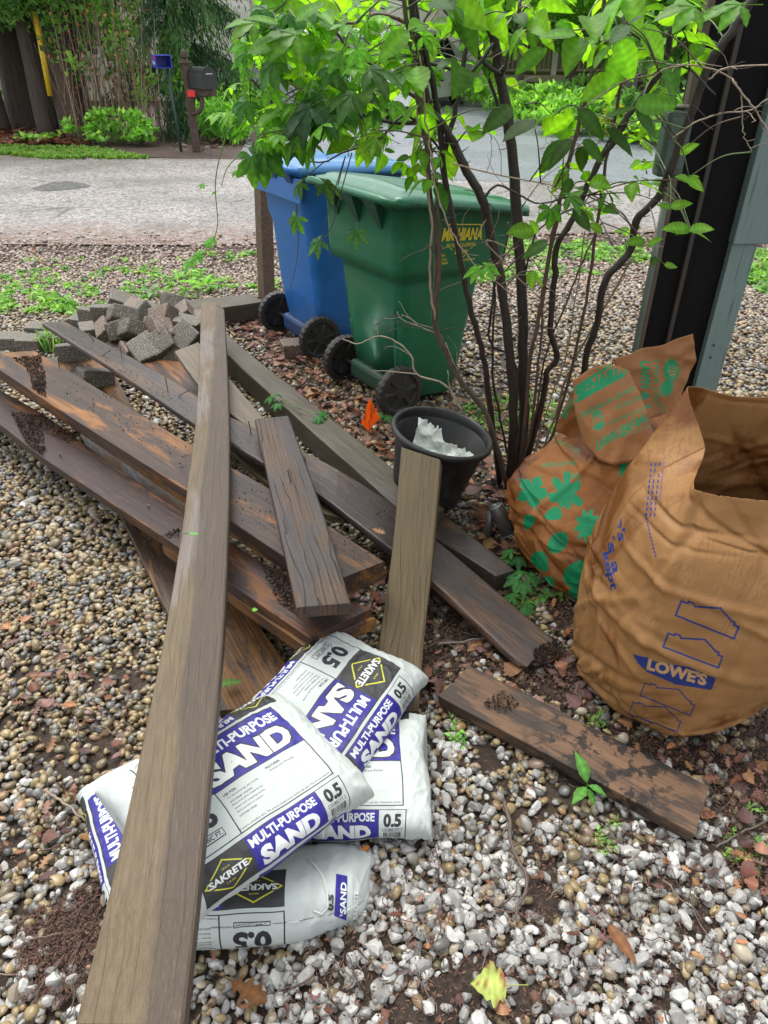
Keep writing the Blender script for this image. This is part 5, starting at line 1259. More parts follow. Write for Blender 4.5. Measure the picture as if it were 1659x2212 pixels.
parts_.append(debris([(860, 860), (1200, 860), (1200, 1240), (860, 1240)], 5000, .003, .012, BR, .02)); parts_.append(debris([(480, 660), (700, 790), (860, 1000), (640, 860)], 4000, .003, .012, BR, .02))
parts_.append(debris([(0, 520), (1659, 495), (1659, 600), (0, 680)], 16000, .005, .02, [(.22, .10, .07), (.15, .085, .06), (.27, .14, .10)], .022))
parts_.append(debris([(700, 1900), (1500, 1700), (1659, 2212), (600, 2212)], 5000, .002, .008, BR, .02))
off = 0; Vs = []; Fs = []; Cs = []
for V, F, C_ in parts_: Vs.append(V); Fs.append(F + off); Cs.append(C_); off += len(V)
tag(mesh_np('bark_debris', np.concatenate(Vs), np.concatenate(Fs), M_DEB, smooth=False, cols=np.concatenate(Cs)), 'brown bark crumbs and needles between the pebbles', kind='stuff')
mb = MB()
def stick(p, q, r0=.003, r1=.0015, n=7, wob=.006, col=(.10, .07, .055), sides=6, b=None):
    p, q = Vector(p), Vector(q); d = (q - p); pts = [p + d * (i / n) + Vector((random.gauss(0, wob), random.gauss(0, wob), random.gauss(0, wob * .4) if 0 < i < n else 0)) for i in range(n + 1)]
    (b or mb).tube(pts, r0, r1, sides, col=col); return pts
for x, y in scatter_px([(0, 1100), (380, 1500), (300, 2212), (0, 2212)], 40) + scatter_px([(560, 1900), (1659, 1500), (1659, 2212), (450, 2212)], 70) + scatter_px([(480, 660), (1180, 860), (1200, 1240), (860, 1040)], 60) + scatter_px([(905, 1240), (1250, 1340), (1262, 1560), (900, 1560)], 45) + scatter_px([(0, 400), (1400, 400), (1400, 640), (0, 640)], 40):
    L = random.uniform(.03, .11) * (1 if y < 4 else 2); d = rdir() * L; z = .022 if y < 6.8 else .014
    stick((x, y, z), (x + d.x, y + d.y, z + random.uniform(-.004, .01)), random.uniform(.0008, .0024) * (1 if y < 4 else 1.6), .0008, 5, L * .05, jcol(random.choice(((.09, .05, .035), (.14, .10, .075), (.05, .03, .025)))), 5)
tag(mb.build('fine_twigs', M_TWIG), 'thin fallen twigs scattered over the gravel', kind='stuff')
# wet soil crumbs lying on the two left beams
SOILC = [(.012, .009, .007), (.025, .016, .011), (.05, .028, .016), (.09, .05, .03)]
mb_c = MB()
def crumbs(poly, n, h, smax=.010):
    k = 0
    while k < n:
        u = random.uniform(min(p[0] for p in poly), max(p[0] for p in poly)); v = random.uniform(min(p[1] for p in poly), max(p[1] for p in poly))
        if not inpoly(np.array([u]), np.array([v]), poly)[0]: continue
        k += 1; p = G(u, v, h) + Vector((0, 0, random.uniform(.001, .005))); s_ = random.uniform(.0015, smax) * random.random() + .0015; d = rdir(random.uniform(-.5, .9)).normalized() * s_; e = rdir(random.uniform(-.4, .4)).normalized() * s_ * random.uniform(.2, .7)
        mb_c.add([p - d, p + e, p + d + Vector((0, 0, s_ * .5)), p - e, p + Vector((0, 0, s_))], [[0, 1, 4], [1, 2, 4], [2, 3, 4], [3, 0, 4]], 0, jcol(random.choice(SOILC), .4))
crumbs([(28, 775), (90, 768), (96, 848), (72, 840), (60, 800)], 900, .338, .009); crumbs([(70, 838), (98, 800), (100, 860), (80, 850)], 350, .336, .008)
crumbs([(22, 890), (90, 900), (95, 960), (60, 965)], 900, .203, .009); crumbs([(95, 900), (180, 950), (150, 960), (92, 930)], 420, .205, .008); crumbs([(60, 960), (92, 985), (100, 965)], 200, .203, .008)
crumbs([(560, 1215), (620, 1250), (650, 1330), (600, 1300)], 420, .23, .009); crumbs([(300, 1180), (390, 1140), (385, 1165), (330, 1160)], 120, .222, .006)
crumbs([(1040, 1520), (1085, 1490), (1125, 1520), (1080, 1545)], 240, .063, .006); crumbs([(1150, 1405), (1205, 1380), (1215, 1400), (1160, 1430)], 380, .055, .009)
crumbs([(120, 780), (420, 960), (400, 1020), (60, 800)], 180, .333, .005); crumbs([(500, 1020), (820, 1200), (720, 1250), (500, 1110)], 160, .318, .005); crumbs([(140, 720), (420, 880), (400, 900), (120, 710)], 120, .301, .004)
tag(mb_c.build('soil_crumbs', M_DEB, None, False), 'black wet soil and bark crumbs lying on the old boards', kind='stuff')
def one_stick(px, label, r0, r1, col, hs=.025, br=()):
    global mb
    b = MB(); P = [G(u, v, hs) for u, v in px]; P = catmull(P, 5); P = [p + Vector((random.gauss(0, .0015), random.gauss(0, .0015), random.gauss(0, .0015))) for p in P]; b.tube(P, r0, r1, 7, col=col, wob=.12)
    for bx in br: b.tube(catmull([G(u, v, hs) for u, v in bx], 4), r1 * 1.1, r1 * .5, 5, col=col)
    tag(b.build('stick', M_TWIG), label, 'stick', 'sticks lying on the ground')
one_stick([(1565, 2670 * .0 + 1738), (1580, 1770), (1612, 1812), (1622, 1870), (1607, 1920)] if False else [(1087, 2040 - 310), (1100, 1765), (1106, 1830), (1138, 1900), (1118, 1960), (1106, 1990)], 'dark crooked branch among the white stones at lower centre', .0055, .003, (.085, .06, .045), .03, [[(1106, 1830), (1150, 1800), (1165, 1770)]])
one_stick([(100, 1708), (130, 1728), (170, 1760), (200, 1785)], 'pale bent twig on the tan pebbles left of the longest board', .004, .002, (.22, .17, .13))
one_stick([(944, 1392), (1000, 1385), (1060, 1376)], 'grey twig on the soil above the mouldy plank', .004, .003, (.15, .12, .10))
one_stick([(1140 - 450, 1800 - 680), (700, 1125)] if False else [(430, 1575), (450, 1580), (470, 1590)], 'short grey stick beside the left edge of the longest board', .004, .003, (.13, .12, .11)) if False else None
one_stick([(1545, 1830), (1600, 1800), (1659, 1770)], 'thin stick on the dark soil right of the mouldy plank', .003, .002, (.10, .08, .06))
def single_leaf(kind, u, v, h, L, ang, col, label, up=(0, 0, 1), curl=.2, stem=True, w=.5, name='fallen_leaf'):
    b = MB(); p = G(u, v, h); X = Vector((math.cos(rad(ang)), math.sin(rad(ang)), 0))
    g = lobed_geo(kind, L, curl) if kind in LOBE else leaf_geo(kind, L, w, .2, curl, 8, .06)
    place(b, g, p, X, up, col)
    if stem: b.tube([p - X * L * .0, p - X * L * .3 + Vector((0, 0, .002)), p - X * L * .6 + Vector((0, 0, .005))], .0011, .0009, 5, col=tuple(c * 1.1 for c in col))
    if u == 1094:
        b.c[0] = np.array(b.c[0]); k_ = RNG.random(len(b.c[0])) < .28; b.c[0][k_] = (.20, .07, .02)
    tag(b.build(name, leafmat('single_leaf_%d' % (u + v), .15, .45, tcol=(1, 1, .7))), label, 'leaf', 'single fallen leaves')
single_leaf('maple', 1094, 2128, .035, .072, 178, (.30, .36, .08), 'yellow green maple leaf with brown spots on white stones', curl=.1)
single_leaf('oak', 500, 2120, .03, .085, -25, (.14, .06, .02), 'wet brown oak leaf below the sand bags at the bottom')
single_leaf('ovate', 1316, 2000, .035, .085, -62, (.16, .07, .03), 'long reddish brown curled leaf on the white stones', curl=.1, w=.35)
single_leaf('oak', 770, 1845, .03, .035, 30, (.45, .17, .03), 'small bright orange leaf scrap beside the right sand bag', curl=.7, stem=False)
single_leaf('oak', 408, 1152, .405, .03, -8, (.10, .26, .06), 'small green lobed leaflet on the longest board', curl=.1)
single_leaf('oak', 805, 1143, .225, .05, -35, (.30, .15, .075), 'curled tan oak leaf on the dark board beside the upright board', curl=.6)
single_leaf('maple', 545, 1318, .27, .016, 10, (.14, .42, .03), 'tiny bright green leaf on the wet brown beam', curl=.2, stem=False)
single_leaf('ovate', 478, 1478, .08, .06, 15, (.12, .22, .05), 'green and brown leaf beside the edge of the longest board by the bags', curl=.1)
def weeds(pts, n, h, lw, cols_, kind='mix', b=None):
    b = b or mb
    for x, y in scatter_px(pts, int(n * 1.3)):
        if kind == 'mix' and n > 100 and mnoise.noise(Vector((x * 1.6, y * 1.6, 3))) + .5 * mnoise.noise(Vector((x * 5, y * 5, 3))) < -.02: continue
        z0 = .005; c = random.choice(cols_); m = random.randint(4, 8); hh = h * random.uniform(.5, 1.3)
        for k in range(m):
            if kind == 'grass' or (kind == 'mix' and (k + int(x * 50)) % 3 == 0):
                d = rdir() * hh * .5; p = Vector((x, y, z0)) + rdir() * .01; s_ = Vector((-d.y, d.x, 0)).normalized() * lw * .16
                b.add([p - s_, p + s_, p + d * .5 + Vector((0, 0, hh * .8)) + s_ * .8, p + d * .5 + Vector((0, 0, hh * .8)) - s_ * .8, p + d * 1.3 + Vector((0, 0, hh * random.uniform(.7, 1.2)))], [[0, 1, 2, 3], [3, 2, 4]], 0, jcol(c))
            else:
                p = Vector((x, y, z0 + hh * random.uniform(.05, .6))); d = rdir(random.uniform(-.1, .5))
                place(b, leaf_geo('ovate', lw * random.uniform(.6, 1.4), .55, .2, .3, 3), p + Vector(d) * lw * .15, d, (random.gauss(0, .3), random.gauss(0, .3), 1), jcol(c))
mb = MB(); GC = [(.15, .32, .06), (.20, .40, .08), (.12, .25, .07), (.27, .45, .12)]
weeds([(0, 590), (560, 570), (560, 640), (370, 650), (150, 690), (0, 700)], 330, .035, .045, GC); weeds([(0, 650), (170, 650), (150, 720), (0, 710)], 200, .06, .045, GC)
weeds([(370, 560), (600, 545), (600, 640), (400, 645)], 170, .04, .05, GC); weeds([(1060, 520), (1400, 520), (1400, 590), (1000, 620)], 300, .05, .06, GC)
weeds([(1560, 560), (1659, 550), (1659, 650), (1600, 640)], 150, .06, .06, GC); weeds([(1000, 880), (1200, 850), (1200, 940), (1050, 950)], 70, .04, .03, GC)
weeds([(95, 745), (135, 725), (140, 765), (100, 765)], 26, .09, .03, GC, 'grass'); weeds([(0, 560), (600, 545), (1400, 520), (1400, 560), (0, 640)], 120, .03, .04, GC)
weeds([(1180, 1240), (1240, 1300), (1100, 1320)], 6, .03, .03, GC); weeds([(1580, 1700), (1659, 1760), (1640, 1900), (1560, 1860)], 12, .02, .018, GC); weeds([(960, 1560), (1000, 1560), (1000, 1620), (960, 1620)], 9, .02, .016, GC)
weeds([(1280, 1800), (1340, 1760), (1340, 1860), (1290, 1860)], 10, .018, .012, GC); weeds([(1270, 1540), (1320, 1550), (1310, 1590), (1280, 1570)], 7, .02, .014, GC)
tag(mb.build('weeds', M_WEED), 'low bright green weeds growing through the gravel', kind='stuff')
mb = MB(); weeds([(0, 318), (200, 322), (330, 345), (100, 345), (0, 336)], 900, .055, .07, [(.15, .30, .06), (.20, .36, .08), (.24, .36, .10)], 'grass')
tag(mb.build('grass', M_WEED), 'strip of bright green grass along the far side of the road', kind='stuff')
def plant(name, base, leaves, label, cat='seedling', col=(.10, .28, .05), stem_r=.0015, group=None):
    """leaves: (du, dv, dz-height, length, angle, kind)"""
    B = G(*base); root = empty(name, B, label, cat, group); sb = MB(); fb = MB()
    for (z, L, a, el, kind) in leaves:
        X = Vector((math.cos(rad(a)) * math.cos(rad(el)), math.sin(rad(a)) * math.cos(rad(el)), math.sin(rad(el))))
        p = Vector((0, 0, z)); sb.tube([p, p + X * L * .15], stem_r * .7, stem_r * .5, 4, col=col)
        place(fb, leaf_geo(kind, L, .45, .25, .35, 8, .05), p + X * L * .12, X, (0, 0, 1), jcol(col, .2))
    sb.tube([(0, 0, -.01), (.001, .002, max(l[0] for l in leaves))], stem_r, stem_r * .7, 5, col=tuple(c * .8 for c in col))
    sb.build('stem', M_WEED, root); fb.build('leaves', M_WEED, root)
plant('seedling', (1262, 1722, .01), [(.05, .075, 112, 55, 'lance'), (.045, .06, 225, 12, 'lance'), (.05, .045, -40, 20, 'lance'), (.04, .04, 290, -10, 'lance'), (.02, .03, 200, 0, 'ovate')], 'bright green seedling with pointed leaves in front of the mouldy plank')
plant('seedling', (440, 632, .01), [(.05, .16, 175, 25, 'ovate'), (.05, .15, 20, 25, 'ovate'), (.04, .12, 60, 50, 'ovate'), (.05, .11, 240, 20, 'ovate')], 'broad leaved weed behind the far end of the longest board', 'weed', (.16, .38, .03))
plant('seedling', (330, 640, .01), [(.03, .10, 175, 25, 'ovate'), (.03, .10, 20, 15, 'ovate'), (.04, .09, 60, 40, 'ovate'), (.03, .09, 270, 10, 'ovate')], 'grey green rosette weed behind the block heap', 'weed', (.16, .30, .12))
# ================================================================ SHRUB
M_BARK = None
t = NT('shrub_bark'); a_ = t.new("ShaderNodeVertexColor", layer_name="Col").outputs[0]; n = t.noise(t.mapv(scale=(1, 1, .35)), 60, 5, .65)
M_BARK = t.fin(t.mix(1.0, a_, t.ramp(n, [(.25, .55), (.75, 1.5)]), 'MULTIPLY'), .42, t.bump(n, .6, .006), Specular_IOR_Level=.5)
M_LEAF = leafmat('shrub_leaf', .58, .40, tcol=(3.2, 2.7, .5)); M_VINE = leafmat('creeper_leaf', .52, .36, tcol=(2.8, 2.6, .6))
DK = (.024, .017, .014); BRN = (.075, .045, .028); TAN = (.24, .18, .13)
shrub = empty('shrub', G(1110, 1040), 'tall many stemmed shrub with dark bark and broad green leaves beside the green bin', 'shrub')
SO = shrub.location.copy()
STEMS = [  # px points (base first), y plane base -> top, radius base -> top, colour
 ([(1112, 1060), (1130, 930), (1130, 807), (1128, 647), (1118, 487), (1105, 317), (1080, 161), (1069, 94), (1055, 22), (1040, -50)], 2.62, 2.55, .022, .013, DK),
 ([(1100, 1060), (1108, 930), (1105, 807), (1085, 622), (1055, 487), (1043, 432), (1010, 372), (975, 302), (950, 262), (925, 225), (905, 120), (890, 20), (885, -40)], 2.58, 2.40, .019, .009, DK),
 ([(1080, 1050), (1055, 857), (1045, 767), (1020, 682), (1000, 587), (975, 457), (958, 372), (956, 322), (945, 240), (930, 161), (904, 60), (890, -30)], 2.60, 2.42, .012, .009, DK),
 ([(960, 330), (967, 300), (986, 232), (1000, 150), (1012, 60), (1018, -20)], 2.5, 2.5, .009, .006, DK),
 ([(1122, 1050), (1175, 857), (1180, 807), (1203, 770), (1188, 707), (1198, 607), (1205, 527), (1240, 467), (1290, 357), (1335, 292), (1363, 240), (1434, 142), (1453, 56)], 2.60, 2.45, .012, .009, DK),
 ([(1140, 1050), (1240, 900), (1265, 777), (1290, 697), (1307, 607), (1363, 540), (1374, 476), (1423, 424), (1449, 360), (1498, 225), (1543, 120), (1600, 40), (1650, -40)], 2.64, 2.40, .013, .013, DK),
 ([(1112, 1050), (1130, 950), (1145, 782), (1160, 707), (1185, 557), (1210, 432), (1247, 281), (1277, 169), (1303, 11), (1310, -40)], 2.56, 2.42, .008, .006, BRN),
 ([(1118, 1050), (1150, 900), (1165, 760), (1176, 640), (1190, 540), (1212, 440)], 2.54, 2.48, .005, .004, BRN),
 ([(1128, 1050), (1165, 1000), (1210, 892), (1260, 682), (1280, 557), (1305, 382), (1333, 232), (1348, 112), (1367, -20)], 2.58, 2.5, .006, .005, BRN),
 ([(1095, 1050), (1050, 897), (990, 817), (950, 732), (938, 687), (943, 557), (933, 457), (925, 357), (908, 240), (889, 112), (881, 56), (865, -40)], 2.56, 2.32, .012, .006, (.075, .055, .042)),
 ([(938, 690), (930, 600), (932, 487), (925, 400), (905, 300), (900, 200)], 2.40, 2.38, .004, .003, TAN),
 ([(940, 690), (950, 560), (948, 480), (940, 380), (928, 300)], 2.42, 2.40, .006, .004, BRN),
 ([(1108, 1050), (1115, 800), (1060, 740), (1065, 640), (1085, 560), (1100, 480)], 2.7, 2.7, .006, .004, DK),
 ([(1100, 1000), (1070, 850), (1063, 767), (1068, 640), (1060, 560)], 2.68, 2.66, .005, .004, DK),
 ([(1125, 1050), (1160, 880), (1180, 760), (1230, 640), (1260, 560), (1300, 480)], 2.60, 2.5, .004, .003, BRN),
 ([(1135, 1050), (1200, 900), (1230, 800), (1330, 620), (1365, 560)], 2.66, 2.6, .005, .004, (.16, .12, .08)),
 ([(1130, 1050), (1190, 860), (1225, 760), (1250, 600), (1262, 500)], 2.5, 2.5, .003, .002, (.16, .12, .08)),
 ([(1043, 432), (1075, 400), (1120, 420), (1165, 440), (1230, 425), (1290, 420)], 2.5, 2.45, .004, .002, DK),
 ([(1128, 640), (1150, 520), (1200, 470), (1290, 430)], 2.6, 2.5, .004, .002, DK),
 # upper sprawling branches
 ([(925, 225), (880, 200), (820, 150), (760, 110), (716, 62), (641, 49), (566, 43)], 2.45, 2.25, .006, .003, BRN),
 ([(905, 130), (860, 118), (800, 116), (740, 108)], 2.42, 2.35, .004, .002, DK),
 ([(950, 262), (850, 265), (760, 240), (680, 225), (615, 244), (574, 204), (540, 169)], 2.5, 2.2, .006, .002, DK),
 ([(956, 330), (880, 250), (820, 300), (740, 330), (700, 350), (650, 345)], 2.5, 2.3, .004, .002, DK),
 ([(1069, 94), (1010, 160), (960, 145), (900, 130)], 2.5, 2.45, .006, .005, DK), ([(1080, 161), (1040, 130), (1000, 80), (960, 20)], 2.52, 2.5, .007, .004, DK),
 ([(1105, 317), (1060, 180), (1030, 100), (1035, 20)], 2.6, 2.6, .006, .004, DK), ([(1080, 161), (1110, 90), (1125, 0)], 2.55, 2.55, .008, .006, DK),
 ([(904, 60), (820, 30), (760, 50), (700, 40), (640, 20)], 2.42, 2.3, .005, .003, BRN), ([(1434, 142), (1400, 100), (1345, 55)], 2.45, 2.5, .005, .003, DK), ([(1415, 160), (1440, 140), (1490, 150), (1545, 205)], 2.45, 2.3, .004, .003, DK),
 ([(1415, 160), (1390, 200), (1345, 260), (1300, 330)], 2.45, 2.5, .004, .003, DK),
 # dead twigs near the ground
 ([(1040, 960), (1000, 890), (961, 831), (901, 809), (888, 768), (856, 738), (818, 726), (773, 743), (740, 732)], 2.62, 2.85, .005, .002, TAN), ([(818, 726), (812, 700), (817, 686)], 2.82, 2.84, .003, .0015, TAN),
 ([(901, 809), (850, 803), (806, 801)], 2.72, 2.78, .003, .0015, TAN), ([(942, 720), (900, 703), (868, 690), (858, 674)], 2.5, 2.55, .003, .0015, TAN), ([(942, 710), (905, 700), (880, 684), (868, 680)], 2.5, 2.5, .002, .001, TAN),
 ([(888, 768), (850, 748), (830, 752)], 2.75, 2.78, .002, .001, TAN), ([(960, 740), (990, 800), (985, 760)], 2.5, 2.5, .003, .0015, TAN), ([(1000, 890), (975, 850), (966, 800)], 2.6, 2.65, .004, .002, TAN),
 # bare vine tendrils hanging over the dark column
 ([(1415, 160), (1470, 140), (1540, 150), (1580, 170), (1600, 200), (1604, 262), (1608, 290), (1622, 328)], 2.2, 2.1, .0025, .0012, TAN), ([(1450, 300), (1500, 265), (1560, 245), (1620, 238), (1665, 210)], 2.15, 2.1, .0025, .002, TAN),
 ([(1530, 172), (1560, 150), (1600, 143), (1665, 140)], 2.15, 2.1, .0025, .002, TAN), ([(1580, 170), (1610, 210), (1640, 250), (1665, 300)], 2.15, 2.1, .0025, .002, TAN),
 ([(905, 120), (915, 200), (925, 300), (935, 360), (948, 430), (975, 500), (1015, 560), (1060, 600), (1110, 640)], 2.2, 2.3, .0028, .002, (.30, .22, .16)),
 ([(975, 352), (1050, 372), (1130, 388), (1190, 400), (1230, 420)], 2.3, 2.3, .0026, .0016, (.30, .22, .16)), ([(1110, 540), (1050, 520), (1100, 580), (1160, 640)], 2.4, 2.4, .0025, .002, TAN),
]
nodes = []; sbm = {}
mbs = MB()
for px, y0, y1, r0, r1, col in STEMS:
    n = len(px); pts = [S(u, v, y0 + (y1 - y0) * (i / (n - 1))) - SO for i, (u, v) in enumerate(px)]
    pts = catmull(pts, 5); pts = [p + Vector((random.gauss(0, .0018), random.gauss(0, .0018), 0)) for p in pts]
    if r0 > .008:
        for p in pts: pass
    mbs.tube(pts, r0, r1, 9 if r0 > .006 else 6, col=col, wob=.07)
    nodes += [(p, max(r1, .002)) for p in pts if p.z > .55]
# side twigs: short dead spurs
for k in range(210):
    p, r = random.choice(nodes); d = (rdir(random.uniform(-.2, .7))).normalized(); L = random.uniform(.03, .16); pts = [p]
    for q in range(4): d = (d + Vector((random.gauss(0, .25), random.gauss(0, .25), random.gauss(0, .2)))).normalized(); pts.append(pts[-1] + d * L / 4)
    mbs.tube(pts, min(.003, r * .5), .0010, 5, col=random.choice((DK, BRN, TAN)))
mfol = MB(); LC = [(.06, .17, .02), (.08, .21, .022), (.10, .25, .028), (.04, .12, .02), (.12, .28, .035)]
def nearest(p, k=1):
    return min(random.sample(nodes, min(len(nodes), 220)), key=lambda q: (q[0] - p).length + (0.4 if q[0].z > p.z + .1 else 0))[0]
def leaf_at(p, d, L, up=None, col=None, b=None, kind='ovate', W=.62, serr=.05):
    up = up or Vector((random.gauss(0, .55), random.gauss(-.25, .55), 1)); b = b or mfol
    base = p + d * L * .18; b.tube([p, base], .0011, .0009, 4, col=(.10, .16, .04), cap=False)
    place(b, leaf_geo(kind, L, W * random.uniform(.85, 1.15), random.uniform(.1, .4), random.uniform(.0, .5), 11, serr * .7, random.uniform(-.5, .5)), base, d, up, col or jcol(random.choice(LC), .25))
def region_pts(pts, n, y0, y1, weight=None):
    us = [p[0] for p in pts]; vs = [p[1] for p in pts]; out = []
    while len(out) < n:
        u = RNG.uniform(min(us), max(us), n * 2); v = RNG.uniform(min(vs), max(vs), n * 2); m = inpoly(u, v, pts)
        for a, b in zip(u[m], v[m]):
            if weight is None or random.random() < weight(a, b): out.append(S(a, b, random.uniform(y0, y1)) - SO)
    return out[:n]
def spray(c, L=.085, nl=5, maxtw=.35, b=None, kind='ovate', W=.62):
    st = nearest(c); d = (c - st)
    if d.length > maxtw: st = c - d.normalized() * maxtw * random.uniform(.4, .9)
    mid = st.lerp(c, .5) + Vector((0, 0, .02)); pts = catmull([st, mid, c], 5); mbs.tube(pts, .0028, .0012, 5, col=random.choice((BRN, DK, (.08, .12, .04))))
    ax = (c - mid).normalized()
    for k in range(nl):
        i = len(pts) - 1 - (k // 2) * random.randint(1, 3); i = max(1, i); p = pts[i]; sd = ax.cross(Vector((random.gauss(0, .3), random.gauss(0, .3), 1))).normalized() * (1 if k % 2 else -1)
        dd = (sd + ax * random.uniform(.2, 1.0) + Vector((0, 0, random.uniform(-.5, .15)))).normalized() if k else (ax + Vector((0, 0, -.2))).normalized()
        leaf_at(p, dd, L * random.uniform(.6, 1.25), b=b, kind=kind, W=W)
R1 = [(490, 50), (540, 0), (620, -30), (930, -30), (930, 250), (890, 320), (760, 330), (690, 280), (600, 300), (560, 280), (550, 240), (570, 200), (550, 130)]
for c in region_pts(R1, 70, 2.1, 3.0): spray(c, .085, random.randint(3, 6))
R2 = [(900, -30), (1560, -30), (1520, 130), (1400, 260), (1160, 300), (900, 330)]
for c in region_pts(R2, 62, 2.2, 3.0, lambda a, b: .35 + .65 * (b < 130 or a < 1000)): spray(c, .095, random.randint(2, 4))
R3 = [(1180, 250), (1480, 180), (1480, 330), (1430, 460), (1330, 520), (1160, 420)]
for c in region_pts(R3, 26, 2.3, 3.0): spray(c, .065, random.randint(2, 4))
R4 = [(760, 300), (960, 300), (1000, 420), (900, 400), (800, 360)]
for c in region_pts(R4, 14, 2.2, 2.7): spray(c, .06, random.randint(2, 4))
# leaves one can tell apart: u, v of stalk end, u, v of tip, distance, darkness
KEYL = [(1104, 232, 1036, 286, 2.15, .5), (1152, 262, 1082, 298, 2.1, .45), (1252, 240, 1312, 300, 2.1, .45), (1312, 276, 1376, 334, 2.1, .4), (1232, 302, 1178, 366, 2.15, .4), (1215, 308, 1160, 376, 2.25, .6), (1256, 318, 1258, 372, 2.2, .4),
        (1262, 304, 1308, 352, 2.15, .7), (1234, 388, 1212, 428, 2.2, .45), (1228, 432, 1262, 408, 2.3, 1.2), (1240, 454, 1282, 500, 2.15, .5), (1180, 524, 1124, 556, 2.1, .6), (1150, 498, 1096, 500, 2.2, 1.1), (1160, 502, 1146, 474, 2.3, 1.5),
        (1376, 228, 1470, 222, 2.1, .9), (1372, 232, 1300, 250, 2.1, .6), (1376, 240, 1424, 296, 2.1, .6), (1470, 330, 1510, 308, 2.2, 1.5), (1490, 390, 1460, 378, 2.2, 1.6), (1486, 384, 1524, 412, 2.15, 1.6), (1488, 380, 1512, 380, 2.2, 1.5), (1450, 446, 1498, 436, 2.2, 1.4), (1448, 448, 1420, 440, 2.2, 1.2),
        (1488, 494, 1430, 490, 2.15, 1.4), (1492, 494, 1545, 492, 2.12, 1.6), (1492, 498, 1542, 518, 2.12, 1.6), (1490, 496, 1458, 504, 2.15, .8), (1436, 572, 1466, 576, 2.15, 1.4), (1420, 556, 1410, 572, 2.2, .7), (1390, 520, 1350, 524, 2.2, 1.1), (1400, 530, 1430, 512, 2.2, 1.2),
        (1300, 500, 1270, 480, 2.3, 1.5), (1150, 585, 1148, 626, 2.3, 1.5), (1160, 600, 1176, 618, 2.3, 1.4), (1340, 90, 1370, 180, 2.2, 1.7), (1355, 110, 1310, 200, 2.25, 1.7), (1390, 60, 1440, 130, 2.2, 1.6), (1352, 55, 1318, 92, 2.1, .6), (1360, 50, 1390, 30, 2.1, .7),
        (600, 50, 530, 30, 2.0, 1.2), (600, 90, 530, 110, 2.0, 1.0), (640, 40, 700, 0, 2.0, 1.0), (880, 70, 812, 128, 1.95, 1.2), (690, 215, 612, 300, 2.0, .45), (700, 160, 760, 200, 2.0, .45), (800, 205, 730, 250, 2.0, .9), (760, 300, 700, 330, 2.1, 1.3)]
for (u0, v0, u1, v1, y, dk) in KEYL:
    a = S(u0, v0, y) - SO; b_ = S(u1, v1, y - random.uniform(0, .05)) - SO; d = b_ - a; L = d.length
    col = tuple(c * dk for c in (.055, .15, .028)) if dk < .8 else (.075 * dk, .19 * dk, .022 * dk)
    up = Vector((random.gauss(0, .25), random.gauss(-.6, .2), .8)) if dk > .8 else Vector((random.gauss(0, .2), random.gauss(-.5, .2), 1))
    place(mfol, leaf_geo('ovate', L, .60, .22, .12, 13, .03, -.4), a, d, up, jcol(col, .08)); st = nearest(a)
    if (st - a).length < .4: mbs.tube(catmull([st, st.lerp(a, .5) + Vector((0, 0, .02)), a], 5), .0024, .0012, 5, col=random.choice((BRN, (.08, .12, .04))))
mbs.build('stems', M_BARK, shrub); mfol.build('foliage', M_LEAF, shrub)

# ---------------------------------------------------------------- creeper vine hanging on the shrub's left side
VO = S(640, 200, 2.3); vine = empty('creeper_vine', VO, 'creeper with five fingered leaves draped over the left side of the shrub', 'climbing plant'); vf = MB(); vs_ = MB()
VC = [(.07, .19, .03), (.09, .25, .035), (.13, .31, .04), (.04, .12, .03)]
def palm(p, d, L, up=None, col=None, b=None):
    b = b or vf; up = Vector(up or (random.gauss(0, .4), random.gauss(-.3, .4), 1)); d = Vector(d).normalized(); up = (up - d * up.dot(d)).normalized(); sd = up.cross(d); col = col or random.choice(VC)
    b.tube([p - d * L * .6, p], .0011, .0009, 4, col=(.12, .20, .06), cap=False)
    for a, s_ in ((0, 1.0), (48, .88), (-48, .88), (105, .62), (-105, .62)):
        dd = (d * math.cos(rad(a)) + sd * math.sin(rad(a)) - up * .18).normalized()
        place(b, leaf_geo('leaflet', L * s_, .46, .25, .3, 8, .10), p + dd * L * .05, dd, up, jcol(col, .12))
strands = [([(900, 60), (820, 95), (740, 150), (660, 190), (600, 230), (560, 260)], 2.2), ([(860, 150), (780, 200), (700, 240), (640, 285), (590, 300)], 2.15), ([(700, 40), (620, 60), (560, 110), (540, 180), (545, 240)], 2.2),
           ([(730, 250), (690, 262), (600, 282), (560, 290)], 1.95), ([(820, 0), (760, 60), (730, 130), (690, 200)], 2.0), ([(620, 0), (590, 30), (560, 70), (545, 110)], 2.1)]
for px, y in strands:
    pts = catmull([S(u, v, y + random.uniform(-.05, .05)) - VO for u, v in px], 7); vs_.tube(pts, .0024, .0016, 6, col=(.12, .20, .06))
    for i in range(1, len(pts)):
        for _ in range(2):
            if random.random() < .42:
                d = rdir(random.uniform(-.9, .1)).normalized(); q = pts[i] + d * random.uniform(.02, .09); vs_.tube([pts[i], q], .0012, .001, 4, col=(.12, .2, .06)); palm(q, d, random.uniform(.038, .070))
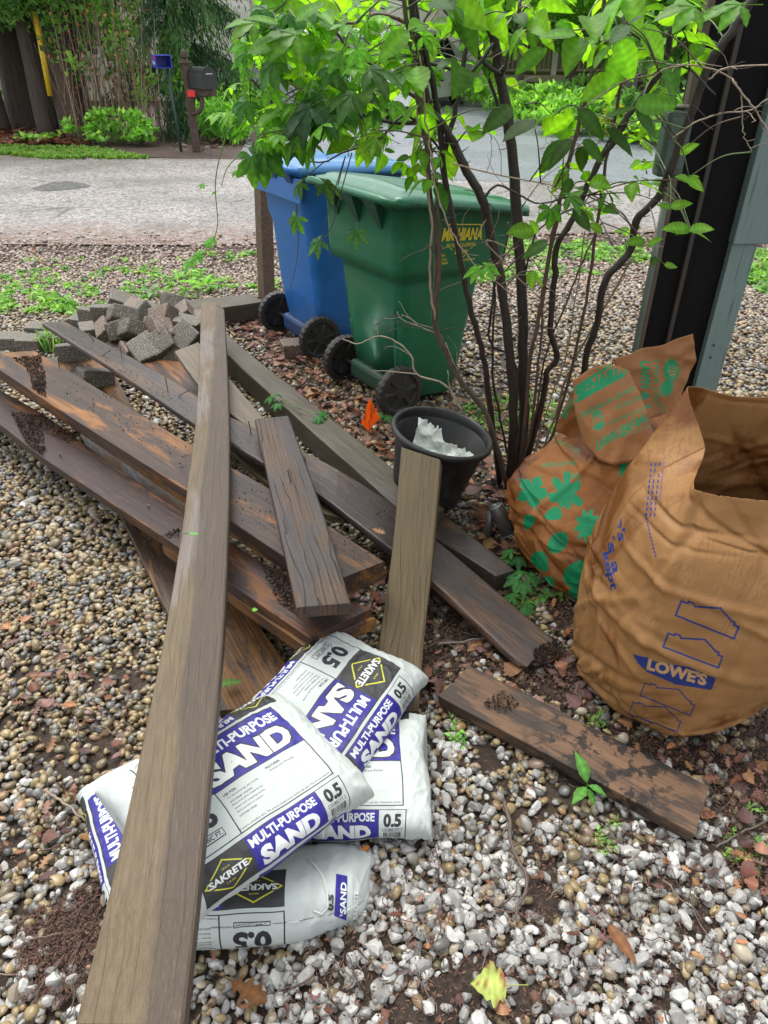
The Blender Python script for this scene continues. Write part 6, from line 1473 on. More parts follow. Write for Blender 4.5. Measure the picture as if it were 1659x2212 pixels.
for (u, v, y, L, a, el, cc) in [(700, 236, 1.95, .085, 250, -30, (.03, .085, .028)), (668, 232, 1.95, .10, 200, -25, (.03, .08, .028)), (640, 75, 2.0, .10, 190, 10, (.09, .20, .03)), (590, 135, 2.0, .075, 210, -40, (.05, .13, .03)), (570, 330, 2.05, .085, 250, -70, (.04, .12, .022)),
                                (545, 340, 2.05, .075, 265, -75, (.05, .14, .025)), (800, 150, 1.9, .085, 0, -5, (.045, .11, .035)), (760, 205, 1.95, .085, 200, -10, (.05, .12, .035)), (650, 395, 2.2, .05, 180, -40, (.05, .15, .04)), (640, 470, 2.2, .055, 200, -60, (.06, .17, .05)),
                                (770, 500, 2.1, .05, 270, -20, (.045, .13, .05)), (690, 520, 2.2, .06, 200, -30, (.05, .15, .06)), (1035, 582, 2.0, .05, 170, -10, (.10, .28, .03)), (1050, 575, 2.0, .05, -10, -10, (.08, .24, .03)), (1600, 10, 1.8, .075, 170, 0, (.08, .2, .03)), (1500, 15, 1.8, .08, 190, 5, (.09, .22, .03)),
                                (700, 395, 2.15, .07, 20, -20, (.03, .08, .03)), (812, 300, 1.95, .05, 200, -20, (.11, .24, .035)), (550, 50, 2.05, .08, 170, 15, (.10, .22, .04)), (1228, 425, 2.15, .07, 10, -5, (.06, .17, .03)), (1190, 450, 2.2, .06, 270, -50, (.05, .15, .02))]:
    p = S(u, v, y) - VO; X = Vector((math.cos(rad(a)) * math.cos(rad(el)), math.sin(rad(a)) * .4, math.sin(rad(el)))); palm(p, X, L, (0, -.5, 1), cc)
hang = [([(600, 282), (540, 262), (502, 274), (487, 299), (471, 355), (465, 408), (470, 483), (457, 524), (430, 552), (405, 570)], 2.3), ([(640, 440), (644, 520), (640, 570), (628, 620)], 2.25), ([(700, 350), (655, 390), (640, 430)], 2.25), ([(520, 330), (490, 365), (478, 402)], 2.3), ([(730, 400), (745, 340), (700, 560 - 60), (716, 560)], 2.15), ([(760, 330), (738, 410), (720, 480), (696, 528)], 2.15)]
for px, y in hang: vs_.tube(catmull([S(u, v, y) - VO for u, v in px], 6), .0018 if px[0][0] != 600 else .0024, .001, 5, col=(.16, .26, .09) if px[0][0] in (600, 520) else (.12, .10, .06))
for (u, v, L, a) in [(462, 516, .035, 190), (455, 524, .03, 150), (430, 552, .045, 185), (412, 566, .04, 190), (425, 549, .03, 60), (463, 415, .012, 180), (440, 400, .02, 150), (505, 372, .025, 20), (518, 372, .02, 0)]:
    p = S(u, v, 2.3) - VO; palm(p, (math.cos(rad(a)), 0, math.sin(rad(a)) * .5 - .1), L, (0, -.6, 1), (.11, .30, .05))
vs_.build('runners', M_WEED, vine); vf.build('foliage', M_VINE, vine)
# creeper sprigs on the ground
def sprig(base, px, h, sz, label, runner=None):
    B = G(*base); root = empty('creeper_sprig', B, label, 'creeper', 'creeper sprigs near the ground'); a = MB(); b = MB()
    if runner: a.tube(catmull([G(u, v, hh) - B for u, v, hh in runner], 5), .0024, .0016, 6, col=(.16, .28, .08))
    for (u, v, hh, L, an) in px:
        p = G(u, v, hh) - B; 
        if not runner: a.tube([Vector((0, 0, -.01)), p * .5 + Vector((0, 0, .01)), p], .0018, .0012, 5, col=(.14, .22, .07))
        palm(p, (math.cos(rad(an)), math.sin(rad(an)), -.1), L, (random.gauss(0, .2), -.25, 1), (.06, .19, .06), b)
    a.build('stem', M_WEED, root); b.build('leaves', M_VINE, root)
sprig((590, 850, .14), [(596, 852, .17, .055, 120), (588, 858, .16, .05, 200), (600, 872, .15, .045, 250), (692, 892, .16, .05, 30), (688, 900, .15, .045, 270), (645, 880, .16, .015, 90)], .15, .05, 'creeper sprig lying across the long squared timber', [(598, 850, .155), (640, 880, .15), (690, 897, .145)])
sprig((1128, 1290, 0), [(1128, 1238, .09, .055, 120), (1118, 1250, .08, .055, 200), (1142, 1246, .08, .055, 0), (1128, 1262, .07, .05, 270), (1112, 1290, .05, .05, 150), (1132, 1312, .03, .05, -30), (1125, 1325, .03, .045, -40)], .08, .05, 'creeper sprig with toothed leaves at the end of the low brown timber')
sprig((1110, 1200, 0), [(1105, 1192, .08, .05, 150), (1118, 1205, .06, .05, 270), (1096, 1208, .06, .045, 200), (1060, 1246, .04, .035, 0)], .08, .05, 'creeper sprig in front of the grey spotlight')
sprig((1100, 1120, 0), [(1098, 1100, .10, .045, 100), (1094, 1114, .08, .045, 270)], .08, .05, 'small creeper sprig between the spotlight and the green printed bag')
sprig((830, 890, 0), [(825, 895, .05, .05, 200), (836, 900, .05, .045, -10), (820, 905, .03, .04, 240)], .05, .05, 'pale lobed sprig behind the rim of the black pot')
# ================================================================ DARK COLUMN AT THE RIGHT
ROOF = False
def plane_pt(u, v, y): return S(u, v, y)
t = NT('shade_darkened_wood'); n = t.noise(t.mapv(scale=(12, 12, 1)), 4, 6, .65)
M_BLK = t.fin(t.mix(n, (.003, .003, .004), (.009, .008, .008)), .7, t.bump(n, .4, .006), Specular_IOR_Level=.12)  # near-black base colour stands in for the shade on the column
t = NT('brown_stained_strip'); n = t.noise(t.mapv(scale=(14, 14, 1)), 5, 6, .65); M_STR = t.fin(t.mix(n, (.045, .032, .02), (.115, .085, .052)), .55, t.bump(n, .4, .004))
t = NT('grey_green_paint'); n = t.noise(t.mapv(scale=(10, 10, .8)), 8, 6, .7)
c_ = t.mix(n, (.10, .155, .15), (.165, .225, .215)); c_ = t.mix(t.ramp(t.noise(t.mapv(scale=(60, 60, 1.5)), 2, 3), [(.62, 0), (.66, .7)]), c_, (.04, .06, .06)); M_GRN = t.fin(c_, .5, t.bump(n, .35, .003))
cx0 = G(1290, 1030).x; YC = 2.66
colr = empty('carport_column', (cx0 + .12, YC, 0), 'dark boarded column with grey green corner trim behind the paper bags', 'column'); CO = colr.location.copy()
def vbox(name, x0, x1, y0, y1, z0, z1, m, bev=.003):
    bm = bmesh.new(); bm_box(bm, ((x0 + x1) / 2 - CO.x, (y0 + y1) / 2 - CO.y, (z0 + z1) / 2), (x1 - x0, y1 - y0, z1 - z0), None, bev); return bm_obj(name, bm, m, colr)
def xat(u, v, y): return S(u, v, y).x
xL = xat(1375, 740, YC); xT0 = xat(1512, 800, YC); xT1 = xat(1562, 800, YC)
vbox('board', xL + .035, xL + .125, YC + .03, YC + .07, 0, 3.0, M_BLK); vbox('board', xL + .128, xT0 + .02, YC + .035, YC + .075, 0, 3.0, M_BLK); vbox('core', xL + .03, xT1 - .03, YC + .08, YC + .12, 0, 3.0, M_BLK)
vbox('wood_strip', xL + .012, xL + .034, YC + .015, YC + .06, 0, 3.0, M_STR); vbox('wood_strip', xL + .120, xL + .137, YC + .012, YC + .034, 0, 3.0, flat('dark_brown_strip', (.030, .022, .017), .6))
vbox('corner_trim', xT0, xT1, YC + .005, YC + .06, 0, .98, M_GRN); 
vbox('corner_trim', xT0 - .004, xT1 + .045, YC - .008, YC + .07, .98, 3.0, M_GRN)
if ROOF:
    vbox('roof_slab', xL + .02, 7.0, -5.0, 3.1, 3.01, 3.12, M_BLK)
for zz in (.55, .60, 1.6): 
    mb = MB(); mb.tube([(xT0 + .03 - CO.x, YC + .006 - CO.y, zz), (xT0 + .03 - CO.x, YC + .001 - CO.y, zz)], .004, .004, 8); mb.build('nail_head', RUST, colr)
mb = MB(); mb.tube([(xL - CO.x, 0, -.02), (xL - CO.x, 0, .9), (xL - CO.x, 0, 1.12)], .011, .011, 12); mb.build('conduit', flat('grey_green_conduit', (.10, .125, .105), .5), colr)
a_ = S(1446, 262, YC - .02); b_ = S(1438, 352, YC - .02)
obx = empty('outlet_box', (xat(1453, 310, YC - .03), YC - .03, (a_.z + b_.z) / 2), 'grey green weatherproof box fixed beside the dark column', 'outlet box')
bm = bmesh.new(); bm_box(bm, (0, 0, 0), (.085, .07, .20), None, .012, 3); bm_obj('box', bm, flat('dark_grey_green_metal', (.05, .075, .065), .45), obx)
bm = bmesh.new(); bm_box(bm, (0, 0, .105), (.07, .075, .008), None, .003); bm_obj('lid', bm, STEEL, obx)
bm = bmesh.new(); bm_box(bm, (0, -.036, 0), (.06, .006, .15), None, .002); bm_obj('cover', bm, flat('grey_green_cover', (.06, .09, .08), .4), obx)
# ================================================================ BACKGROUND
M_BGL = leafmat('tree_leaf', .5, .5, tcol=(1.7, 1.8, .6)); M_NEED = leafmat('needle_foliage', .2, .6)
t = NT('tree_bark'); n = t.noise(t.mapv(scale=(7, 7, 1)), 3, 6, .7); a_ = t.new("ShaderNodeVertexColor", layer_name="Col").outputs[0]
M_TBARK = t.fin(t.mix(1.0, a_, t.ramp(n, [(.25, .5), (.75, 1.5)]), 'MULTIPLY'), .85, t.bump(n, 1.0, .05))
def leafcloud(b, cen, rad3, n, size, cols_, shell=.5, drop=0.0, asp=.6):
    """many small leaf faces in clumps through an ellipsoid"""
    nc = max(4, n // 28); c = []
    while len(c) < nc:
        q = RNG.uniform(-1, 1, 3); r = np.linalg.norm(q)
        if r < 1 and r > shell * RNG.random(): c.append(q)
    c = np.array(c); k = RNG.integers(0, nc, n); P = c[k] * rad3 + RNG.normal(0, .16, (n, 3)) * np.array(rad3) * .8; P += np.array(cen)
    P = P[P[:, 2] > .1]; n = len(P); k = k[:n]
    d = RNG.normal(size=(n, 3)); d[:, 2] -= drop; d /= np.linalg.norm(d, axis=1)[:, None]; e = np.cross(d, RNG.normal(size=(n, 3)) + [0, 0, 1]); e /= np.linalg.norm(e, axis=1)[:, None] + 1e-9
    L = size * RNG.uniform(.6, 1.4, n)[:, None]; V = np.stack([P - d * L, P + e * L * asp, P + d * L, P - e * L * asp], 1).reshape(-1, 3)
    ck = np.array([random.choice(cols_) for _ in range(nc)]) * RNG.uniform(.7, 1.3, (nc, 1)); col = np.repeat(ck[k] * RNG.uniform(.75, 1.25, (n, 1)), 4, 0)
    b.append((V, np.arange(4 * n).reshape(n, 4), col))
def cloud_obj(b, name, m, parent):
    off = 0; V = []; F = []; C_ = []
    for v, f, c in b: V.append(v); F.append(f + off); C_.append(c); off += len(v)
    o = mesh_np(name, np.concatenate(V), np.concatenate(F), m, None, False, np.concatenate(C_)); o.parent = parent; return o
def tree(name, base, h, r, crown, label, lc, cat='tree', n=5000, size=.12, group=None, bark=(.11, .09, .075), limbs=5, lean=(0, 0), drop=0.0, asp=.6, mat=None):
    root = empty(name, base, label, cat, group); tb = MB()
    pts = catmull([(0, 0, -.1), (lean[0] * .3, lean[1] * .3, h * .3), (lean[0] * .7, lean[1] * .7, h * .7), (lean[0], lean[1], h)], 5); tb.tube(pts, r, r * .35, 14, col=bark, wob=.05)
    for k in range(limbs):
        z = h * random.uniform(.35, .9); d = rdir(random.uniform(.2, .7)) * random.uniform(.25, .5) * h * .5; p = Vector((lean[0] * z / h, lean[1] * z / h, z)); tb.tube([p, p + d * .5 + Vector((0, 0, .1)), p + d], r * .3, r * .08, 7, col=bark)
    tb.build('trunk', M_TBARK, root); b = []
    for (c, rd, k) in crown: leafcloud(b, c, rd, int(n * k), size, lc, .5, drop, asp)
    o = cloud_obj(b, 'crown', mat or M_BGL, root); return root
def gp(u, v): return G(u, v)
YG = [(.28, .52, .10), (.22, .44, .08), (.36, .60, .16), (.16, .34, .07)]; DG = [(.045, .11, .03), (.06, .15, .04), (.035, .085, .03), (.09, .20, .05)]; MG = [(.14, .30, .09), (.19, .38, .12), (.10, .22, .06)]
GTR = 'trees across the road'
def at(u, y): return Vector((S(u, 100, y).x, y, 0))
# cedars with dark trunks, far left
for i, (u, y, r) in enumerate(((-60, 15.5, .30), (18, 16.2, .34), (62, 15.3, .20), (92, 16.0, .26), (128, 15.2, .30), (150, 16.5, .2))):
    lab = ('cedar partly outside the picture at the far left', 'thick dark cedar trunk at the far left of the road', 'thin cedar trunk behind the lower end of the yellow guard', 'dark cedar trunk just right of the yellow guard', 'broad dark cedar trunk next to the dead brush', 'slim cedar trunk hidden behind the broad cedar')[i]
    tree('cedar_tree', at(u, y), 5.2, r, [((0, -.3, 2.55), (1.0, 1.0, .75), 1.0), ((0, 0, 4.2), (1.3, 1.3, 1.6), .7)], lab, MG, n=3400, size=.06, group=GTR, bark=(.075, .058, .045), limbs=7, drop=.4)
for i, (u, y, z) in enumerate(((195, 15.0, 1.5), (265, 15.6, 1.9), (318, 15.2, 1.2))):
    tree('sapling', at(u, y), z + .9, .03, [((0, 0, z), (.75, .5, .65), 1.0)], ('leafy sapling among the dead brush at its left', 'taller leafy sapling rising through the dead brush', 'small sapling at the right end of the dead brush', 'small sapling below the yellow guard', 'leafy sapling in front of the far left cedar')[i], YG + MG, n=520, size=.055, group='saplings across the road', limbs=6)
# spruce with drooping branches
def spruce(base, h, label, r=.16, spread=2.1, zmin=.35, n=24):
    root = empty('spruce_tree', base, label, 'tree', GTR); tb = MB(); tb.tube([(0, 0, -.1), (0, 0, h * .5), (0, 0, h)], r, r * .4, 12, col=(.085, .055, .04)); b = []
    for k in range(n * 3):
        z = zmin + (h - zmin) * (k / (n * 3)); L = spread * (1 - .6 * z / h) * random.uniform(.7, 1.1); d = rdir(0); p0 = Vector((0, 0, z)); p1 = p0 + d * L * .5 + Vector((0, 0, -.05 * L)); p2 = p0 + d * L + Vector((0, 0, -.42 * L))
        pts = catmull([p0, p1, p2], 6); tb.tube(pts, .022, .006, 5, col=(.06, .045, .035))
        P = []
        for q in pts[2:]:
            for _ in range(46): P.append(q + Vector((random.gauss(0, .10), random.gauss(0, .10), -abs(random.gauss(0, .16)))))
        P = np.array([p[:] for p in P]); m = len(P); P = P[P[:, 2] > .05]; m = len(P)
        if m == 0: continue
        dd = RNG.normal(0, .35, (m, 3)) + np.array([d.x * .3, d.y * .3, -1]); dd /= np.linalg.norm(dd, axis=1)[:, None]; e = np.cross(dd, RNG.normal(size=(m, 3))); e /= np.linalg.norm(e, axis=1)[:, None]
        L_ = RNG.uniform(.04, .09, (m, 1)); V = np.stack([P - dd * L_, P + e * .012, P + dd * L_, P - e * .012], 1).reshape(-1, 3)
        c = np.array(random.choice([(.05, .115, .05), (.035, .085, .04), (.075, .16, .055)])) * RNG.uniform(.7, 1.3, (m, 1)); b.append((V, np.arange(4 * m).reshape(m, 4), np.repeat(c, 4, 0)))
    tb.build('trunk', M_TBARK, root); cloud_obj(b, 'crown', M_NEED, root)
spruce(at(377, 16.3), 5.0, 'spruce with drooping dark branches behind the black mailbox', spread=2.3)
# dead brush
M_BRUSH = vcol('dead_stem', .8, 40, .3)
DB = empty('dead_bush', at(235, 14.6), 'tangle of upright brown dead stems across the road', 'bush'); b = MB(); rl = MB()
for k in range(120):
    x, y = random.uniform(-1.05, .75), random.uniform(-.5, .6); h = random.uniform(.9, 2.3); q = Vector((x, y, 0)); l = Vector((random.gauss(0, .09), random.gauss(0, .09), 0))
    b.tube([q, q + l + Vector((0, 0, h * .5)), q + l * 2.4 + Vector((0, 0, h))], random.uniform(.005, .013), .003, 4, col=jcol(random.choice(((.16, .11, .075), (.24, .16, .11), (.12, .085, .065), (.30, .22, .16)))), cap=False)
for k in range(300): place(rl, leaf_geo('ovate', .07, .5, .2, .3, 3), Vector((random.uniform(-1, .8), random.uniform(-.5, .5), random.uniform(.3, 2.1))), rdir(-.5), (0, 0, 1), jcol((.28, .10, .045)))
b.build('stems', M_BRUSH, DB); rl.build('dead_leaves', M_DEAD, DB)
def bush(name, base, rd, label, cols_, n=900, size=.05, cat='bush', group='low green plants across the road', asp=.6):
    root = empty(name, base, label, cat, group); b = []; leafcloud(b, (0, 0, rd[2]), rd, n, size, cols_, .3, 0, asp); cloud_obj(b, 'leaves', M_BGL, root); s_ = MB()
    for k in range(10): s_.tube([(0, 0, 0), (random.uniform(-.6, .6) * rd[0], random.uniform(-.6, .6) * rd[1], rd[2] * random.uniform(.8, 1.5))], .008, .004, 4, col=(.10, .14, .05))
    s_.build('stems', M_TWIG, root)
bush('green_bush', at(150, 14.2), (.5, .3, .22), 'leafy low plant at the foot of the cedar trunks', YG, 380); bush('green_bush', at(225, 14.0), (.6, .3, .30), 'leafy shoots in front of the dead brush', YG, 600)
bush('green_bush', at(270, 14.0), (.3, .25, .2), 'small leafy plant at the right end of the dead brush', YG); bush('green_bush', at(30, 14.3), (.7, .3, .10), 'low green plant by the leaf pile at the far left', YG, 300)
bush('green_bush', at(465, 14.4), (.45, .4, .36), 'grassy clump to the right of the mailbox post', [(.16, .38, .07), (.22, .44, .1)], 1500, .12, asp=.12)
bush('green_bush', at(440, 16.0), (.9, .6, .5), 'spreading low conifer behind the mailbox post', MG, 1800, .06); bush('green_bush', at(500, 15.8), (.6, .5, .45), 'bright low conifer beside the silver car', YG, 1200, .06)
mb = MB()
for k in range(1500):
    u, y = random.uniform(-200, 130), random.uniform(13.9, 15.8); p = at(u, y); place(mb, lobed_geo('oak', random.uniform(.10, .18), random.uniform(-.6, .8)), p + Vector((0, 0, random.uniform(.01, .10))), rdir(random.uniform(-.4, .4)), (random.gauss(0, .5), random.gauss(0, .5), 1), jcol(random.choice([(.20, .085, .05), (.13, .055, .035), (.26, .12, .07)])))
tag(mb.build('fallen_leaves', M_DEAD), 'bank of brown fallen leaves under the cedars', kind='stuff')
mb = MB()
for k in range(900):
    u, y = random.choice(((random.uniform(330, 560), random.uniform(13.3, 17)), (random.uniform(1180, 1600), random.uniform(13, 18)))); p = at(u, y); place(mb, leaf_geo('lance', random.uniform(.06, .14), .35, .2, .2, 3), p + Vector((0, 0, random.uniform(.005, .04))), rdir(0), (random.gauss(0, .5), random.gauss(0, .5), 1), jcol(random.choice([(.10, .065, .05), (.06, .04, .035), (.17, .11, .085), (.24, .18, .12)])))
tag(mb.build('bark_mulch', M_DEAD), 'loose bark mulch around the mailboxes and flower beds', kind='stuff')
# yellow guy wire guard
g0, g1 = at(110, 15.0) + Vector((0, 0, S(110, 207, 15.0).z)), None
pg0 = S(109, 207, 14.9); pg1 = S(75, 25, 14.9); gr = empty('guy_wire_guard', (pg0.x, pg0.y, 0), 'yellow plastic guard on a slanting guy wire at the far left', 'guy wire guard')
mb = MB(); o0 = gr.location; d = (pg1 - pg0).normalized(); mb.tube([pg0 - o0, pg1 - o0], .05, .05, 12); mb.build('guard', flat('yellow_plastic', (.75, .50, .02), .4, .08), gr); mb = MB(); mb.tube([Vector((pg0.x + .1, 0, 0)) * 0 + (pg0 - d * (pg0.z / d.z)) - o0, pg1 + d * 3 - o0], .012, .012, 6); mb.build('wire', STEEL, gr)
# mailbox on post
MBO = G(425, 327); mr = empty('mailbox', MBO, 'black rounded mailbox on a brown post with ball finial', 'mailbox'); W_DB = wood('brown_painted_post', (.13, .085, .065), (.09, .058, .045), (.05, .035, .03), .2, 31, grain=10, rough=.6, crack=.1, rings=False)
bm = bmesh.new(); bm_box(bm, (0, 0, .62), (.13, .13, 1.24), rotz(rad(15)), .01); bm_obj('post', bm, W_DB, mr)
bm = bmesh.new(); bm_box(bm, (0, 0, 1.26), (.17, .17, .03), rotz(rad(15)), .008); bm_box(bm, (0, 0, 1.285), (.12, .12, .03), rotz(rad(15)), .01); bmesh.ops.create_uvsphere(bm, u_segments=16, v_segments=10, radius=.06, matrix=Matrix.Translation((0, 0, 1.37)) @ Matrix.Diagonal((.8, .8, 1.15, 1)).to_4x4()); bm_obj('finial', bm, W_DB, mr)
bm = bmesh.new(); bm_box(bm, (.22, -.12, .86), (.50, .12, .10), rotz(rad(-25)), .01); bm_obj('arm', bm, W_DB, mr)
mb = MB(); mb.tube(catmull([(.02, -.05, .55), (.16, -.1, .60), (.22, -.12, .72), (.22, -.12, .84)], 5), .035, .035, 8); mb.build('brace', W_DB, mr)
MK = flat('black_metal', (.016, .020, .018), .35, .15, 20); mb = MB(); prof = [(-.12, 0), (-.12, .17)] + [(-.12 * math.cos(math.pi * k / 10), .17 + .12 * math.sin(math.pi * k / 10)) for k in range(1, 10)] + [(.12, .17), (.12, 0)]
n_ = len(prof); Vb = [(x, -.28, z) for x, z in prof] + [(x, .28, z) for x, z in prof]; mb.add(Vb, [[k, (k + 1) % n_, (k + 1) % n_ + n_, k + n_] for k in range(n_)] + [list(range(n_))[::-1], [k + n_ for k in range(n_)]])
MM = Matrix.Translation(MBO + Vector((.25, -.16, .92))) @ Matrix.Rotation(rad(38), 4, 'Z') 
o = mb.build('box', MK, None, False, MM); o.parent = mr; o.matrix_parent_inverse = Matrix.Translation(MBO).inverted()
mb = MB(); mb.add([(x * 1.05, y, z * 1.03 - .004) for x, z in prof for y in (-.285,)] + [(x * 1.05, -.30, z * 1.03 - .004) for x, z in prof], [[k, (k + 1) % n_, (k + 1) % n_ + n_, k + n_] for k in range(n_)] + [[k + n_ for k in range(n_)]])
o = mb.build('door', MK, None, False, MM); o.parent = mr; o.matrix_parent_inverse = Matrix.Translation(MBO).inverted()
mb = MB(); mb.tube([(-.05, -.305, .2), (.06, -.305, .2)], .006, .006, 6); o = mb.build('label_strip', flat('pale_metal', (.6, .6, .6), .4), None, False, MM); o.parent = mr; o.matrix_parent_inverse = Matrix.Translation(MBO).inverted()
bm = bmesh.new(); bm_box(bm, (.08, -.20, .845), (.13, .015, .09), rotz(rad(-10)), .004); bm_obj('flag', bm, flat('red_plastic', (.65, .02, .015), .4), mr)
# newspaper box
NB = G(392, 328); nr = empty('newspaper_box', NB, 'small blue plastic newspaper box on a thin green pole', 'newspaper box'); mb = MB(); mb.tube([(0, 0, -.05), (-.03, 0, 1.22)], .022, .022, 8); mb.build('pole', flat('green_pole', (.03, .06, .05), .5), nr)
bm = bmesh.new(); w_, h_, d_, t_ = .24, .17, .34, .01
for c, s_ in (((0, 0, t_ / 2), (w_, d_, t_)), ((0, 0, h_ - t_ / 2), (w_, d_, t_)), ((-w_ / 2 + t_ / 2, 0, h_ / 2), (t_, d_, h_ - 2 * t_ - .002)), ((w_ / 2 - t_ / 2, 0, h_ / 2), (t_, d_, h_ - 2 * t_ - .002)), ((0, d_ / 2 - t_ / 2, h_ / 2), (w_ - 2 * t_ - .002, t_, h_ - 2 * t_ - .002))): bm_box(bm, c, s_)
NM = Matrix.Translation(NB + Vector((-.10, -.03, 1.19))) @ Matrix.Rotation(rad(24), 4, 'Z'); o = bm_obj('box', bm, flat('bright_blue_plastic', (.012, .035, .42), .35), None, NM); o.parent = nr; o.matrix_parent_inverse = Matrix.Translation(NB).inverted()
mb = MB(); V_, T_, _ = text_tris("The Blade", .03); mb.add([(-w_ / 2 - .003, .10 - .2 * p[0], .045 + .05 * p[1]) for p in V_], [list(q) for q in T_]); o = mb.build('lettering', flat('white_print', (.8, .8, .8), .5), None, False, NM); o.parent = nr; o.matrix_parent_inverse = Matrix.Translation(NB).inverted()
bm = bmesh.new(); bm_box(bm, (-w_ / 2 - .002, -.07, .135), (.004, .12, .05)); o = bm_obj('reflector', bm, flat('red_reflector', (.7, .02, .02), .4), None, NM); o.parent = nr; o.matrix_parent_inverse = Matrix.Translation(NB).inverted()
# house
def siding(name, col, pitch=.13):
    t = NT(name); w = t.wave(t.mapv(scale=(1, 1, 1)), 1 / pitch / 2 * .32, 0, 0, 1, 'Z', 'SAW'); n = t.noise(scale=6, detail=4)
    return t.fin(t.mix(t.ramp(n, [(.3, 0), (.7, 1)]), tuple(c * .92 for c in col), col), .6, t.bump(w, .9, .03))
M_SID = siding('cream_siding', (.60, .55, .44)); M_SID2 = siding('tan_siding', (.50, .42, .30)); M_TRW = flat('white_trim', (.72, .70, .66), .5, .05); M_GD = flat('garage_door_paint', (.66, .62, .56), .5, .06); M_RF = flat('roof_shingle', (.09, .085, .08), .8, .3, 12); M_GL = flat('window_glass', (.03, .035, .04), .08, .1)
hs_ = empty('house', (-1.0, 26, 0), 'cream sided house with pale garage doors and a railed porch across the road', 'house')
def hb(name, x0, x1, y0, y1, z0, z1, m, bev=0, par=None):
    bm = bmesh.new(); o = bm_box(bm, ((x0 + x1) / 2 + 1.0, (y0 + y1) / 2 - 26, (z0 + z1) / 2), (x1 - x0, y1 - y0, z1 - z0), None, bev); return bm_obj(name, bm, m, par or hs_)
hb('wall', -15, 2.6, 24.6, 34, 0, 4.6, M_SID); hb('wall', 2.6, 9.5, 27.5, 34, 0, 4.6, M_SID2)
for gx in (-6.6, -3.2, .2):
    hb('door_frame', gx - .12, gx + 2.82, 24.50, 24.60, 0, 2.42, M_TRW); gd = hb('garage_door', gx, gx + 2.7, 24.44, 24.50, .01, 2.3, M_GD)
    for r in range(4):
        for c_ in range(4): hb('panel', gx + .08 + c_ * .66, gx + .64 + c_ * .66, 24.42, 24.44, .08 + r * .57, .50 + r * .57, M_GD, .01)
for wx in (-12.5, -9.5):
    f = hb('window_frame', wx - .07, wx + 1.27, 24.52, 24.60, 1.1, 2.5, M_TRW); hb('window', wx, wx + 1.2, 24.49, 24.52, 1.17, 2.43, M_GL)
for wx in (3.4, 6.6): hb('window_frame', wx - .07, wx + 1.37, 27.42, 27.5, 1.2, 2.6, M_TRW); hb('window', wx, wx + 1.3, 27.39, 27.42, 1.27, 2.53, M_GL)
hb('porch_deck', 2.7, 9.5, 25.4, 27.4, .45, .62, M_SID2)
for px_ in (2.9, 5.1, 7.3, 9.3): hb('porch_post', px_, px_ + .16, 25.5, 25.66, .62, 3.2, M_TRW)
hb('porch_beam', 2.7, 9.5, 25.46, 25.70, 3.2, 3.45, M_TRW); hb('rail', 3.06, 9.3, 25.54, 25.62, 1.45, 1.52, M_SID2); hb('rail', 3.06, 9.3, 25.54, 25.62, .72, .78, M_SID2)
bm = bmesh.new()
for k in range(46): bm_box(bm, (3.1 + k * .136 + 1.0, 25.58 - 26, 1.115), (.035, .035, .664))
bm_obj('balusters', bm, M_SID2, hs_)["kind"] = "stuff"
bm = bmesh.new(); q = [(-15.4, 24.0, 4.55), (10, 24.0, 4.55), (10, 34.5, 4.55), (-15.4, 34.5, 4.55), (-15.4, 29.2, 7.2), (10, 29.2, 7.2)]; vs = [bm.verts.new((x + 1, y - 26, z)) for x, y, z in q]
for f in ((0, 1, 5, 4), (2, 3, 4, 5), (1, 2, 5), (3, 0, 4), (3, 2, 1, 0)): bm.faces.new([vs[i] for i in f])
bm_obj('roof', bm, M_RF, hs_)
# recycling bin and skip by the garage
for (u, v, c, lab) in ((405, 205, (.03, .10, .30), 'blue bin standing by the garage behind the spruce'),):
    p = at(u, 22.5); r = empty('blue_bin', p, lab, 'wheelie bin'); bm = bmesh.new(); bm_box(bm, (0, 0, .52), (.6, .6, 1.0), None, .04); bm_obj('body', bm, P_BLUE, r); bm = bmesh.new(); bm_box(bm, (0, 0, 1.06), (.66, .68, .06), None, .02); bm_obj('lid', bm, P_BLLID, r)
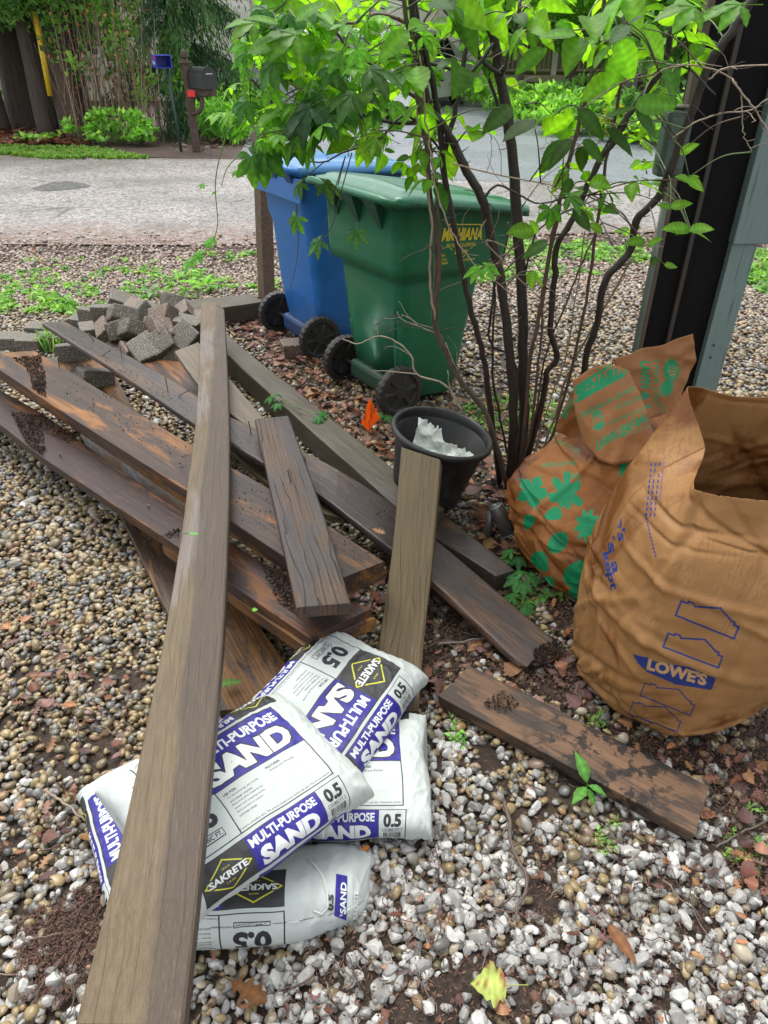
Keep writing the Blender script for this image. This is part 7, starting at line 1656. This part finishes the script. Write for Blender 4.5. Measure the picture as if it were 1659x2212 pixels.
# silver car on the driveway, seen from its rear right
def car(name, O, ang, label, colr_, L=4.7, Wc=1.85):
    M = Matrix.Translation(O) @ Matrix.Rotation(ang, 4, 'Z'); root = empty(name, label=label, cat='car', M=M)
    side = [(-2.30, .42), (-2.33, .75), (-2.28, 1.02), (-2.05, 1.18), (-1.85, 1.55), (-1.55, 1.70), (-.2, 1.76), (.55, 1.66), (1.15, 1.12), (2.0, 1.00), (2.28, .82), (2.33, .45), (2.2, .30), (1.92, .30)]
    def arch(cx): return [(cx + .40 * math.cos(a), .32 + .40 * math.sin(a)) for a in [math.pi * k / 10 for k in range(11)]]
    prof = side[:-1] + [(1.85, .28)] + arch(1.42) + [(.9, .24), (-.9, .24)] + arch(-1.42) + [(-1.9, .30), (-2.2, .30)]
    ys = [-1, -.97, -.88, -.5, 0, .5, .88, .97, 1]; V = []
    for yk in ys:
        for (x, z) in prof:
            tuck = 1 - .17 * max(0, (z - 1.02)) / .7; inn = (1 - abs(yk)) ; k = 1.0
            if abs(yk) == 1: z_ = z - (.02 if z > 1.6 else 0); x_ = x * .985
            else: z_, x_ = z + .02 * (1 - abs(yk)), x * (1 + .012 * (1 - abs(yk)))
            V.append((x_, yk * Wc / 2 * tuck, z_))
    n = len(prof); F = [[i * n + k, i * n + (k + 1) % n, (i + 1) * n + (k + 1) % n, (i + 1) * n + k] for i in range(len(ys) - 1) for k in range(n)]
    bm = bmesh.new(); vv = [bm.verts.new(v) for v in V]
    for f in F: bm.faces.new([vv[i] for i in f])
    bm.faces.new(vv[:n][::-1]); bm.faces.new(vv[-n:]); bmesh.ops.triangulate(bm, faces=[f for f in bm.faces if len(f.verts) > 4])
    t = NT(name + '_paint'); mt = t.fin(colr_, .22, None, Metallic=.35, Coat_Weight=.6); bm_obj('body', bm, mt, root)
    gl = flat(name + '_glass', (.012, .014, .016), .06, .1)
    for s_ in (-1, 1):
        yb, yt = s_ * (Wc / 2 * .985 + .006), s_ * (Wc / 2 * .905 + .006)
        bm = bmesh.new()
        for xs in (((-1.72, 1.12), (-.62, 1.12), (-.62, 1.60), (-1.50, 1.56)), ((-.54, 1.12), (.30, 1.12), (.30, 1.62), (-.54, 1.64)), ((.37, 1.12), (1.02, 1.12), (.58, 1.56), (.37, 1.60))):
            q = [bm.verts.new((x, yb + (yt - yb) * (z - 1.08) / .6, z)) for x, z in xs]; bm.faces.new(q)
        bm_obj('side_windows', bm, gl, root)
    bm = bmesh.new(); q = [bm.verts.new(p) for p in ((-2.115, -.72, 1.20), (-2.115, .72, 1.20), (-1.90, .62, 1.56), (-1.90, -.62, 1.56))]; bm.faces.new(q); bm_obj('rear_window', bm, gl, root)
    bm = bmesh.new(); q = [bm.verts.new(p) for p in ((1.14, -.78, 1.16), (1.14, .78, 1.16), (.66, .68, 1.62), (.66, -.68, 1.62))]; bm.faces.new(q); bm_obj('windscreen', bm, gl, root)
    for s_ in (-1, 1):
        bm = bmesh.new(); bm_box(bm, (-2.27, s_ * .76, .95), (.10, .26, .20), None, .02); bm_obj('tail_light', bm, flat('red_lens', (.5, .012, .012), .25), root)
        bm = bmesh.new(); bm_box(bm, (2.22, s_ * .70, .78), (.16, .36, .14), None, .03); bm_obj('headlight', bm, flat('clear_lens', (.6, .6, .6), .15), root)
    bm = bmesh.new(); bm_box(bm, (-2.345, 0, .80), (.02, .5, .13), None, .005); bm_obj('number_plate', bm, M_TRW, root)
    for x in (-1.42, 1.42):
        for s_ in (-1, 1):
            w = empty('wheel'); w.parent = root; w.location = (x, s_ * .80, .33); tm = MB(); Fq = lathe(tm, [(.20, -.10), (.31, -.10), (.33, -.07), (.33, .07), (.31, .10), (.20, .10)], 32); tm.v[0] = tm.v[0][:, [0, 2, 1]]; tm.build('tyre', P_BLACK, w)
            rm = MB(); rm.tube([(0, -s_ * .05, 0), (0, s_ * .075, 0)], .20, .20, 20)
            for k in range(5): a = k * 1.2566; rm.tube([(0, s_ * .085, 0), (.19 * math.cos(a), s_ * .09, .19 * math.sin(a))], .02, .02, 5)
            rm.build('rim', STEEL, w)
    return root
car('silver_car', Vector((S(700, 200, 19.4).x, 19.4, .008)), rad(170), 'silver car parked on the driveway behind the shrub', (.55, .56, .58))
car('white_car', Vector((S(880, 180, 22.2).x, 22.2, .008)), rad(60), 'white car further up the driveway behind the shrub', (.75, .75, .75))
# trees and beds at the right, and woods behind
tree('oak_tree', at(1352, 19.5), 7.5, .36, [((0, .5, 5.4), (3.2, 3.0, 2.0), 1.0), ((1.6, .3, 3.3), (1.8, 1.5, .9), .4)], 'large oak trunk with grey ridged bark at the right across the driveway', YG, n=9000, size=.12, group=GTR, bark=(.22, .19, .17), lean=(.5, 0))
tree('maple_tree', at(1500, 16.8), 5.5, .16, [((.1, 0, 2.2), (1.7, 1.3, 1.5), 1.0), ((0, 0, 4.2), (2.2, 2, 1.4), .5)], 'dense green tree just left of the dark column', MG, n=9000, size=.07, group=GTR, bark=(.07, .055, .045))
tree('maple_tree', at(1240, 22.5), 6, .14, [((0, 0, 3.2), (2.2, 1.6, 1.5), 1.0), ((.6, -.6, 1.7), (1.4, .8, .7), .35)], 'bright leaved tree behind the porch bed', YG, n=7000, size=.08, group=GTR)
tree('maple_tree', at(1130, 21.0), 6, .10, [((0, 0, 3.0), (1.5, 1.2, 1.2), 1.0)], 'slim bright tree by the porch railing', YG, n=4500, size=.08, group=GTR)
tree('maple_tree', at(1420, 27), 8, .22, [((0, 0, 4.0), (3.5, 2.5, 3.0), 1.0)], 'pale green tree behind the oak trunk', YG, n=8000, size=.12, group=GTR)
tree('maple_tree', at(1600, 24), 8, .22, [((0, 0, 3.6), (3.5, 2.5, 3.2), 1.0)], 'tall green tree behind the dark column', MG, n=8000, size=.12, group=GTR)
tree('maple_tree', at(1310, 31), 9, .22, [((0, 0, 4.4), (4.5, 2.5, 4.0), 1.0)], 'hazy green tree far behind the flower beds', YG, n=8000, size=.15, group=GTR)
tree('maple_tree', at(1000, 23.6), 6, .10, [((0, 0, 3.6), (1.6, 1.2, 1.1), 1.0)], 'small tree in front of the house wall', YG, n=3500, size=.09, group=GTR)
tree('maple_tree', at(-120, 22), 8, .25, [((0, 0, 4), (3.2, 2.5, 3.2), 1.0)], 'broad green tree behind the cedars', MG, n=7000, size=.12, group=GTR)
for i, (u, y, s_, cols_, lab) in enumerate(((1180, 17.8, .6, YG, 'hosta clump at the corner of the driveway bed'), (1120, 19.5, .6, MG, 'green clump below the porch railing'), (1245, 15.8, .55, YG, 'bright hosta with pointed leaves at the bed edge'), (1320, 16.2, .5, YG, 'yellow green perennials by the oak trunk'),
                                            (1385, 14.6, .45, [(.5, .45, .04), (.16, .32, .05)], 'yellow lily clump beside the driveway'), (1420, 15.6, .6, MG, 'green perennials left of the dark column'), (1480, 14.0, .6, YG, 'bright shrub beside the dark column'), (1270, 18.5, .7, MG, 'dark green shrub in the flower bed'), (1060, 22.5, .6, YG, 'low shrub in front of the porch'))):
    bush('hosta', at(u, y), (s_ * 1.2, s_, s_ * .62), lab, cols_, 1100, .09, 'plant', 'plants in the flower beds', .4)
# far woods close the view
wb = []
for k in range(46): leafcloud(wb, (random.uniform(-45, 50), random.uniform(42, 60), random.uniform(1, 9)), (5, 3, 3.5), 1100, .35, MG + YG + DG, .4)
o = cloud_obj(wb, 'woods', M_BGL, None); tag(o, 'green woods far behind the house', kind='stuff')
# overhead canopy that shades the yard: crown of a tree standing behind the viewer's left, out of the picture
